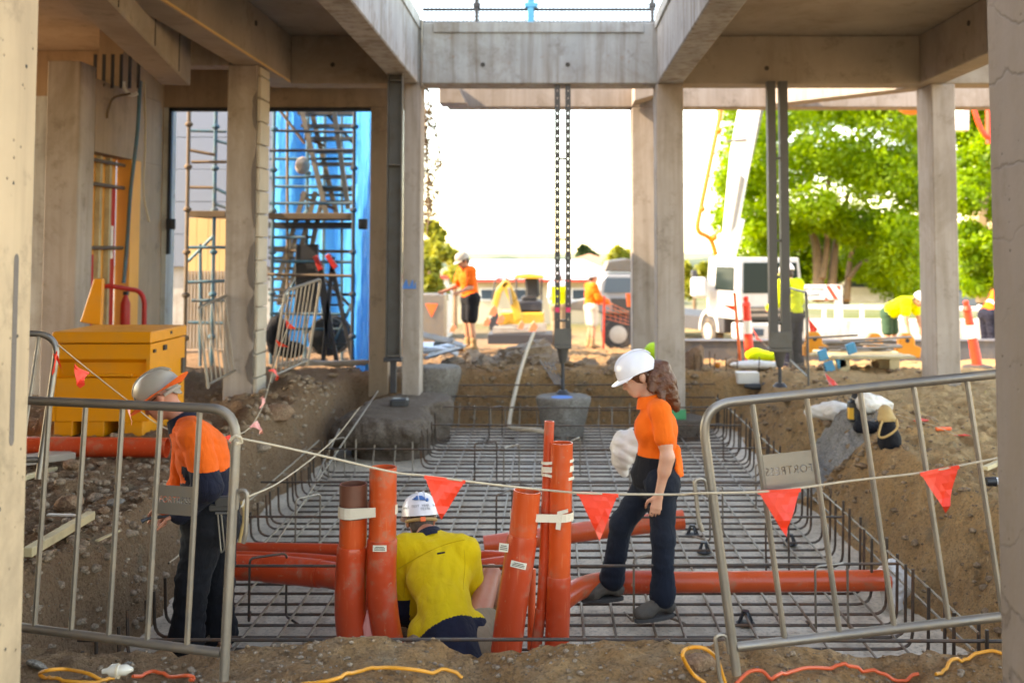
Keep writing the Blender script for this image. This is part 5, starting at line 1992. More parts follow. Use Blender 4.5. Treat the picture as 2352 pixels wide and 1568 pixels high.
tA = band('', (811, 879), YP - .015, .0835, 1170, .026, -3)
tag(tA, 'cream tape wrapped round the left pair of upright pipes', 'tape')
band('', (811, 879), YP - .015, .0842, 1180, .012, -8, tA)
tB = band('', (1207, 1288), 5.94, (.0840, .0700), 1180, .022, 3)
tag(tB, 'cream tape wrapped round the leaning pipe and the thick pipe', 'tape')
m = MB(); p = at(1284, 1188, 5.87); m.obox(p + Vector((0, 0, -.02)), (.013, 0, -.003), (0, .001, 0), (.006, 0, .045)); m.obox(p + Vector((.02, -.003, .03)), (.03, 0, .008), (0, .001, 0), (0, 0, .010)); m.build('loose_end', M['tape'], tB)
tC = band('', (1258, 1289), 5.99, (.034, .0700), 1076, .016, -3)
tag(tC, 'cream tape wrapped three times round the tops of the thin and thick pipes', 'tape')
band('', (1258, 1289), 5.99, (.0345, .0705), 1061, .008, -6, tC)
band('', (1258, 1289), 5.99, (.0345, .0705), 1088, .008, 7, tC)

pipe_thing('drain_pipe', 'thin red pipe lying behind the seated worker, topmost of the left bundle', [at(524, 1258, 7.6), at(770, 1262, 7.5), at(930, 1268, 7.35), at(1165, 1282, 7.1)], .042, M['pvc_red'], [(.93, .99, .004, M['pvc_red'])], hollow=False, group='drain pipes lying on the bars')
pipe_thing('drain_pipe', 'red pipe in the middle of the left bundle on the bars', [at(520, 1279, 7.25), at(700, 1285, 7.2), at(860, 1300, 7.1), at(1000, 1310, 7.0), at(1160, 1292, 6.95)], .043, M['pvc_red'], hollow=False, group='drain pipes lying on the bars')
pipe_thing('drain_pipe', 'thick dull red pipe with coupling lying left of the taped pair', [at(516, 1302, 6.75), at(600, 1304, 6.75), at(700, 1313, 6.7), at(770, 1322, 6.62), at(840, 1345, 6.5), at(880, 1420, 6.35)], .079, M['pvc_red'], [(.22, .50, .006, M['pvc_red'])], hollow=False, group='drain pipes lying on the bars')
pipe_thing('drain_pipe', 'open ended orange pipe lying behind the striding woman', [at(1112, 1252, 7.75), at(1340, 1220, 7.8), at(1570, 1192, 7.85)], .070, M['pvc'], group='drain pipes lying on the bars')
pF, PF = pipe_thing('drain_pipe', 'long orange pipe with a bend, running from the upright pipes to the right bank', [at(1290, 1378, 6.6), at(1330, 1352, 6.75), at(1380, 1338, 6.85), at(1440, 1336, 6.9), at(1600, 1336, 6.92), at(1800, 1334, 6.94), at(2042, 1332, 6.96)], .0665, M['pvc'], [(.465, .575, .005, M['pvc_red'])], group='drain pipes lying on the bars')
pipe_thing('drain_pipe', 'long red pipe lying on the ground in front of the yellow site box', [at(-40, 1026, 8.45), at(180, 1026, 8.45), at(384, 1028, 8.45)], .078, M['pvc_red'], hollow=True)
# foam collar stuffed round the end of the long pipe
rough('foam_plug', [cap(at(2046, 1332, 7.0), at(2062, 1340, 7.05), .10, .09), ell(at(2050, 1372, 6.98), (.06, .08, .10)), ell(at(2046, 1305, 6.98), (.06, .07, .06))], .012, M['bag_white'], 'crumpled white foam wrap round the right end of the long orange pipe', 'foam wrap', .012, 60, 4, .03)
# clear plastic wrap low between the pair of pipes
m = MB(); m.prism([at(843, 1400, 6.0), at(858, 1440, 5.99), at(862, 1478, 5.98), at(838, 1478, 5.98), at(832, 1440, 6.0)], (0, .03, 0)); tag(m.build('plastic_wrap', M['flag_pale'], bevel=.006), 'pale plastic wrap stuffed low between the left pair of pipes', 'wrap')


# ------------------------------------------------------------------ crowd barriers
def barrier(label, O, up, along, H, L, bars, mat, tube=.019, barr=.011, arc=.13, below=.10, n0=10, plate=None, mirrored=False, hooks=()):
    """O: foot of the visible end post, up / along: directions in the plane of the panel"""
    O, up, al = Vector(O), Vector(up).normalized(), Vector(along)
    al = (al - up * al.dot(up) * 0).normalized()
    t = empty('crowd_barrier', O, label, 'barrier', 'crowd control barriers')
    P = lambda a, b: O + al * a + up * b
    m = MB()
    pts = fillet([P(0, 0), P(0, H), P(L, H), P(L, 0)], arc, 8)
    m.tube(pts, tube, n0)
    m.build('frame', mat, t, smooth=True)
    m = MB(); m.tube([P(tube * .8, below), P(L - tube * .8, below)], tube * .95, n0); m.build('bottom_rail', mat, t, smooth=True)
    for a in bars:
        if a < L - .05:
            m = MB(); m.tube([P(a, below + .012), P(a, H - .012)], barr, 8); m.build('bar', mat, t, smooth=True)
    for (b0, rad) in hooks:
        m = MB()
        m.tube(fillet([P(-.018, b0 - .06), P(-.018, b0 + .012), P(-.062, b0 + .012), P(-.066, b0 - .15), P(-.056, b0 - .185)], .024, 5), .0085, 8)
        m.build('hook', mat, t, smooth=True)
    if plate:
        a0_, a1_, b0, b1, word = plate
        nn = al.cross(up).normalized()
        if nn.y > 0: nn = -nn
        m = MB()
        c = P((a0_ + a1_) / 2, (b0 + b1) / 2)
        m.obox(c, al * (a1_ - a0_) / 2, nn * .0015, up * (b1 - b0) / 2)
        po = m.build('name_plate', mat, t)
        tx = Vector((al.x, al.y, al.z))
        if tx.x < 0: tx = -tx
        if mirrored: tx = -tx
        wid = (a1_ - a0_) * .92
        me = text_mesh(word, 1.0, .01)
        xs = [v.co.x for v in me.vertices]
        sc_ = wid / (max(xs) - min(xs))
        ty = up
        Mx = Matrix((tx * sc_, ty * sc_ * 1.05, nn * .4)).transposed().to_4x4()
        Mx.translation = c
        me.transform(Mx)
        bm = bmesh.new(); bm.from_mesh(me); bmesh.ops.remove_doubles(bm, verts=bm.verts, dist=1e-5); bmesh.ops.recalc_face_normals(bm, faces=bm.faces); bm.to_mesh(me); bm.free()
        cut = bpy.data.objects.new('cut', me); COL.objects.link(cut)
        md = po.modifiers.new('holes', 'BOOLEAN'); md.operation = 'DIFFERENCE'; md.object = cut; md.solver = 'EXACT'
        dg = bpy.context.evaluated_depsgraph_get()
        ok = False
        try:
            res = bpy.data.meshes.new_from_object(po.evaluated_get(dg))
            ok = len(res.polygons) > 30
        except Exception:
            pass
        po.modifiers.clear()
        if ok:
            po.data = res
            bpy.data.objects.remove(cut)
        else:
            me.materials.append(M['ink'])
            cut.name = 'lettering'; cut.parent = po; cut.matrix_parent_inverse = wmat(po).inverted()
    return t


O1 = at(514, 1562, 4.12); T1 = at(546, 940, 4.16); A1 = at(70, 1441, 4.42) - at(508, 1497, 4.13)
H1 = (T1 - O1).length
barrier('near left crowd barrier with readable name plate, in front of the bending worker', O1, T1 - O1, A1, H1, 2.05, [.175 + i * .186 for i in range(11)], M['galv'], plate=(.188, .348, .60, .712, 'FORTRESS'), hooks=((.70, 0),))
O2 = at(1692, 1548, 4.08); T2 = at(1609, 930, 4.10); A2 = at(2310, 1421, 4.12) - at(1684, 1493, 4.08)
H2 = (T2 - O2).length
barrier('near right crowd barrier tilted on the bank, name plate partly behind a flag', O2, T2 - O2, A2, H2, 2.05, [.20 + i * .212 for i in range(9)], M['galv'], plate=(.206, .405, .665, .80, 'FORTRESS'), mirrored=True, hooks=((.725, 0), (.14, 0)))
# second barrier on the left, half hidden by the column
O3 = at(95, 1110, 5.3); T3 = at(136, 762, 5.9)
barrier('left barrier standing behind the near column beside the yellow box', at(88, 1100, 5.6), at(136, 766, 5.75) - at(88, 1100, 5.6), Vector((-1, -.25, .02)), (at(136, 766, 5.75) - at(88, 1100, 5.6)).length, 1.9, [.10 + i * .2 for i in range(8)], M['galv'], tube=.017)
Yb = 10.6
O5 = at(632, 862, Yb)
barrier('tilted barrier right of the block toothed column with red flags on it', at(622, 878, Yb), at(655, 668, Yb) - at(622, 878, Yb), at(718, 828, Yb + .6) - at(630, 868, Yb), (at(655, 668, Yb) - at(622, 878, Yb)).length, .62, [.07 + i * .072 for i in range(7)], M['galv'], tube=.016, barr=.008, arc=.05, n0=8, below=.06)
barrier('tilted barrier between the yellow box and the block toothed column', at(478, 892, 11.4), at(456, 706, 11.4) - at(478, 892, 11.4), at(540, 860, 11.9) - at(474, 896, 11.4), (at(456, 706, 11.4) - at(478, 892, 11.4)).length, .75, [.08 + i * .08 for i in range(8)], M['galv'], tube=.016, barr=.008, arc=.05, n0=8, below=.04)
barrier('end-on barrier behind the dark twin prop in the right bay', at(1857, 885, 12.6), at(1853, 672, 12.6) - at(1857, 885, 12.6), at(1806, 828, 15.3) - at(1857, 878, 12.6), (at(1853, 672, 12.6) - at(1857, 885, 12.6)).length, 2.1, [.2 + i * .21 for i in range(9)], M['galv_dark'], tube=.014, barr=.005, n0=8)


# ------------------------------------------------------------------ bunting lines
def flag(pl, pr, tip, mat, parent, wave=.016, n=6, seed=0):
    pl, pr, tip = Vector(pl), Vector(pr), Vector(tip)
    rr = random.Random(seed)
    nn = (pr - pl).cross(tip - pl).normalized()
    wave = wave * min(1.0, (pr - pl).length / .17)
    if nn.y > 0: nn = -nn
    ph = rr.uniform(0, 6)
    vs_, rows = [], []
    for i in range(n + 1):
        t = i / n
        a, b = pl.lerp(tip, t), pr.lerp(tip, t)
        k = n - i
        rows.append(len(vs_))
        for j in range(k + 1):
            s_ = j / k if k else .5
            p = a.lerp(b, s_)
            vs_.append(p + nn * wave * (math.sin(2.6 * s_ + ph + 2.2 * t) * (.4 + t) + .35 * math.sin(7 * t + 5 * s_ + ph)))
    fs = []
    for i in range(n):
        k = n - i
        for j in range(k):
            a0, b0 = rows[i] + j, rows[i + 1] + j
            fs.append((a0, a0 + 1, b0))
            if j < k - 1: fs.append((a0 + 1, b0 + 1, b0))
    nv = len(vs_)
    m = MB()
    m.add(vs_ + [p + nn * -.0012 for p in vs_], fs + [tuple(x + nv for x in reversed(f)) for f in fs])
    # hem folded over the rope
    h = MB()
    d = (pr - pl)
    for i in range(n):
        a_, b_ = vs_[i], vs_[i + 1]
        q_ = (tip - (pl + pr) / 2).normalized() * .014
        m.hexa([a_ + nn * .003, b_ + nn * .003, b_ - nn * .003, a_ - nn * .003, a_ + q_ + nn * .002, b_ + q_ + nn * .002, b_ + q_ - nn * .003, a_ + q_ - nn * .003])
    return m.build('flag', mat, parent, smooth=False)


def bunting(label, pts, flags, r=.0042):
    t = empty('bunting_line', pts[0], label, 'bunting', 'lines of red safety flags')
    m = MB(); m.tube(spline(pts, 7), r, 6); m.build('rope', M['rope'], t, smooth=True)
    for i, f in enumerate(flags):
        flag(f[0], f[1], f[2], f[3] if len(f) > 3 else M['flag'], t, wave=f[4] if len(f) > 4 else .024, seed=i + len(flags))
    return t


yb_ = 4.2
Bp = lambda u, v, Y=yb_: at(u, v, Y)
b1 = bunting('front line of big red flags strung between the two near barriers', [Bp(545, 1005, 4.12), Bp(640, 1024, 4.14), Bp(760, 1051, 4.16), Bp(905, 1084), Bp(980, 1092), Bp(1068, 1104), Bp(1150, 1114, 4.3), Bp(1245, 1124, 4.35), Bp(1325, 1131), Bp(1420, 1134), Bp(1560, 1135), Bp(1610, 1132, 4.06), Bp(1742, 1129, 4.03), Bp(1838, 1120, 4.03), Bp(1960, 1103, 4.03), Bp(2110, 1086, 4.0), Bp(2203, 1069, 4.0), Bp(2320, 1046, 4.0)],
             [(Bp(976, 1090, 4.19), Bp(1069, 1103, 4.19), Bp(1012, 1196, 4.17)), (Bp(1325, 1130, 4.19), Bp(1420, 1133, 4.19), Bp(1376, 1238, 4.18)), (Bp(1742, 1127, 4.02), Bp(1838, 1120, 4.02), Bp(1802, 1229, 4.0)), (Bp(2110, 1084, 3.99), Bp(2203, 1068, 3.99), Bp(2178, 1180, 3.97))])
# knot and the long rope that drops into the pit and back
m = MB(); m.tube(fillet([Bp(528, 1012, 4.08), Bp(540, 1000, 4.07), Bp(553, 1004, 4.07), Bp(556, 1016, 4.09), Bp(542, 1018, 4.07)], .006), .006, 6); m.build('knot', M['rope'], b1, smooth=True)
m = MB(); m.tube(spline([Bp(556, 1162, 4.35), Bp(572, 1140, 4.8), Bp(640, 1108, 6.0), Bp(720, 1050, 7.8), Bp(775, 1000, 9.2), Bp(826, 935, 11)], 6), .0045, 6)
tag(m.build('rope', M['rope'], smooth=True), 'slack cream rope running from the left barrier hook back along the pit', 'rope')
bunting('line of small red flags passing the yellow box and behind the bending worker',
        [at(134, 792, 5.72), at(180, 830, 6.0), at(240, 878, 6.4), at(300, 925, 6.7), at(350, 966, 6.9), at(400, 992, 7.0), at(460, 1012, 7.0), at(520, 1006, 7.1), at(570, 985, 7.4), at(600, 940, 8.2), at(612, 905, 8.9), at(630, 840, 10.2), at(657, 760, 10.55), at(668, 735, 10.8)],
        [(at(130, 806, 5.7), at(126, 818, 5.68), at(122, 862, 5.68)), (at(122, 812, 5.7), at(132, 815, 5.7), at(146, 858, 5.7)), (at(170, 836, 6.0), at(204, 855, 6.1), at(184, 892, 6.0), M['flag']), (at(284, 920, 6.65), at(298, 926, 6.7), at(306, 976, 6.65), M['flag_pale']),
         (at(516, 1003, 7.08), at(528, 998, 7.1), at(532, 1020, 7.08)), (at(575, 978, 7.45), at(590, 966, 7.6), at(603, 996, 7.5), M['flag_pale']), (at(601, 936, 8.2), at(607, 920, 8.5), at(598, 912, 8.4), M['flag_pale']),
         (at(617, 850, 9.9), at(632, 848, 10.1), at(640, 872, 10.0)), (at(634, 780, 10.5), at(640, 795, 10.5), at(664, 797, 10.5)), (at(656, 735, 10.7), at(658, 754, 10.7), at(680, 755, 10.7))], .0035)
bunting('thin line with small red flags trailing across the right bank',
        [at(1690, 700, 18), at(1730, 760, 17), at(1800, 830, 15.5), at(1880, 835, 13.5), at(1905, 880, 11.5), at(1990, 930, 10), at(2130, 972, 8.5), at(2200, 1000, 8)],
        [(at(1896, 860, 12), at(1904, 884, 11.6), at(1922, 878, 11.6)), (at(1658, 700, 17.5), at(1690, 702, 17.5), at(1690, 716, 17.5)), (at(1730, 752, 16.8), at(1736, 780, 16.5), at(1748, 786, 16.6)), (at(1856, 730, 13.6), at(1862, 762, 13.5), at(1880, 758, 13.5))], .003)

# ------------------------------------------------------------------ yellow site box and the things behind it
bx0, bx1, by0, by1 = -4.42, -3.56, 9.4, 10.28
bt = empty('site_box', ((bx0 + bx1) / 2, (by0 + by1) / 2, 0), 'big yellow steel site tool box on skid feet by the left column', 'tool box')
zt = .93
m = MB()
prof = [(by0, .145), (by0, .52), (by0 + .045, .53), (by0 + .045, .655), (by0, .69), (by0, .82), (by1, .82), (by1, .145)]
m.prism([(bx0 + .035, y_, z_) for y_, z_ in prof], (bx1 - bx0 - .07, 0, 0))
m.box(bx0, bx0 + .034, by0 - .002, by1, .145, .82); m.box(bx1 - .034, bx1, by0 - .002, by1, .145, .82)
m.build('body', M['box_yellow'], bt)
m = MB(); m.box(bx0 - .012, bx1 + .012, by0 - .012, by1 + .012, .828, zt); m.build('lid', M['box_yellow'], bt, bevel=.01)
m = MB(); m.box(bx0 + .20, bx1 - .16, by0 + .004, by0 + .044, .535, .56); m.build('handle', M['box_yellow'], bt, bevel=.004)
for x0 in (bx0 + .02, bx0 + .30, bx1 - .22):
    m = MB(); m.box(x0, x0 + .16, by0 + .01, by1 - .01, .01, .142); m.build('skid_foot', M['box_yellow'], bt, bevel=.004)
for y, z, s_ in ((by0 + .30, .74, .035), (by0 + .06, .74, .022), (by0 + .45, .875, .022)):
    m = MB(); m.box(bx1 + (.0125 if z > .8 else .0005), bx1 + .016, y, y + s_ * 2, z, z + s_ * 1.3); m.build('lock', M['black_plastic'], bt)
m = MB(); m.box(bx1 + .0005, bx1 + .02, by1 - .10, by1 - .04, .48, .62); m.build('latch', M['galv_dark'], bt)
# red hose reel frame, extinguisher, yellow guard, boarded doorway
rt = empty('hose_reel_frame', at(262, 740, 12.6), 'red tubular frame standing behind the yellow box', 'frame')
m = MB(); m.tube(fillet([at(196, 700, 12.4), at(200, 662, 12.4), at(250, 656, 12.4), at(322, 668, 12.6), at(332, 690, 12.6), at(330, 800, 12.6)], .08), .028, 8); m.build('tube', M['red_paint'], rt, smooth=True)
fe = empty('fire_extinguisher', at(287, 735, 12.4), 'red fire extinguisher standing behind the yellow box', 'extinguisher')
m = MB(); pb = at(287, 760, 12.4); m.lathe(pb, (0, 0, 1), [(.05, 0), (.055, .02), (.055, .32), (.03, .39), (.02, .42)], 14); m.build('cylinder', M['red_paint'], fe, smooth=True)
m = MB(); m.box(pb.x - .012, pb.x + .03, pb.y - .05, pb.y + .02, pb.z + .42, pb.z + .46); m.build('lever', M['black_plastic'], fe)
m = MB(); m.prism([at(183, 740, 11.2), at(232, 748, 11.2), at(236, 640, 11.2), at(215, 640, 11.2)], (0, .06, 0)); tag(m.build('guard_board', M['box_yellow'], bevel=.01), 'yellow sloping guard board behind the yellow site box', 'board')
dr = empty('boarded_doorway', (WX - .12, 12.9, 0), 'doorway in the left wall boarded up with plywood sheets and red strips', 'doorway')
for i, (y0, y1) in enumerate(((12.01, 12.50), (12.505, 13.03))):
    m = MB(); m.box(WX - .20, WX - .18, y0, y1, 0, 2.775); m.build('plywood_sheet', M['ply'], dr)
m = MB(); m.box(WX - .17, WX + .004, 13.05, 13.357, 0, 2.776); m.build('plywood_sheet', M['ply'], dr)
for y, mt, z1 in ((12.22, 'red_paint', 1.60), (12.80, 'red_paint', 2.42)):
    m = MB(); m.box(WX - .178, WX - .15, y, y + .17, 0, z1); m.build('red_strip', M[mt], dr)
for y in (12.45, 12.72):
    m = MB(); m.box(WX - .178, WX - .12, y, y + .06, 0, 2.77); m.build('stud', M['timber'], dr)
for z in (1.68, 2.42, 2.70):
    m = MB(); m.tube([(WX - .08, 12.01, z), (WX - .08, 13.04, z)], .022, 8); m.build('brace_tube', M['scaf_brown'], dr, smooth=True)
m = MB(); m.obox((WX - .146, 12.885, 1.75), (.001, 0, 0), (0, .035, 0), (0, 0, .20)); m.build('white_lettering', M['white_band'], dr)
# plywood return
# hoses and leads hanging on the left wall
m = MB(); m.tube(spline([at(322, 186, 12.6), at(316, 300, 12.6), at(300, 440, 12.6), at(292, 560, 12.7), at(284, 650, 12.7)], 5), .022, 6); tag(m.build('hose', M['scaf_blue'], smooth=True), 'blue grey hose hanging in front of the left concrete wall', 'hose')
m = MB(); m.tube(spline([at(316, 215, 12.5), at(300, 218, 12.5), at(286, 205, 12.5), at(284, 188, 12.5)], 5), .022, 8); tag(m.build('conduit_loop', M['white_paint'], smooth=True), 'white conduit loop under the left ceiling', 'conduit')
m = MB(); m.tube(spline([at(332, 188, 12.7), at(334, 320, 12.7), at(330, 440, 12.7), at(343, 510, 12.7)], 5), .012, 6); tag(m.build('cable', M['rope'], smooth=True), 'thin pale cable hanging beside the blue grey hose', 'cable')
m = MB(); m.tube(spline([at(300, 215, 12.3), at(262, 225, 12.3), at(250, 250, 12.3), at(246, 272, 12.3)], 5), .014, 6); m.tube([at(240, 192, 12.2), at(212, 240, 12.2)], .014, 6); tag(m.build('cable', M['scaf_brown'], smooth=True), 'brown looped cable on the left concrete wall above the doorway', 'cable')
# bars in the gap above the wall
gt = empty('window_grille', at(250, 165, 12.2), 'dark barred grille in the gap above the left wall', 'grille')
for i in range(6):
    x = at(216 + i * 20, 160, 12.3).x
    m = MB(); m.box(x, x + .03, 12.28, 12.31, 3.55, 3.95); m.build('bar', M['steel_dark'], gt)

# ------------------------------------------------------------------ hose, boulders and heaps behind the pit
m = MB(); m.tube(spline([at(1226, 764, 15.5), at(1212, 800, 14.9), at(1196, 850, 14.3), at(1180, 915, 13.6), at(1170, 968, 13.2), at(1176, 982, 12.9), at(1215, 986, 12.6), at(1260, 992, 12.4)], 7), .026, 8)
tag(m.build('hose', M['rope'], smooth=True), 'cream hose hanging down the back bank into the pit', 'hose')
bl = [(1212, 818, 15.6, .40, 'largest pale boulder on the bank behind the pit, left of the middle prop'), (1163, 795, 16.6, .24, 'round grey boulder left of the largest boulder'), (1262, 800, 16.0, .27, 'brown boulder touching the middle prop on its left'), (1185, 835, 14.9, .2, 'low pale boulder in front of the largest boulder'), (1110, 832, 15.2, .2, 'flat brown boulder below the worker on the heap'), (1085, 778, 17.6, .16, 'small grey stone right behind the worker on the heap'), (1145, 815, 15.8, .17, 'rough brown rock below the round grey boulder'), (1235, 838, 14.8, .14, 'rough rock between the largest boulder and the middle prop'), (1040, 820, 15.6, .18, 'brown rock in front of the scrap heap'), (1100, 800, 16.4, .14, 'brown rock right of the worker on the heap'), (1420, 812, 16.2, .18, 'brown rock below the grey pump truck'), (1350, 822, 15.4, .15, 'low rock right of the middle prop'), (1470, 815, 16.0, .16, 'brown rock at the foot of the rear column')]
for i, (u, v, Y, r, lb) in enumerate(bl):
    p = at(u, v, Y)
    rock('boulder', Vector((p.x, p.y, hz(p.x, p.y) + r * .35)), r, 40 + i, M['rock'], (1, .9, .75), R.uniform(0, 6), 3, lb, 'boulder', 'boulders behind the pit', smooth=True, jag=.9)
bt_ = empty('conduit_bundle', at(1280, 870, 14), 'bundle of grey conduits leaning on the back bank left of the middle prop', 'conduit bundle')
for i in range(5):
    m = MB(); m.tube([at(1240 + i * 10, 826 + i * 3, 14.6), at(1278 + i * 5, 885, 13.9)], .007, 6); m.build('conduit', M['galv'], bt_, smooth=True)
# rubble and sheet metal at the foot of the left inner column
sm = empty('scrap_heap', at(1010, 790, 16), 'heap of crumpled silver sheet and boards beside the left inner column', 'scrap heap')
for i in range(12):
    p = at(975 + R.uniform(0, 75), 775 + R.uniform(0, 32), 15.8 + R.uniform(-.5, .8))
    m = MB(); m.obox(p, Vector((R.uniform(.1, .3), R.uniform(-.1, .1), R.uniform(-.08, .08))), (R.uniform(-.03, .03), R.uniform(.05, .12), .02), (0, .01, .012)); m.build('sheet', M[('galv', 'timber_grey', 'white_paint')[i % 3]], sm, bevel=.004)

# ------------------------------------------------------------------ things on the right bank
def on(u, v, dz=0.0):
    """point on the real ground seen at photo pixel (u, v)"""
    d = ray(u, v)
    t = 3.0
    while t < 40:
        p = Vector((0, 0, CAM_Z)) + d * t
        if p.z < hz(p.x, p.y) + dz:
            break
        t += .03
    return Vector((p.x, p.y, hz(p.x, p.y)))


# grey slurry splashed over the edge of the bank
pc = on(1905, 1040)
gx_, gy_ = np.meshgrid(np.linspace(pc.x - .9, pc.x + 1.0, 80), np.linspace(pc.y - 1.2, pc.y + 1.5, 80))
mask = ((gx_ - pc.x) / .45) ** 2 + ((gy_ - pc.y) / .65) ** 2 + 1.3 * fbm(gx_, gy_, 2.2, 4, 71)
gz_ = height(gx_, gy_) + .006 + .03 * np.clip(.9 - mask, -.6, .6) + .008 * fbm(gx_, gy_, 14, 3, 77)
ii_ = np.arange(79 * 79); r2, c2 = ii_ // 79, ii_ % 79
qq = np.stack([r2 * 80 + c2, r2 * 80 + c2 + 1, (r2 + 1) * 80 + c2 + 1, (r2 + 1) * 80 + c2], -1)
keep = mask.ravel()[qq].min(1) < 1.0
tag(np_mesh('slurry_splash', np.stack([gx_, gy_, gz_], -1).reshape(-1, 3), qq[keep], M['clay']), kind='stuff')

kp = on(2043, 1022)
kt = empty('knee_pad', kp, 'black and tan leather knee pad standing on the right bank', 'knee pad')
sdf_mesh('pad', [cap(kp + Vector((0, 0, .04)), kp + Vector((-.01, .03, .17)), .085, .07), cap(kp + Vector((0, 0, .02)), kp + Vector((0, 0, .05)), .095, .092)], .008, M['black_cloth'], kt, fold=.003)
sdf_mesh('cuff', [cap(kp + Vector((-.015, .03, .22)), kp + Vector((-.02, .035, .27)), .063, .058), ell(kp + Vector((-.01, .03, .21)), (.075, .06, .03))], .008, M['leather'], kt, fold=.003)
m = MB(); m.tube(spline([kp + Vector((.05, -.05, .22)), kp + Vector((.03, -.10, .15)), kp + Vector((-.06, -.10, .085)), kp + Vector((-.105, -.06, .08)), kp + Vector((-.085, -.04, .16)), kp + Vector((-.06, -.02, .20))], 5), .010, 6); m.build('strap', M['leather'], kt, smooth=True)
p = on(1995, 1000)
rough('tool_pouch', [ell(p + Vector((0, .05, .05)), (.13, .10, .06)), ell(p + Vector((.20, .12, .05)), (.14, .08, .05)), cap(p + Vector((-.1, 0, .05)), p + Vector((-.04, .1, .16)), .03, .03)], .012, M['black_cloth'], 'dark leather pouch lying behind the black and tan knee pad', 'pouch', .01, 40, 5, .04)
p = on(1965, 972)
bb = empty('black_bottle', p, 'black square bottle with yellow label on the right bank', 'bottle')
m = MB(); m.box(p.x - .07, p.x + .07, p.y - .05, p.y + .05, p.z, p.z + .20); m.lathe(p + Vector((0, 0, .20)), (0, 0, 1), [(.06, 0), (.045, .03), (.035, .04), (.035, .075)], 14); m.build('body', M['black_plastic'], bb, bevel=.012)
m = MB(); m.box(p.x - .074, p.x - .03, p.y - .054, p.y + .02, p.z + .03, p.z + .14); m.box(p.x + .06, p.x + .074, p.y - .054, p.y + .02, p.z + .01, p.z + .11); m.build('label', M['label_yellow'], bb)
m = MB(); m.lathe(p + Vector((0, 0, .276)), (0, 0, 1), [(.04, 0), (.04, .035)], 14); m.build('cap', M['black_plastic'], bb)
p = on(1915, 965)
rough('plastic_bag', [cap(p + Vector((-.22, .15, .06)), p + Vector((.0, .08, .08)), .05, .10), ell(p + Vector((.05, .02, .09)), (.13, .10, .09))], .014, M['bag_white'], 'crumpled white plastic bag left of the black bottle', 'bag', .016, 38, 6, .04)
p = on(2010, 955)
rough('plastic_bag', [cap(p + Vector((-.05, .1, .09)), p + Vector((.18, .16, .05)), .10, .05)], .014, M['bag_white'], 'grey white plastic bag right of the black bottle', 'bag', .016, 38, 9, .04)
p = on(2166, 990)
m = MB(); m.tube([p + Vector((-.06, 0, .02)), p + Vector((.06, .01, .02)), p + Vector((.08, .01, .02))], [.018, .018, .008], 8); tag(m.build('marker_tube', M['orange_plastic'], smooth=True), 'small orange plastic tube lying on the right bank', 'tube')
for i, (u, v, lb) in enumerate(((2120, 970, 'flat red flag lying on the soil right of the knee pad'), (2205, 1005, 'folded red flag lying near the orange tube'))):
    p = on(u, v); m = MB(); m.prism([p + Vector((-.09, 0, .012)), p + Vector((.08, -.03, .015)), p + Vector((.02, .12, .02))], (0, 0, .004)); tag(m.build('loose_flag', M['flag']), lb, 'flag')
p = on(2262, 1085); q_ = on(2310, 1064)
m = MB(); m.bar(p + Vector((0, 0, .03)), q_ + Vector((.1, 0, .05)), .045, .03); tag(m.build('timber_offcut', M['timber'], bevel=.003), 'pale timber stake lying beside the right column', 'timber')
p = on(2278, 1118)
cn = empty('paint_can', p, 'small spray paint can lying beside the right column', 'can')
m = MB(); m.lathe(p + Vector((-.04, 0, .033)), (1, .1, 0), [(.028, 0), (.032, .006), (.032, .07)], 14); m.build('can', M['black_plastic'], cn, smooth=True)
m = MB(); m.lathe(p + Vector((.032, .007, .033)), (1, .1, 0), [(.026, 0), (.026, .04), (.018, .05)], 14); m.build('cap', M['white_paint'], cn, smooth=True)
p = on(1738, 905)
dt = empty('cordless_drill', p, 'black and green cordless drill lying on the edge of the back bank', 'drill')
m = MB(); m.tube([p + Vector((-.16, 0, .10)), p + Vector((-.05, 0, .09)), p + Vector((.05, 0, .09))], [.02, .045, .045], 10); m.bar(p + Vector((.02, 0, .09)), p + Vector((.09, 0, -.0)), .05, .05); m.build('body', M['black_plastic'], dt, smooth=True)
m = MB(); m.obox(p + Vector((.13, 0, .06)), (.045, 0, .01), (0, .05, 0), (-.01, 0, .085)); m.build('battery', M['black_plastic'], dt, bevel=.01)
p = on(1717, 878)
m = MB(); m.box(p.x - .15, p.x + .14, p.y - .1, p.y + .1, p.z - .02, p.z + .13); tag(m.build('carton', M['bag_white'], bevel=.008), 'white carton on the back bank behind the drill', 'carton')

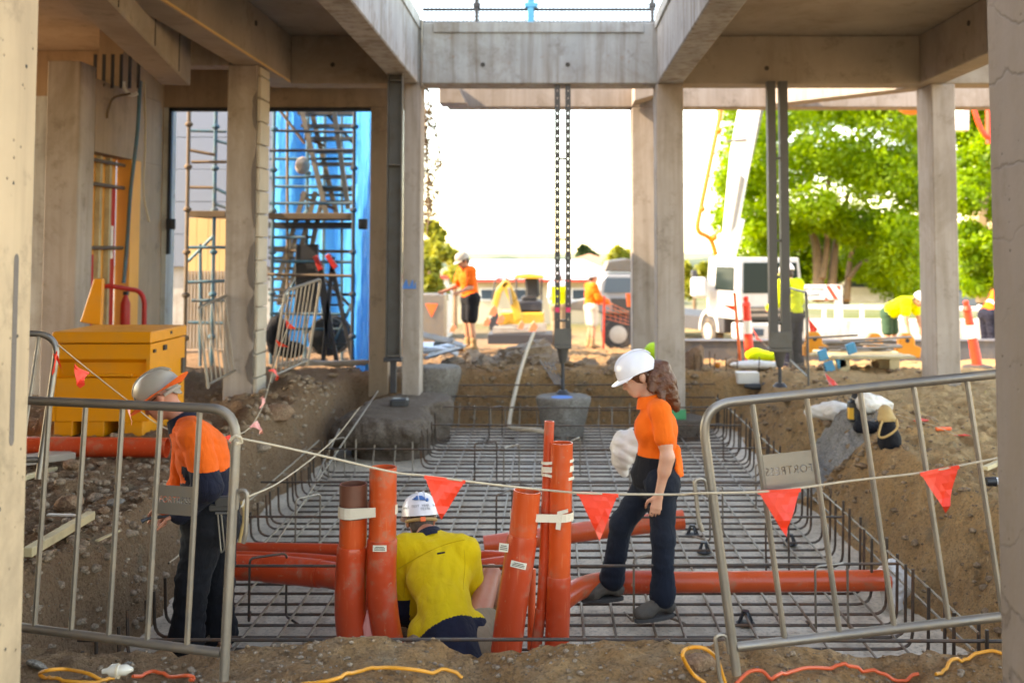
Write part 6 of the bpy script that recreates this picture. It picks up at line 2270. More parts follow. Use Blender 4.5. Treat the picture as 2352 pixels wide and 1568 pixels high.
# ------------------------------------------------------------------ left ground: timber, stones
p, q_ = on(62, 1292), on(208, 1206)
m = MB(); m.bar(p + Vector((0, 0, .05)), q_ + Vector((0, 0, .05)), .055, .05); tag(m.build('timber_post', M['timber'], bevel=.004), 'pale green timber lying on the left rubble with nail holes', 'timber')
p, q_ = on(60, 1085), on(160, 1060)
m = MB(); m.bar(p + Vector((-.3, 0, .05)), q_ + Vector((0, 0, .05)), .22, .05, ); tag(m.build('weathered_board', M['timber_grey'], bevel=.004), 'weathered grey board on the left rubble beside the near column', 'board')
p, q_ = on(62, 1112), on(125, 1085)
m = MB(); m.bar(p + Vector((-.1, 0, .02)), q_ + Vector((0, 0, .02)), .05, .03); tag(m.build('timber_batten', M['timber'], bevel=.003), 'thin pale batten in front of the weathered board', 'timber')
for i, (u, v, r, mt, sq, lb) in enumerate([(160, 1170, .095, 'rock_red', (1.05, .7, .62), 'big red brown angular stone on the left rubble'), (262, 1165, .06, 'pier', (1.2, .8, .4), 'flat white concrete chip right of the red brown stone'), (165, 1075, .09, 'rock_red', (.8, 1, .5), 'long reddish clod at the end of the weathered board'), (235, 1182, .045, 'rock_red', (1, .8, .7), 'small brown stone below the white concrete chip'),
                                           (95, 1165, .055, 'rock', (1, .9, .7), 'grey stone left of the big red brown stone'), (215, 1150, .06, 'rock', (1.1, .9, .6), 'grey stone behind the white concrete chip'), (640, 965, .16, 'rock_red', (1.1, .8, .6), 'smooth reddish boulder on the left bank below the bunting'), (600, 1040, .09, 'rock', (1, .8, .7), 'dark stone on the left pit edge below the rope'),
                                           (1605, 1535, .075, 'rock_red', (1.15, .7, .55), 'long brown stone behind the loop of orange cord'), (290, 1542, .035, 'pier', (1, .8, .5), 'pale chip on the near soil below the left barrier'), (85, 1535, .04, 'pier', (1.3, .8, .5), 'pale chip on the near soil beside the left column')]):
    p = on(u, v)
    rock('stone', p + Vector((0, 0, r * .3)), r, 60 + i, M[mt], sq, R.uniform(-.5, .5) + .3, 2, lb, 'stone', 'loose stones', smooth=True)
p, q_ = on(110, 1187), on(185, 1196)
m = MB(); m.bar(p + Vector((0, 0, .015)), q_ + Vector((0, 0, .015)), .03, .012); tag(m.build('pale_strip', M['bag_white'], bevel=.002), 'pale strip lying below the big red brown stone', 'strip')
p, q_ = on(222, 1250), on(272, 1235)
m = MB(); m.bar(p + Vector((0, 0, .015)), q_ + Vector((0, 0, .015)), .025, .012); tag(m.build('wood_splinter', M['timber'], bevel=.002), 'small wood splinter near the pit edge on the left', 'splinter')

# ------------------------------------------------------------------ extension cords on the near soil
def cord(label, pts, mat, r=.0072):
    P = []
    for (u, v, dz) in pts:
        p = gnd(u, v, 0.0)
        z = hz(p.x, p.y)
        p = gnd(u, v, z + r + dz)
        P.append(p)
    Q = spline(P, 8)
    lift = [max(hz(q.x + a, q.y + b) for a in (-.012, 0, .012) for b in (-.015, 0, .015)) + r * .7 for q in Q]
    for q, z in zip(Q, lift):
        q.z = max(q.z, z)
    m = MB(); m.tube(Q, r, 8)
    return tag(m.build('extension_cord', mat, smooth=True), label, 'cord', 'extension cords on the near soil')


cord('orange cord loop lying beside the clear plug at lower left', [(235, 1562, 0), (200, 1545, .02), (150, 1536, .03), (112, 1538, .02), (92, 1546, .0), (105, 1556, 0), (150, 1563, 0), (220, 1566, 0), (262, 1560, 0)], M['cord_or'])
cord('red cord running right from the clear plug', [(305, 1552, .01), (350, 1553, 0), (400, 1553, 0), (430, 1550, .012), (445, 1556, .01), (436, 1572, 0)], M['cord_red'])
cord('orange cord arching over the soil below the seated worker', [(690, 1572, 0), (760, 1561, 0), (820, 1542, .01), (880, 1532, .02), (960, 1538, .02), (1020, 1553, 0), (1062, 1570, 0)], M['cord_or'])
cord('upright orange cord loop at the foot of the right barrier', [(1620, 1568, 0), (1590, 1545, .06), (1568, 1505, .14), (1580, 1488, .17), (1615, 1487, .17), (1645, 1510, .12), (1660, 1550, .04), (1668, 1575, 0)], M['cord_or'])
cord('red cord running along the near soil in front of the right barrier', [(1690, 1570, 0), (1720, 1542, .02), (1750, 1540, .02), (1775, 1560, 0), (1800, 1550, 0), (1850, 1533, .01), (1920, 1536, .0), (2000, 1551, 0), (2060, 1562, 0), (2110, 1566, 0)], M['cord_red'])
cord('orange cord at lower right curving towards the right column', [(2150, 1562, 0), (2200, 1538, .015), (2270, 1518, .025), (2350, 1530, .01)], M['cord_or'])
p = gnd(268, 1553, .02)
pg = empty('clear_plug', p, 'clear plastic power plug and socket joining two cords at lower left', 'plug')
m = MB(); m.lathe(p + Vector((-.055, 0, .02)), (1, .05, .05), [(.009, 0), (.012, .02), (.024, .035), (.026, .06), (.019, .065), (.021, .09), (.012, .105), (.008, .115)], 14); m.build('body', M['clear_plug'], pg, smooth=True)
m = MB(); m.lathe(p + Vector((.0, 0, .02)), (1, .05, .05), [(.028, 0), (.028, .008)], 14); m.build('collar_ring', M['rope'], pg, smooth=True)
# hidden mate's paper bag behind the woman
p = at(1425, 1045, 7.3)
p = at(1432, 1034, 7.15)
rough('cement_bag', [ell(p, (.085, .08, .13)), ell(p + Vector((.07, .0, .04)), (.08, .07, .11)), cap(p + Vector((-.03, 0, -.08)), p + Vector((.01, 0, -.14)), .045, .025)], .008, M['bag_white'], 'crumpled white paper bag carried behind the striding woman', 'bag', .011, 30, 14, .015)
# ------------------------------------------------------------------ scaffold stair tower behind the left opening
sc = empty('scaffold_tower', (-3.2, 17, 0), 'scaffold stair tower of blue green tubes behind the left opening', 'scaffold')
def stube(a, b, mat, r=.026, name='tube'):
    m = MB(); m.tube([a, b], r, 7); return m.build(name, M[mat], sc, smooth=True)
YS = 16.2
def sv(u, Y, mat, v1=860, v0=150, couplers=True):
    p = at(u, 500, Y)
    zt, zb = at(u, v0, Y).z, -.05
    t = stube((p.x, Y, zb), (p.x, Y, zt), mat, .028, 'standard')
    if couplers:
        z = .35
        while z < zt:
            m = MB(); m.lathe((p.x, Y, z), (0, 0, 1), [(.035, 0), (.06, .02), (.06, .05), (.035, .07)], 8); m.build('coupler', M[mat], t, smooth=True); z += .62
    return p.x
xs = [sv(430, 15.3, 'scaf_brown'), sv(492, 15.6, 'scaf_blue'), sv(627, 15.9, 'scaf_blue'), sv(705, 16.6, 'scaf_blue'), sv(812, 15.6, 'steel_dark'), sv(744, 17.5, 'scaf_blue')]
for u0, u1, v0, v1, Y, mt in ((440, 520, 372, 372, 15.4, 'scaf_brown'), (436, 495, 345, 356, 15.4, 'scaf_brown'), (432, 520, 568, 568, 15.4, 'scaf_blue'), (432, 520, 648, 645, 15.4, 'scaf_blue'), (440, 520, 690, 690, 15.4, 'scaf_blue'), (620, 815, 346, 345, 15.6, 'steel_dark'), (620, 860, 365, 365, 16.4, 'scaf_blue'), (620, 812, 408, 404, 16.4, 'scaf_blue'),
                                (620, 815, 467, 467, 15.9, 'scaf_blue'), (615, 812, 630, 634, 15.6, 'scaf_brown'), (620, 800, 720, 722, 15.8, 'scaf_blue'), (690, 812, 448, 448, 16.5, 'scaf_blue'), (490, 520, 430, 445, 15.6, 'scaf_blue'), (492, 522, 322, 330, 15.6, 'scaf_blue'), (492, 522, 468, 478, 15.6, 'scaf_blue'), (700, 770, 455, 480, 16.4, 'scaf_brown'), (700, 745, 315, 335, 16.4, 'scaf_brown'), (812, 760, 690, 800, 15.7, 'scaf_blue'), (745, 820, 640, 720, 16.0, 'scaf_brown')):
    stube(at(u0, v0, Y), at(u1, v1, Y), mt, .024, 'ledger')
for u0, u1, v0, v1, Y, mt in ((625, 812, 300, 304, 16.0, 'steel_dark'), (625, 812, 428, 430, 16.2, 'scaf_blue'), (625, 700, 545, 545, 15.8, 'scaf_blue'), (625, 812, 575, 578, 16.3, 'scaf_brown'), (625, 812, 600, 602, 15.9, 'scaf_blue'), (625, 812, 680, 676, 16.2, 'steel_dark'), (625, 812, 755, 757, 15.9, 'scaf_blue'), (640, 700, 250, 330, 16.2, 'scaf_brown'), (700, 640, 600, 720, 16.2, 'scaf_blue'), (740, 812, 250, 330, 16.3, 'scaf_blue'), (432, 520, 300, 302, 15.7, 'scaf_blue'), (432, 492, 430, 431, 15.6, 'scaf_brown'), (432, 492, 600, 540, 15.6, 'scaf_blue'), (432, 520, 740, 742, 15.6, 'scaf_blue'), (460, 460, 560, 840, 15.8, 'scaf_blue'), (660, 660, 240, 860, 16.3, 'scaf_brown'), (785, 785, 240, 860, 16.8, 'scaf_blue')):
    stube(at(u0, v0, Y), at(u1, v1, Y), mt, .024, 'ledger')
# platform decks
for u0, u1, v, Y, mt in ((618, 815, 497, 15.8, 'scaf_brown'), (618, 815, 518, 16.2, 'steel_dark'), (432, 520, 492, 15.5, 'scaf_brown')):
    a, b = at(u0, v, Y), at(u1, v, Y)
    m = MB(); m.box(a.x, b.x, Y - .05, Y + .9, a.z - .04, a.z + .05); m.build('deck', M[mt], sc, bevel=.006)
# stair flights: stringers and treads
def flight(p, q_, w, n, mat='galv'):
    p, q_ = Vector(p), Vector(q_)
    for dy in (0, w):
        m = MB(); m.bar(p + Vector((0, dy, 0)), q_ + Vector((0, dy, 0)), .05, .16); m.build('stringer', M[mat], sc)
    for i in range(n):
        c = p.lerp(q_, (i + .5) / n)
        m = MB(); m.box(c.x - .14, c.x + .14, c.y + .03, c.y + w - .03, c.z - .015, c.z + .015); m.build('tread', M['galv_dark'], sc)
for i in range(9):
    v = 262 + i * 29
    a, b = at(686 + i * 8, v, 16.3 + .0), at(815, v, 16.3)
    m = MB(); m.box(a.x, b.x, 16.2, 16.45, a.z - .02, a.z + .03); m.build('tread', M['galv_dark'], sc)
for (u0, v0, u1, v1, Y) in ((690, 240, 752, 500, 16.15), (712, 240, 775, 500, 16.5), (765, 240, 800, 480, 16.1), (700, 440, 640, 640, 16.4), (725, 440, 668, 660, 16.5), (744, 440, 700, 640, 16.6), (680, 540, 640, 700, 16.7)):
    m = MB(); m.bar(at(u0, v0, Y), at(u1, v1, Y), .05, .07); m.build('stringer', M['galv'], sc)
for i in range(7):
    v = 545 + i * 24
    a, b = at(620, v, 16.6), at(715 - i * 8, v, 16.6)
    m = MB(); m.box(a.x, b.x, 16.5, 16.7, a.z - .02, a.z + .025); m.build('tread', M['galv_dark'], sc)
# blue sheeting hung on the scaffold
def sheet(name, label, x0, x1, y0, y1, z0, z1, mat, amp=.05, n=26, seed=3):
    vs_, fs = [], []
    k = 10
    for i in range(n + 1):
        for j in range(k + 1):
            t, s_ = i / n, j / k
            off = amp * math.sin(t * 23 + seed) * (1 - .4 * s_) + amp * .6 * math.sin(t * 51 + 3 * s_)
            dx, dy = x1 - x0, y1 - y0
            L = math.hypot(dx, dy)
            vs_.append((x0 + dx * t - dy / L * off, y0 + dy * t + dx / L * off, z0 + (z1 - z0) * s_))
    for i in range(n):
        for j in range(k):
            a = i * (k + 1) + j
            fs.append((a, a + k + 1, a + k + 2, a + 1))
    nv = len(vs_)
    m = MB(); m.add(vs_ + [(x, y + .004, z) for x, y, z in vs_], fs + [tuple(q + nv for q in reversed(f)) for f in fs])
    o = m.build(name, mat, smooth=True)
    return tag(o, label, 'sheeting')
a, b = at(812, 500, 16.0), at(856, 500, 14.6)
sheet('plastic_sheet', 'bright blue plastic sheet hanging down beside the brown end column', a.x, b.x, 16.0, 14.6, -.05, 4.4, M['sheet_blue'], .05, 30, 1)
a, b = at(626, 500, 18.2), at(860, 500, 18.2)
sheet('plastic_sheet', 'broad blue plastic sheet behind the scaffold stairs', a.x, b.x + .4, 18.2, 18.0, .0, 4.8, M['sheet_blue'], .04, 30, 2)
# white weatherboard building beyond the scaffold
wb = empty('white_house', (-6, 20, 0), 'white clad wall of the neighbouring house seen through the scaffold', 'house')
x0, x1 = at(400, 500, 19.5).x - 2, at(760, 500, 19.5).x
z = 1.35
while z < 6.2:
    m = MB(); m.box(x0, x1, 19.5 + R.uniform(0, .004), 19.6, z, z + .592); m.build('panel', M['clad'], wb, bevel=.006); z += .6
m = MB(); m.box(x0, x1, 19.605, 19.8, -.1, 6.3); m.build('wall', M['conc_pale'], wb)
# timber hoarding with slats below
hd_ = empty('timber_hoarding', (-6, 17.8, 0), 'plywood hoarding with vertical slats behind the scaffold at the left', 'hoarding')
a, b = at(425, 600, 17.8), at(530, 600, 17.8)
zt_ = at(470, 500, 17.8).z
for i in range(4):
    xa = a.x + (b.x - a.x) * i / 4
    m = MB(); m.box(xa, xa + (b.x - a.x) / 4 - .006, 17.8, 17.82, .0, zt_); m.build('plywood_sheet', M['ply_pale'], hd_)
zs_ = at(470, 622, 17.75).z
for i in range(14):
    xa = a.x + (b.x - a.x) * i / 14
    m = MB(); m.box(xa, xa + .035, 17.76, 17.785, .0, zs_); m.build('slat', M['timber_grey'], hd_)
# clutter at the foot of the tower
lt = empty('step_ladder', at(770, 800, 15.9), 'red topped step ladder leaning by the blue sheet', 'ladder')
for (u0, v0, u1, v1) in ((757, 585, 812, 835), (765, 590, 742, 830), (728, 590, 757, 800), (735, 600, 775, 840)):
    m = MB(); m.bar(at(u0, v0, 15.7), at(u1, v1, 15.7), .06, .06); m.build('stile', M['steel_dark'], lt, bevel=.004)
for (u0, v0, u1, v1) in ((752, 585, 772, 615), (725, 588, 738, 620)):
    m = MB(); m.bar(at(u0, v0, 15.65), at(u1, v1, 15.65), .09, .07); m.build('red_cap', M['red_paint'], lt, bevel=.004)
for v in (655, 700, 745, 790):
    m = MB(); m.bar(at(745 + (v - 655) * .02, v, 15.72), at(782 + (v - 655) * .2, v, 15.72), .04, .03); m.build('rung', M['steel_dark'], lt)
p = at(705, 640, 16); m = MB()
m.obox(p, (.17, 0, 0), (0, .05, 0), (0, 0, .52)); tag(m.build('speaker_panel', M['black_plastic'], bevel=.01), 'tall black perforated panel leaning below the scaffold stairs', 'panel')
p = at(766, 780, 16.2)
for i in range(2):
    m = MB(); m.lathe(p + Vector((.02 * i - .1, i * .3, .05)), (.35, -1, .1), [(.16, 0), (.28, .03), (.30, .10), (.28, .17), (.16, .2)], 22); tag(m.build('tyre', M['rubber'], smooth=True), ['black tyre leaning at the foot of the scaffold', 'black tyre behind the other tyre by the blue sheet'][i], 'tyre', 'tyres by the scaffold')
p = at(636, 770, 15.5)
rough('tool_bag', [ell(p, (.16, .12, .3)), ell(p + Vector((.2, 0, -.2)), (.2, .1, .12))], .03, M['black_cloth'], 'black bundle hanging on the scaffold beside the toothed column', 'bundle', .02, 20, 4, .05)
p = at(695, 380, 15.9)
rough('sack', [ell(p, (.11, .09, .13))], .015, M['timber_grey'], 'small brown sack hung on the scaffold stairs', 'sack', .012, 30, 4, .04)
p = at(655, 812, 14.9)
m = MB()
for i in range(5):
    m.bar(at(640 + i * 12, 838 - i * 3, 14.5), at(900 - i * 30, 828 + i * 3, 14.7), .12, .05)
tag(m.build('board_stack', M['timber_grey'], bevel=.004), 'low stack of weathered boards lying below the tilted barrier', 'board stack')

# ------------------------------------------------------------------ foliage
def crown(name, clumps, n, size, mats, parent, seed=1, droop=0.3):
    rr = np.random.RandomState(seed)
    w = np.array([c[1][0] * c[1][1] * c[1][2] for c in clumps]) ** .6
    w /= w.sum()
    ks = rr.choice(len(clumps), n, p=w)
    C = np.array([c[0] for c in clumps])[ks]
    S_ = np.array([c[1] for c in clumps])[ks]
    d = rr.normal(size=(n, 3)); d /= np.linalg.norm(d, axis=1)[:, None]
    rad = rr.uniform(.25, 1.0, n) ** .5
    # break each clump into tufts
    tuft = rr.normal(size=(n, 3)) * .09
    P = C + S_ * (d * rad[:, None] + tuft)
    a = rr.normal(size=(n, 3)); a /= np.linalg.norm(a, axis=1)[:, None]
    nrm = d * .6 + rr.normal(size=(n, 3)) * .6 + np.array([0, 0, .5])
    nrm /= np.linalg.norm(nrm, axis=1)[:, None]
    u = np.cross(nrm, a); u /= np.linalg.norm(u, axis=1)[:, None] + 1e-9
    v = np.cross(nrm, u)
    sz = size * rr.uniform(.55, 1.35, n)[:, None]
    q0, q1, q2, q3 = P - u * sz, P - v * sz * .5 + nrm * sz * .15, P + u * sz, P + v * sz * .5 + nrm * sz * .15
    co = np.stack([q0, q1, q2, q3], 1).reshape(-1, 3)
    return np_mesh(name, co, np.arange(n * 4).reshape(-1, 4), mats, parent, smooth=False)


def limb(P, r0, r1, n=7):
    m = MB()
    S_ = spline(P, 5)
    m.tube(S_, [r0 + (r1 - r0) * i / (len(S_) - 1) for i in range(len(S_))], n)
    return m


# big bright tree behind the truck
YT = 40.0
bigt = empty('leafy_tree', at(1915, 690, YT), 'big bright green tree with several trunks in the right half of the view', 'tree')
cl_ = []
rr = random.Random(5)
outline = [(1720, 300, 70), (1700, 420, 55), (1745, 480, 60), (1760, 380, 80), (1800, 270, 80), (1870, 260, 90), (1950, 250, 90), (2040, 260, 90), (2100, 300, 80), (1850, 370, 90), (1940, 370, 95), (2030, 390, 90), (2100, 430, 70), (1860, 480, 75), (1950, 500, 75), (2030, 530, 70), (2090, 560, 60), (1820, 540, 55), (2050, 620, 60), (2110, 650, 50), (1990, 590, 45), (1790, 600, 40), (1760, 540, 40), (1700, 250, 50), (1870, 180, 90), (1990, 180, 90), (1780, 180, 70), (2110, 200, 80), (2010, 640, 40), (2075, 640, 60), (2100, 590, 60), (1680, 330, 50), (1690, 500, 45), (1725, 550, 45), (2090, 500, 70), (2090, 360, 80), (1730, 420, 60)]
back_ = [(1800, 590, 55), (1830, 640, 50), (1870, 590, 60), (1910, 620, 55), (1960, 590, 60), (2000, 560, 60), (2040, 600, 60), (2085, 640, 55), (1760, 560, 45), (1850, 530, 60), (1930, 540, 60)]
for u, v, r in outline:
    for k in range(3):
        Yk = YT + rr.uniform(-2.5, 3.5)
        p = at(u + rr.uniform(-35, 35), v + rr.uniform(-30, 30), Yk)
        s_ = r * Yk / FPX * rr.uniform(.65, 1.0)
        cl_.append((tuple(p), (s_, s_, s_ * .75)))
for u, v, r in back_:
    for k in range(3):
        Yk = YT + rr.uniform(4.0, 7.0)
        p = at(u + rr.uniform(-30, 30), v + rr.uniform(-25, 20), Yk); s_ = r * Yk / FPX * rr.uniform(.8, 1.1)
        cl_.append((tuple(p), (s_, s_, s_ * .75)))
crown('crown', cl_, 110000, .105, M['leaf'], bigt, 11)
for P, r0, r1 in (([(1880, 690), (1878, 600), (1868, 540), (1840, 470)], .55, .2), ([(1908, 690), (1915, 600), (1925, 540), (1950, 440)], .42, .18), ([(1890, 640), (1900, 560), (1895, 500), (1905, 400)], .3, .15), ([(1945, 690), (1950, 620), (1962, 560), (2000, 480)], .30, .14), ([(1950, 640), (1985, 600), (2040, 610), (2090, 590)], .2, .08)):
    limb([at(u, v, YT + .5 * i) for i, (u, v) in enumerate(P)], r0 * .46, r1 * .5).build('trunk', M['bark'], bigt, smooth=True)
# second tree at the right edge
t2 = empty('leafy_tree', at(2262, 690, 30), 'tree with thick pale trunk beside the right column', 'tree')
cl_ = []
for u, v, r in ((2240, 260, 60), (2250, 340, 50), (2235, 420, 45), (2260, 480, 40), (2225, 530, 35), (2235, 600, 35), (2215, 570, 25), (2240, 660, 30), (2300, 350, 70), (2300, 200, 80), (2220, 190, 60), (2330, 480, 60), (2215, 300, 50), (2215, 380, 50), (2215, 460, 45), (2280, 560, 45), (2290, 630, 40), (2225, 640, 35), (2270, 420, 50), (2210, 240, 50)):
    p = at(u, v, 30 + rr.uniform(-1, 1.5)); s_ = r * 30 / FPX
    cl_.append((tuple(p), (s_, s_, s_ * .8)))
crown('crown', cl_, 24000, .085, M['leaf'], t2, 12)
limb([at(2275, 690, 30), at(2262, 620, 30), at(2245, 560, 30.3), at(2258, 420, 30.8), at(2275, 250, 31)], .40, .15).build('trunk', M['bark_pale'], t2, smooth=True)
limb([at(2262, 620, 30), at(2285, 520, 30.3), at(2300, 400, 30.8)], .25, .12).build('trunk', M['bark_pale'], t2, smooth=True)
# yellow-green trees at the left of the view
for i, (u, vb, vt, w, Y, mt, lb) in enumerate(((1000, 690, 515, 30, 34, 'leaf_yellow', 'slim yellow green tree right beside the left inner column'), (1045, 690, 560, 26, 38, 'leaf_yellow', 'yellow green bush behind the worker on the heap'), (985, 700, 600, 30, 30, 'leaf_yellow', 'low bright shrub at the foot of the left inner column'), (1425, 650, 575, 28, 62, 'leaf_yellow', 'round yellow green tree behind the grey truck'), (1595, 690, 600, 30, 50, 'leaf_yellow', 'yellow green tree between the right inner column and the white truck'), (1350, 600, 568, 18, 75, 'leaf_dark', 'small grey green tree behind the brick coloured roof'))):
    b_ = at(u, vb, Y)
    t = empty('leafy_tree', b_, lb, 'tree', 'trees in the distance')
    cl_ = []
    for k in range(9):
        uu, vv = u + rr.uniform(-w, w) * .8, vt + (vb - vt) * rr.uniform(.05, .8)
        p = at(uu, vv, Y + rr.uniform(-1, 1)); s_ = w * Y / FPX * rr.uniform(.4, .7)
        cl_.append((tuple(p), (s_, s_, s_)))
    crown('crown', cl_, 2200, .0042 * Y, M[mt], t, 20 + i)
    limb([(b_.x, b_.y, b_.z - 1), (b_.x, b_.y, b_.z + .5), tuple(at(u, vt + 20, Y))], .1, .04).build('trunk', M['bark'], t, smooth=True)
# dry creeper hanging behind the left inner column
vt_ = empty('hanging_creeper', at(985, 240, 17.5), 'dry brown creeper hanging down behind the left inner column', 'creeper')
cl_ = []
for v in range(250, 520, 18):
    for k in range(2):
        wv = 18 * (1 - abs(v - 380) / 170) + 8
        p = at(972 + rr.uniform(0, 1) * wv * 1.7, v, 17.5 + rr.uniform(-.2, .2)); cl_.append((tuple(p), (.07, .07, .13)))
crown('foliage', cl_, 1500, .032, M['leaf_brown'], vt_, 31)
limb([at(974, 235, 17.5), at(980, 350, 17.5), at(984, 480, 17.5), at(980, 540, 17.5)], .02, .008).build('stem', M['bark'], vt_, smooth=True)
# far treed ridge
def ridge(name, Y, u0, u1, vt, amp, mat, seed):
    us = np.linspace(u0, u1, 160)
    vs2 = vt - amp * np.clip(fbm(us * .01, us * 0, 2.0, 4, seed) + .35, 0, 2)
    co_ = []
    for dy, kz in ((0, 0), (0, 1), (Y * .05, 1), (Y * .1, 0)):
        for u, v in zip(us, vs2):
            p = at(u, v if kz else 640, Y)
            co_.append((p.x * (1 + dy / Y), Y + dy, p.z if kz else -14.0))
    co_ = np.array(co_); n = 160
    fq = np.array([(k * n + i, k * n + i + 1, (k + 1) * n + i + 1, (k + 1) * n + i) for k in range(3) for i in range(n - 1)])
    return tag(np_mesh(name, co_, fq, mat, smooth=False), kind='structure')
M['hill'] = plain('far_tree_ridge', (.10, .13, .10), .95, var=.5, scale=.05)
ridge('hills', 900, 200, 2600, 596, 10, M['hill'], 41)

# ------------------------------------------------------------------ houses far behind
YH = 46.0
hs1 = empty('long_white_house', at(1230, 700, YH), 'long low cream house with white roof and red gutter behind the excavator', 'house')
a, b = at(975, 640, YH), at(1425, 640, YH)
zr = at(1230, 597, YH + 4).z; ze = at(1230, 641, YH).z
m = MB(); m.box(a.x, b.x, YH, YH + 8, -3.2, ze - .1); m.build('wall', M['cream'], hs1)
r0, r1 = at(1072, 597, YH + 4), at(1340, 600, YH + 4)
m = MB(); m.add([(a.x + 1.6, YH - .5, ze), (b.x + .3, YH - .5, ze), (b.x + .3, YH + 8.5, ze), (a.x + 1.6, YH + 8.5, ze), (r0.x, YH + 4, zr), (r1.x, YH + 4, zr)], [(0, 1, 5, 4), (1, 2, 5), (2, 3, 4, 5), (3, 0, 4), (3, 2, 1, 0)]); m.build('roof', M['white_roof'], hs1)
m = MB(); m.box(a.x, b.x + .3, YH - .6, YH - .48, ze - .12, ze + .02); m.build('gutter', M['gutter_red'], hs1)
for u in (1022, 1120, 1195, 1330):
    p0, p1 = at(u - 18, 690, YH), at(u + 22, 662, YH)
    f = MB(); f.box(p0.x, p1.x, YH - .06, YH - .004, p0.z, p1.z); fo = f.build('window', M['white_paint'], hs1)
    f = MB(); f.box(p0.x + .06, p1.x - .06, YH - .075, YH - .062, p0.z + .06, p1.z - .06); f.build('pane', M['glass_blue'], fo)
hs2 = empty('tiled_house', at(1370, 640, 66), 'house with terracotta tiled hip roof behind the white roof', 'house')
c = at(1355, 583, 66)
m = MB(); m.box(c.x - 3, c.x + 3, 64, 70, -6, at(1355, 628, 66).z); m.build('wall', M['cream'], hs2)
zr2 = at(1355, 628, 66).z
rf = MB()
for k in range(12):
    t0, t1 = k / 12, (k + 1) / 12
    e0, e1 = 3.6 * (1 - t0), 3.6 * (1 - t1) 
    z0_, z1_ = zr2 + (c.z - zr2) * t0, zr2 + (c.z - zr2) * t1
    rf.hexa([(c.x - e0, 67 - e0, z0_), (c.x + e0, 67 - e0, z0_), (c.x + e0, 67 + e0, z0_), (c.x - e0, 67 + e0, z0_), (c.x - e1 - .05, 67 - e1 - .05, z1_), (c.x + e1 + .05, 67 - e1 - .05, z1_), (c.x + e1 + .05, 67 + e1 + .05, z1_), (c.x - e1 - .05, 67 + e1 + .05, z1_)])
rf.build('roof', M['tile_roof'], hs2)
# small white kiosk / fence pieces at the left of the yard
kk = empty('site_hut', at(1005, 700, 40), 'small white hut with red trim left of the excavator', 'hut')
p0, p1 = at(975, 760, 38), at(1028, 640, 38)
m = MB(); m.box(p0.x - 1, p1.x, 38, 40, -2, p1.z); m.build('wall', M['white_paint'], kk)
m = MB(); m.box(p0.x - 1.1, p1.x + .1, 37.9, 40.1, p1.z, p1.z + .1); m.build('trim', M['gutter_red'], kk)
p = at(995, 720, 27)
sb = empty('grey_bin', p, 'grey site bin with red triangle left of the worker on the heap', 'bin')
m = MB(); m.box(p.x - .35, p.x + .30, 27, 27.6, p.z - .7, p.z + .5); m.build('body', M['galv'], sb, bevel=.03)
m = MB(); m.prism([(p.x - .2, 26.99, p.z + .25), (p.x + .12, 26.99, p.z + .25), (p.x - .04, 26.99, p.z - .1)], (0, -.01, 0)); m.build('triangle', M['orange_plastic'], sb)

# ------------------------------------------------------------------ mini excavator
YE = 29.0
ex = empty('mini_excavator', at(1210, 775, YE), 'small yellow excavator with open canopy parked in front of the long white house', 'excavator')
def E(u, v, dy=0): return at(u, v, YE + dy)
m = MB(); m.box(E(1150, 0).x, E(1325 * .0 + 1250, 0).x, YE - .5, YE + .9, E(0, 745).z, E(0, 715).z); m.build('deck', M['exc_yellow'], ex, bevel=.04)
m = MB(); m.box(E(1185, 0).x, E(1246, 0).x, YE - .45, YE + .85, E(0, 714).z, E(0, 690).z); m.build('engine_cover', M['dark_truck'], ex, bevel=.05)
for dy in (-.55, .65):
    m = MB()
    m.prism([(E(1150, 0).x + (E(1255, 0).x - E(1150, 0).x) * t_, YE + dy, E(0, 775).z + h_) for t_, h_ in ((.06, 0), (.94, 0), (1, .12), (1, .25), (.94, .37), (.06, .37), (0, .25), (0, .12))], (0, .28, 0)); m.build('track', M['rubber'], ex, bevel=.02)
for u in (1186, 1244):
    for dy in (-.4, .75):
        m = MB(); m.tube([E(u, 690, dy), E(u, 636, dy)], .03, 6); m.build('canopy_post', M['dark_truck'], ex, smooth=True)
m = MB(); m.prism([E(1178, 640, -.55), E(1184, 632, -.55), E(1215, 629, -.55), E(1246, 633, -.55), E(1252, 640, -.55)], (0, 1.5, 0)); m.build('canopy', M['exc_yellow'], ex, bevel=.02)
m = MB(); p = E(1216, 690, .1); m.obox(p + Vector((0, 0, .06)), (.22, 0, 0), (0, .22, 0), (0, 0, .07)); m.obox(p + Vector((.08, .18, .36)), (.2, 0, .02), (0, .06, .02), (-.02, 0, .28)); m.build('seat', M['black_plastic'], ex, bevel=.05)
def arm_(name, pts, w, mat):
    m = MB()
    for a, b in zip(pts[:-1], pts[1:]):
        m.bar(a, b, .16, w)
    return m.build(name, M[mat], ex, bevel=.02)
arm_('boom', [E(1192, 735, -.8), E(1180, 690, -.8), E(1160, 648, -.8)], .22, 'exc_yellow')
arm_('dipper', [E(1165, 645, -.8), E(1146, 668, -.8), E(1132, 720, -.8)], .16, 'exc_yellow')
arm_('ram', [E(1175, 700, -.92), E(1168, 660, -.92)], .07, 'galv')
m = MB(); m.prism([E(1122, 735, -.98), E(1140, 715, -.98), E(1148, 740, -.98), E(1138, 762, -.98), E(1124, 758, -.98)], (0, .42, 0)); m.build('bucket', M['dark_truck'], ex, bevel=.015)
m = MB(); p = E(1140, 650, -.6); m.tube(fillet([E(1130, 690, -.6), E(1138, 640, -.6), E(1165, 636, -.6), E(1172, 660, -.6)], .1), .025, 6); m.build('hydraulic_hose', M['black_plastic'], ex, smooth=True)
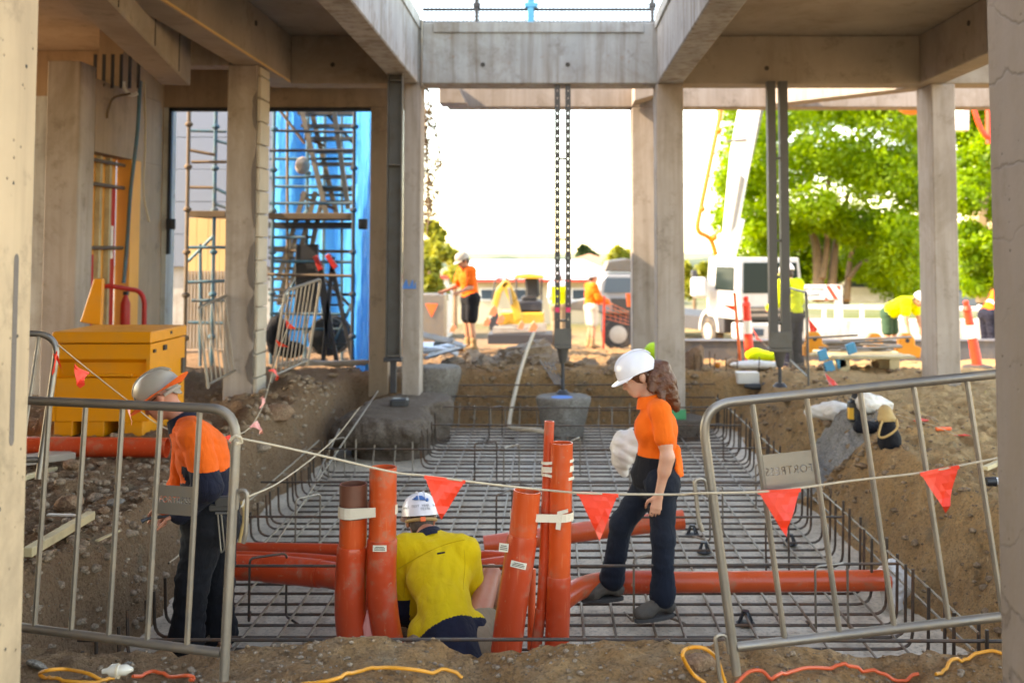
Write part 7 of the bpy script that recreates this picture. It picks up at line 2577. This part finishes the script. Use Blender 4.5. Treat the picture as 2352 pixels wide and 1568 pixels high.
# dark trailer bed in front of it
tr_ = empty('flat_trailer', at(1190, 780, 24), 'dark flat trailer with timber in front of the excavator', 'trailer')
a, b = at(1120, 780, 24), at(1270, 780, 24)
m = MB(); m.box(a.x, b.x, 24, 25.2, a.z - .1, a.z + .12); m.build('bed', M['dark_truck'], tr_, bevel=.01)
for i in range(6):
    m = MB(); m.bar((a.x + .1, 24.1 + i * .16, a.z + .16 + (i % 2) * .06), (b.x - .15, 24.15 + i * .15, a.z + .2 + (i % 3) * .05), .09, .05); m.build('plank', M['timber_grey'], tr_)
# orange webbing scraps and cone tips around the yard
for i, (u, v, Y, s_, lb) in enumerate(((1133, 715, 22, .16, 'orange mesh strip left of the excavator arm'), (1118, 740, 22, .13, 'orange mesh strip behind the worker on the heap'), (1197, 748, 22, .12, 'orange mesh scrap below the excavator canopy'), (1225, 752, 20, .14, 'orange mesh scrap where the cream hose starts'), (1150, 735, 22, .14, 'orange mesh scrap under the excavator arm'), (1040, 755, 22, .12, 'orange scrap left of the worker on the heap'))):
    p = at(u, v, Y)
    m = MB(); m.prism([p + Vector(q) * s_ * .6 for q in ((-1, 0, -.8), (.4, 0, -1), (1, 0, .2), (.1, 0, 1.3), (-.5, 0, .6))], (0, .05, .02)); tag(m.build('orange_mesh', M['mesh_orange']), lb, 'mesh scrap', 'orange mesh scraps in the yard')

# ------------------------------------------------------------------ grey concrete mixer pump at the middle right
YG = 30.0
gt_ = empty('grey_pump_truck', at(1430, 790, YG), 'grey concrete pump truck seen between the middle prop and the rear column', 'truck')
G = lambda u, v, dy=0: at(u, v, YG + dy)
m = MB(); m.prism([G(1370, 700), G(1378, 645), G(1392, 628), G(1520, 628), G(1520, 720), G(1372, 720)], (0, 2.2, 0)); m.build('cab', M['grey_truck'], gt_, bevel=.06)
m = MB(); m.prism([G(1386, 672, -.02), G(1392, 638, -.02), G(1520, 638, -.02), G(1520, 672, -.02)], (0, -.03, 0)); m.build('windscreen', M['glass_blue'], gt_)
m = MB(); m.prism([G(1385, 624), G(1395, 600), G(1440, 594), G(1520, 600), G(1520, 626)], (0, 1.6, 0)); m.build('hopper', M['galv_dark'], gt_, bevel=.04)
m = MB(); m.prism([G(1402, 685, -.02), G(1520, 685, -.02), G(1520, 712, -.02), G(1408, 712, -.02)], (0, -.04, 0)); m.build('grille', M['black_plastic'], gt_)
m = MB(); m.box(G(1385, 0).x, G(1540, 0).x, YG + .2, YG + 2, G(0, 775).z, G(0, 722).z); m.build('chassis', M['dark_truck'], gt_, bevel=.03)
for u in (1420, 1500):
    w = G(u, 768, -.1); m = MB(); m.lathe(w, (0, 1, 0), [(.25, 0), (.42, .02), (.46, .08), (.46, .28), (.42, .3)], 20); wo = m.build('wheel', M['rubber'], gt_, smooth=True)
    m = MB(); m.lathe(w + Vector((0, -.01, 0)), (0, 1, 0), [(.10, -.02), (.25, .0), (.25, .03)], 16); m.build('rim', M['rim'], wo, smooth=True)
m = MB(); m.prism([G(1310, 694, -.3), G(1372, 680, -.3), G(1372, 715, -.3), G(1310, 712, -.3)], (0, .6, 0)); m.build('chute', M['galv'], gt_, bevel=.02)

# ------------------------------------------------------------------ white concrete pump truck with boom
YW = 33.0
wt = empty('white_truck', at(1720, 790, YW), 'white cab-over concrete pump truck parked in the right bay', 'truck')
Wp = lambda u, v, dy=0: at(u, v, YW + dy)
# the cab is turned: its front runs from (1700) to (1860), its side from (1622) to (1700)
c0, c1, c2 = Wp(1698, 600), Wp(1842, 600, .5), Wp(1622, 600, 2.0)
zt_, zb_ = Wp(1698, 598).z, Wp(1698, 778).z
def face_pt(a, b, t, z): q = a.lerp(b, t); return Vector((q.x, q.y, z))
zz = lambda v: Wp(1700, v).z
d_side, d_front = (c2 - c0), (c1 - c0)
back = Vector((c1.x + d_side.x, c1.y + d_side.y, 0))
foot = [(c0.x, c0.y), (c1.x, c1.y), (back.x, back.y), (c2.x, c2.y)]
m = MB()
base = [Vector((x, y, zz(735))) for x, y in foot]; mid = [Vector((x, y, zz(668))) for x, y in foot]
cen = sum((Vector((x, y, 0)) for x, y in foot), Vector()) / 4
top = [Vector((x + (cen.x - x) * .06, y + (cen.y - y) * .06, zz(592))) for x, y in foot]
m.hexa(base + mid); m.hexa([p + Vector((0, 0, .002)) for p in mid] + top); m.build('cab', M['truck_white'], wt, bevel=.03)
nf = Vector((d_front.y, -d_front.x, 0)).normalized(); ns_ = Vector((d_side.y, -d_side.x, 0)).normalized()
if nf.y > 0: nf = -nf
if ns_.x > 0: ns_ = -ns_
def quad_on(a, b, t0, t1, v0, v1, n, off, thick=.03, inset=0):
    ps = [face_pt(a, b, t0, zz(v1)), face_pt(a, b, t1, zz(v1)), face_pt(a, b, t1, zz(v0)), face_pt(a, b, t0, zz(v0))]
    for i, p in enumerate(ps):
        k = max(0, (zz(668) - p.z) / (zz(668) - zz(592)))
        k = max(0, (p.z - zz(668)) / (zz(592) - zz(668)))
        p.x += (cen.x - p.x) * .06 * k; p.y += (cen.y - p.y) * .06 * k
    m = MB(); m.prism([p + n * off for p in ps], n * thick); return m
quad_on(c0, c1, .05, .95, 603, 674, nf, .004).build('windscreen', M['glass'], wt, bevel=.02)
quad_on(c0, c2, .16, .72, 613, 669, ns_, .004).build('side_window', M['glass'], wt, bevel=.02)
quad_on(c0, c1, .10, .95, 705, 735, nf, .004).build('grille', M['black_plastic'], wt, bevel=.01)
for k, v in enumerate((711, 724)):
    quad_on(c0, c1, .12, .93, v - 3, v + 3, nf, .04).build('grille_bar', M['timber_grey'], wt)
m = MB(); pb0, pb1 = face_pt(c0, c1, -.04, zz(780)), face_pt(c0, c1, 1.04, zz(780))
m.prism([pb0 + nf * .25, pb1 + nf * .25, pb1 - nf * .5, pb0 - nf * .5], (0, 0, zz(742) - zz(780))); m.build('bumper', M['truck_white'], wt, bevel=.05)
m = MB(); q_ = face_pt(c0, c1, .22, zz(762)) + nf * .26; m.prism([q_ + d_front.normalized() * a_ + Vector((0, 0, b_)) for a_, b_ in ((-.2, -.12), (.2, -.12), (.22, .1), (-.2, .12))], nf * .03); m.build('headlight', M['glass_blue'], wt, bevel=.02)
# mirrors
for q_ in (c2 + ns_ * .45 + Vector((0, 0, 0)),):
    m = MB(); m.obox(Vector((q_.x, q_.y, zz(642))), (.09, .0, 0), (0, .14, 0), (0, 0, .26)); m.build('mirror', M['black_plastic'], wt, bevel=.03)
# chassis, tank, wheels behind the cab on the left
e = d_side.normalized()
ch0 = c2 + e * .1
m = MB(); m.prism([Vector((c0.x, c0.y, zz(770))) + e * 1.0, Vector((c2.x, c2.y, zz(770))) + e * 6, Vector((c2.x, c2.y, zz(770))) + e * 6 + d_front, Vector((c1.x, c1.y, zz(770))) + e * 1.0], (0, 0, zz(735) - zz(770))); m.build('chassis', M['dark_truck'], wt, bevel=.02)
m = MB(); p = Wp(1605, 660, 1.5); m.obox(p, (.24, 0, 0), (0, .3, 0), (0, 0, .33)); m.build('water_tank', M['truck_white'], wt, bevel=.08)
for t_ in (.62,):
    w = face_pt(c0, c2, .95, zz(772)) + ns_ * .02
    m = MB(); m.lathe(w, -ns_, [(.28, 0), (.46, .02), (.50, .08), (.50, .32)], 20); wo = m.build('wheel', M['rubber'], wt, smooth=True)
    m = MB(); m.lathe(w + ns_ * .01, -ns_, [(.12, -.02), (.28, .0), (.28, .03)], 16); m.build('rim', M['rim'], wo, smooth=True)
m = MB(); w = face_pt(c0, c2, .9, zz(765)) + ns_ * .05
pts = [w + e * (math.cos(a) * .66) + Vector((0, 0, math.sin(a) * .66)) for a in np.linspace(-.1, PI + .1, 12)] + [w + e * (math.cos(a) * .55) + Vector((0, 0, math.sin(a) * .55)) for a in np.linspace(PI + .1, -.1, 12)]
m.prism(pts, -ns_ * .4); m.build('mudguard', M['truck_white'], wt)
# boom and its delivery pipe
bmj = MB()
bmj.bar(Wp(1665, 600, 2.5), Wp(1690, 500, 2.5), .55, .55); bmj.build('boom_base', M['boom_white'], wt, bevel=.04)
m = MB(); m.prism([Wp(1660, 590, 2.2), Wp(1684, 590, 2.2), Wp(1752, 225, 2.2), Wp(1752, 100, 2.2), Wp(1728, 100, 2.2), Wp(1682, 350, 2.2)], (0, .5, 0)); m.build('boom', M['boom_white'], wt, bevel=.03)
m = MB(); m.prism([Wp(1700, 400, 2.1), Wp(1712, 410, 2.1), Wp(1690, 520, 2.1), Wp(1676, 540, 2.1)], (0, .09, 0)); m.build('ram', M['boom_grey'], wt, bevel=.02)
m = MB(); m.prism([Wp(1745, 225, 2.75), Wp(1768, 100, 2.75), Wp(1790, 100, 2.75), Wp(1720, 400, 2.75), Wp(1700, 420, 2.75)], (0, .4, 0)); m.build('boom_section', M['boom_grey'], wt, bevel=.03)
m = MB(); m.tube(fillet([Wp(1672, 100, 1.6), Wp(1655, 260, 1.6), Wp(1601, 520, 1.6), Wp(1606, 535, 1.6), Wp(1632, 545, 1.7), Wp(1645, 585, 1.8)], .25), .085, 8); m.build('delivery_pipe', M['boom_yellow'], wt, smooth=True)
for u, v in ((1651, 300), (1640, 545), (1612, 480)):
    p = Wp(u, v, 1.6); m = MB(); m.ball(p, .13, 8); m.build('clamp', M['boom_yellow'], wt, smooth=True)
m = MB(); m.tube([Wp(1668, 325, 1.8), Wp(1715, 322, 2.1)], .05, 6); m.build('bracket', M['galv'], wt, smooth=True)
# hanging yellow and red pump parts at the upper right
m = MB(); p = at(2095, 240, 24); m.ball(p, .36, 12, (1, 1, .7)); tag(m.build('pump_elbow', M['boom_yellow'], smooth=True), 'yellow pump elbow just under the rear beam left of the right column', 'elbow')
m = MB(); m.tube(spline([at(2232, 200, 20), at(2240, 260, 20), at(2262, 310, 20), at(2285, 318, 20)], 5), .05, 8); tag(m.build('red_hose', M['flag'], smooth=True), 'red hose hanging beside the right column', 'hose')
m = MB(); m.tube([at(2275, 180, 20.5), at(2276, 330, 20.5)], .10, 8); tag(m.build('red_pipe', M['flag'], smooth=True), 'thick red pipe hanging against the right column', 'pipe')
m = MB(); m.tube([at(2208, 180, 21), at(2206, 300, 21)], .17, 8); tag(m.build('white_pipe', M['white_paint'], smooth=True), 'white pipe end hanging right of the right hand column', 'pipe')

# ------------------------------------------------------------------ right yard: bund, bollards, stakes, sign, rails, pallet
p0, p1 = at(1578, 785, 18.2), at(2320, 785, 18.2)
m = MB(); m.box(p0.x - .4, p1.x + 1, 18.2, 18.5, -.4, p0.z); m.box(p0.x - .42, p1.x + 1.02, 18.17, 18.53, p0.z + .001, p0.z + .03); tag(m.build('low_wall', M['bund'], bevel=.01), 'low charcoal wall across the yard in front of the white truck', 'wall')
def bollard(u0, v0, u1, v1, Y, label):
    a, b = at(u1, v1, Y), at(u0, v0, Y)
    t = empty('traffic_bollard', a, label, 'bollard', 'orange and white traffic bollards')
    ax = (b - a); L = ax.length
    m = MB(); m.lathe(a, ax, [(.075, 0), (.065, L * .40), (.064, L * .42)], 14); m.lathe(a + ax * .62, ax, [(.062, 0), (.055, L * .22), (.07, L * .23), (.06, L * .27), (.035, L * .30), (.04, L * .36), (.02, L * .38)], 14); m.build('post', M['flag'], t, smooth=True)
    m = MB(); m.lathe(a + ax * .421, ax, [(.066, 0), (.064, L * .198)], 14); m.build('white_band', M['white_band'], t, smooth=True)
    m = MB(); m.lathe(a + Vector((0, 0, -.04)), (0, 0, 1), [(.22, 0), (.2, .03), (.09, .05)], 14); m.build('base', M['rubber'], t, smooth=True)
bollard(1713, 680, 1722, 828, 16.2, 'orange and white bollard standing upright left of the dark twin prop')
bollard(2218, 690, 2245, 838, 15.5, 'orange and white bollard leaning right of the right hand column')
for i, (u0, v0, u1, v1, Y, mt, lb) in enumerate(((1687, 672, 1700, 828, 16, 'orange_plastic', 'thin orange stake left of the upright bollard'), (1388, 680, 1386, 800, 21, 'flag', 'red stake beside the worker in pale shorts'), (1448, 692, 1448, 790, 21, 'steel_dark', 'dark stake with orange cap in front of the grey truck'))):
    m = MB(); m.tube([at(u1, v1, Y), at(u0, v0, Y)], .025, 6); so_ = m.build('stake', M[mt], smooth=True); tag(so_, lb, 'stake')
    if i == 2:
        m = MB(); p = at(1448, 690, 20.98); m.lathe(p - Vector((0, 0, .12)), (0, 0, 1), [(.07, 0), (.09, .2), (.10, .26)], 10); m.build('cap', M['orange_plastic'], so_, smooth=True)
m = MB()
P0, P1 = at(1390, 690, 21.2), at(1450, 735, 21.2)
for i in range(5):
    z = i * .09; m.bar(P0 + Vector((0, .01 * i, -z)), P1 + Vector((.3, .01 * i, -z * .5)), .008, .012)
for i in range(9):
    q_ = P0.lerp(P1 + Vector((.3, 0, 0)), i / 8); m.bar(q_, q_ + Vector((0, .03, -.36 + i * .02)), .008, .012, (0, 1, 0))
tag(m.build('safety_mesh', M['mesh_orange']), 'orange safety mesh strung between stakes in front of the grey truck', 'safety mesh')
# warning sign on post: text partly legible
YSg = 26.0
sgn_ = empty('warning_sign', at(1925, 760, YSg), 'white warning board with red diagonal stripes on a pale post', 'sign')
s0, s1 = at(1842, 654, YSg), at(1932, 688, YSg)
m = MB(); m.box(s0.x, s1.x, YSg, YSg + .03, s1.z, s0.z); m.build('board', M['white_paint'], sgn_, bevel=.01)
m = MB(); q_ = at(1928, 700, YSg); m.box(q_.x - .09, q_.x + .09, YSg + .035, YSg + .12, -1.0, s0.z - .02); m.build('post', M['white_paint'], sgn_)
for du in (0, 22):
    a, b = at(1895 + du, 655, YSg - .003), at(1905 + du, 655, YSg - .003); c_, d_ = at(1926 + du * .25, 688, YSg - .003), at(1916 + du * .45, 688, YSg - .003)
    if du: a, b, c_, d_ = at(1917, 655, YSg - .003), at(1930, 655, YSg - .003), at(1931, 662, YSg - .003), at(1929, 668, YSg - .003)
    m = MB(); m.prism([a, b, c_, d_], (0, -.004, 0)); m.build('red_stripe', M['flag'], sgn_)
a, b, c_ = at(1896, 680, YSg - .003), at(1903, 688, YSg - .003), at(1894, 688, YSg - .003)
m = MB(); m.prism([a, b, c_], (0, -.004, 0)); m.build('red_stripe', M['flag'], sgn_)
for txt, u, v, sz in (('NO ZONE', 1868, 664, .115), ('CLEAR', 1866, 677, .125)):
    me = text_mesh(txt, sz, .003)
    o = link('lettering', me, None, M['ink'])
    me.transform(Matrix.Translation(at(u, v, YSg - .006)) @ Matrix.Rotation(PI / 2, 4, 'X'))
    o.parent = sgn_; o.matrix_parent_inverse = wmat(sgn_).inverted()
# white post and rail fence
fr = empty('rail_fence', at(2000, 740, 28), 'white rail fence along the road behind the low wall', 'fence')
for v in (704, 742):
    a, b = at(1855, v, 28), at(2340, v + 6, 28)
    m = MB(); m.bar(a, b, .06, .10); m.build('rail', M['white_paint'], fr, bevel=.01)
for u in (1893, 1980, 2070, 2160, 2250):
    a, b = at(u, 795, 28), at(u, 700, 28)
    m = MB(); m.bar(a, b, .09, .09, (0, 1, 0)); m.build('post', M['white_paint'], fr, bevel=.01)
# parked cars beyond
def far_car(u, v, Y, L, mat, label):
    p = at(u, v, Y)
    t = empty('parked_car', p, label, 'car', 'cars parked along the road')
    pr2 = [(-L / 2, .3), (-L / 2, .75), (-L * .36, .9), (-L * .22, 1.38), (L * .2, 1.42), (L * .36, .92), (L / 2, .8), (L / 2, .3)]
    m = MB(); m.prism([p + Vector((x, 0, z)) for x, z in pr2], (0, 1.7, 0)); m.build('body', mat, t, bevel=.05)
    m = MB(); m.prism([p + Vector((x, -.01, z)) for x, z in ((-L * .30, .95), (-L * .2, 1.3), (L * .17, 1.34), (L * .29, .95))], (0, -.02, 0)); m.build('window', M['glass_blue'], t)
    for dx in (-L * .3, L * .3):
        m = MB(); m.lathe(p + Vector((dx, -.03, .32)), (0, 1, 0), [(.32, 0), (.32, .2)], 16); m.build('wheel', M['rubber'], t, smooth=True)
far_car(2010, 712, 44, 4.6, M['white_paint'], 'white car parked under the big tree')
far_car(2190, 720, 46, 4.4, M['grey_truck'], 'silver car parked behind the right hand column')
# pale concrete road barriers
for i, (u, lb) in enumerate(((1940, 'pale concrete road barrier behind the yellow base'), (2150, 'pale concrete road barrier behind the bending yellow worker'))):
    p = at(u, 770, 24)
    m = MB(); m.prism([p + Vector(q) for q in ((-1.1, 0, -.35), (1.1, 0, -.35), (1.1, .12, .35), (-1.1, .12, .35))], (0, .3, 0)); tag(m.build('road_barrier', M['conc_pale'], bevel=.02), lb, 'road barrier', 'road barriers beyond the low wall')
# yellow plastic fence feet
for i, (u, v, lb) in enumerate(((1872, 818, 'yellow plastic fence foot beside the end-on barrier'), (2012, 822, 'yellow plastic fence foot left of the bending worker'), (2085, 822, 'yellow plastic fence foot right of the bending worker'))):
    p = at(u, v, 16.6)
    m = MB()
    m.prism([p + Vector(q) for q in ((-.17, 0, 0), (.2, 0, 0), (.22, 0, .16), (.12, 0, .20), (.12, 0, .30), (.06, 0, .38), (-.06, 0, .38), (-.12, 0, .30), (-.12, 0, .2), (-.17, 0, .16))], (0, .16, 0))
    yo = m.build('fence_foot', M['box_yellow'], bevel=.015); tag(yo, lb, 'fence foot', 'yellow plastic fence feet')
    m = MB(); m.lathe(p + Vector((0, -.002, .27)), (0, -1, 0), [(.035, 0), (.035, .004)], 12); m.build('hole', M['black_plastic'], yo)
# pallet with timber and blue clamps
YPl = 14.6
pl_ = empty('timber_pallet', at(1990, 850, YPl), 'pallet of boards on bearers in the right bay', 'pallet')
a, b = at(1868, 846, YPl), at(2108, 850, YPl)
for i in range(6):
    m = MB(); m.box(a.x + R.uniform(0, .3), b.x - R.uniform(0, .1), YPl + i * .17, YPl + i * .17 + .15, .155 + R.uniform(0, .004), .195); m.build('plank', M['timber'], pl_, bevel=.004)
for u in (1945, 2060):
    p = at(u, 855, YPl); m = MB(); m.box(p.x - .09, p.x + .05, YPl + .02, YPl + .9, hz(p.x, YPl) - .02, .153); m.build('bearer', M['timber'], pl_, bevel=.004)
stt = empty('scaffold_parts', at(1990, 830, YPl), 'loose scaffold tubes and blue clamps piled on the pallet', 'scaffold parts')
for i in range(9):
    x0 = a.x + .1 + R.uniform(0, .5); y0 = YPl + R.uniform(.05, .85); z0 = .22 + .02 * i
    m = MB(); m.tube([(x0, y0, z0), (x0 + R.uniform(.7, 1.1), y0 + R.uniform(-.25, .25), z0 + R.uniform(-.02, .05))], .018, 7); m.build('tube', M['galv' if i % 2 else 'galv_dark'], stt, smooth=True)
for u, v in ((1890, 815), (1932, 832), (1955, 800), (1905, 842)):
    p = at(u, v, YPl + .05); m = MB(); m.obox(p, (.06, 0, .02), (0, .03, 0), (-.02, 0, .07)); m.build('clamp', M['scaf_post_blue'], stt, bevel=.008)
# small things near the dark prop
p = at(1757, 818, 15.6)
rough('hi_vis_vest', [ell(p, (.28, .12, .07)), ell(p + Vector((-.15, 0, .03)), (.12, .1, .08))], .025, M['hv_lime'], 'crumpled lime vest lying beside the upright bollard', 'vest', .02, 22, 3, .05)
p = on(1730, 835)
rough('dirt_bag', [ell(at(1735, 838, 15), (.36, .15, .06))], .025, M['bag_white'], 'flat pale sack lying in front of the lime vest', 'sack', .012, 22, 3, .05)
stt = None
for i, (u, v0, v1) in enumerate(((1596, 812, 860), (1612, 815, 864), (1632, 806, 868), (1640, 812, 868), (1668, 820, 866), (1692, 812, 870), (1742, 820, 884))):
    m = MB(); m.tube([at(u, v1, 14.8), at(u + R.uniform(-3, 3), v0, 14.8)], .009, 6)
    tag(m.build('starter_bar', M['rebar'], smooth=True), 'thin steel bar standing in soil, ' + ('first from the right inner column', 'second from the right inner column', 'third, left of the yellow cap', 'fourth, just left of the yellow cap', 'right of the yellow cap', 'below the orange stake', 'nearest the dark twin prop')[i], 'steel bar', 'starter bars right of the inner column')
m = MB(); m.ball(at(1648, 838, 14.9), .045, 10); tag(m.build('yellow_ball', M['boom_yellow'], smooth=True), 'small yellow plastic ball cap among the thin steel bars', 'plastic ball')
p = at(1592, 825, 15.0); rock('boulder', p, .26, 90, M['rock_red'], (.6, .8, 1), .3, 3, 'dark rounded lump against the right side of the right inner column', 'boulder', 'boulders behind the pit', smooth=True)
# lime cap of somebody behind the right inner column
m = MB(); p = at(1500, 806, 14.3); m.ball(p, .13, 14, (.9, 1, .9)); tag(m.build('lime_cap', M['lime'], smooth=True), 'lime green helmet cover showing left of the right inner column', 'helmet cover')
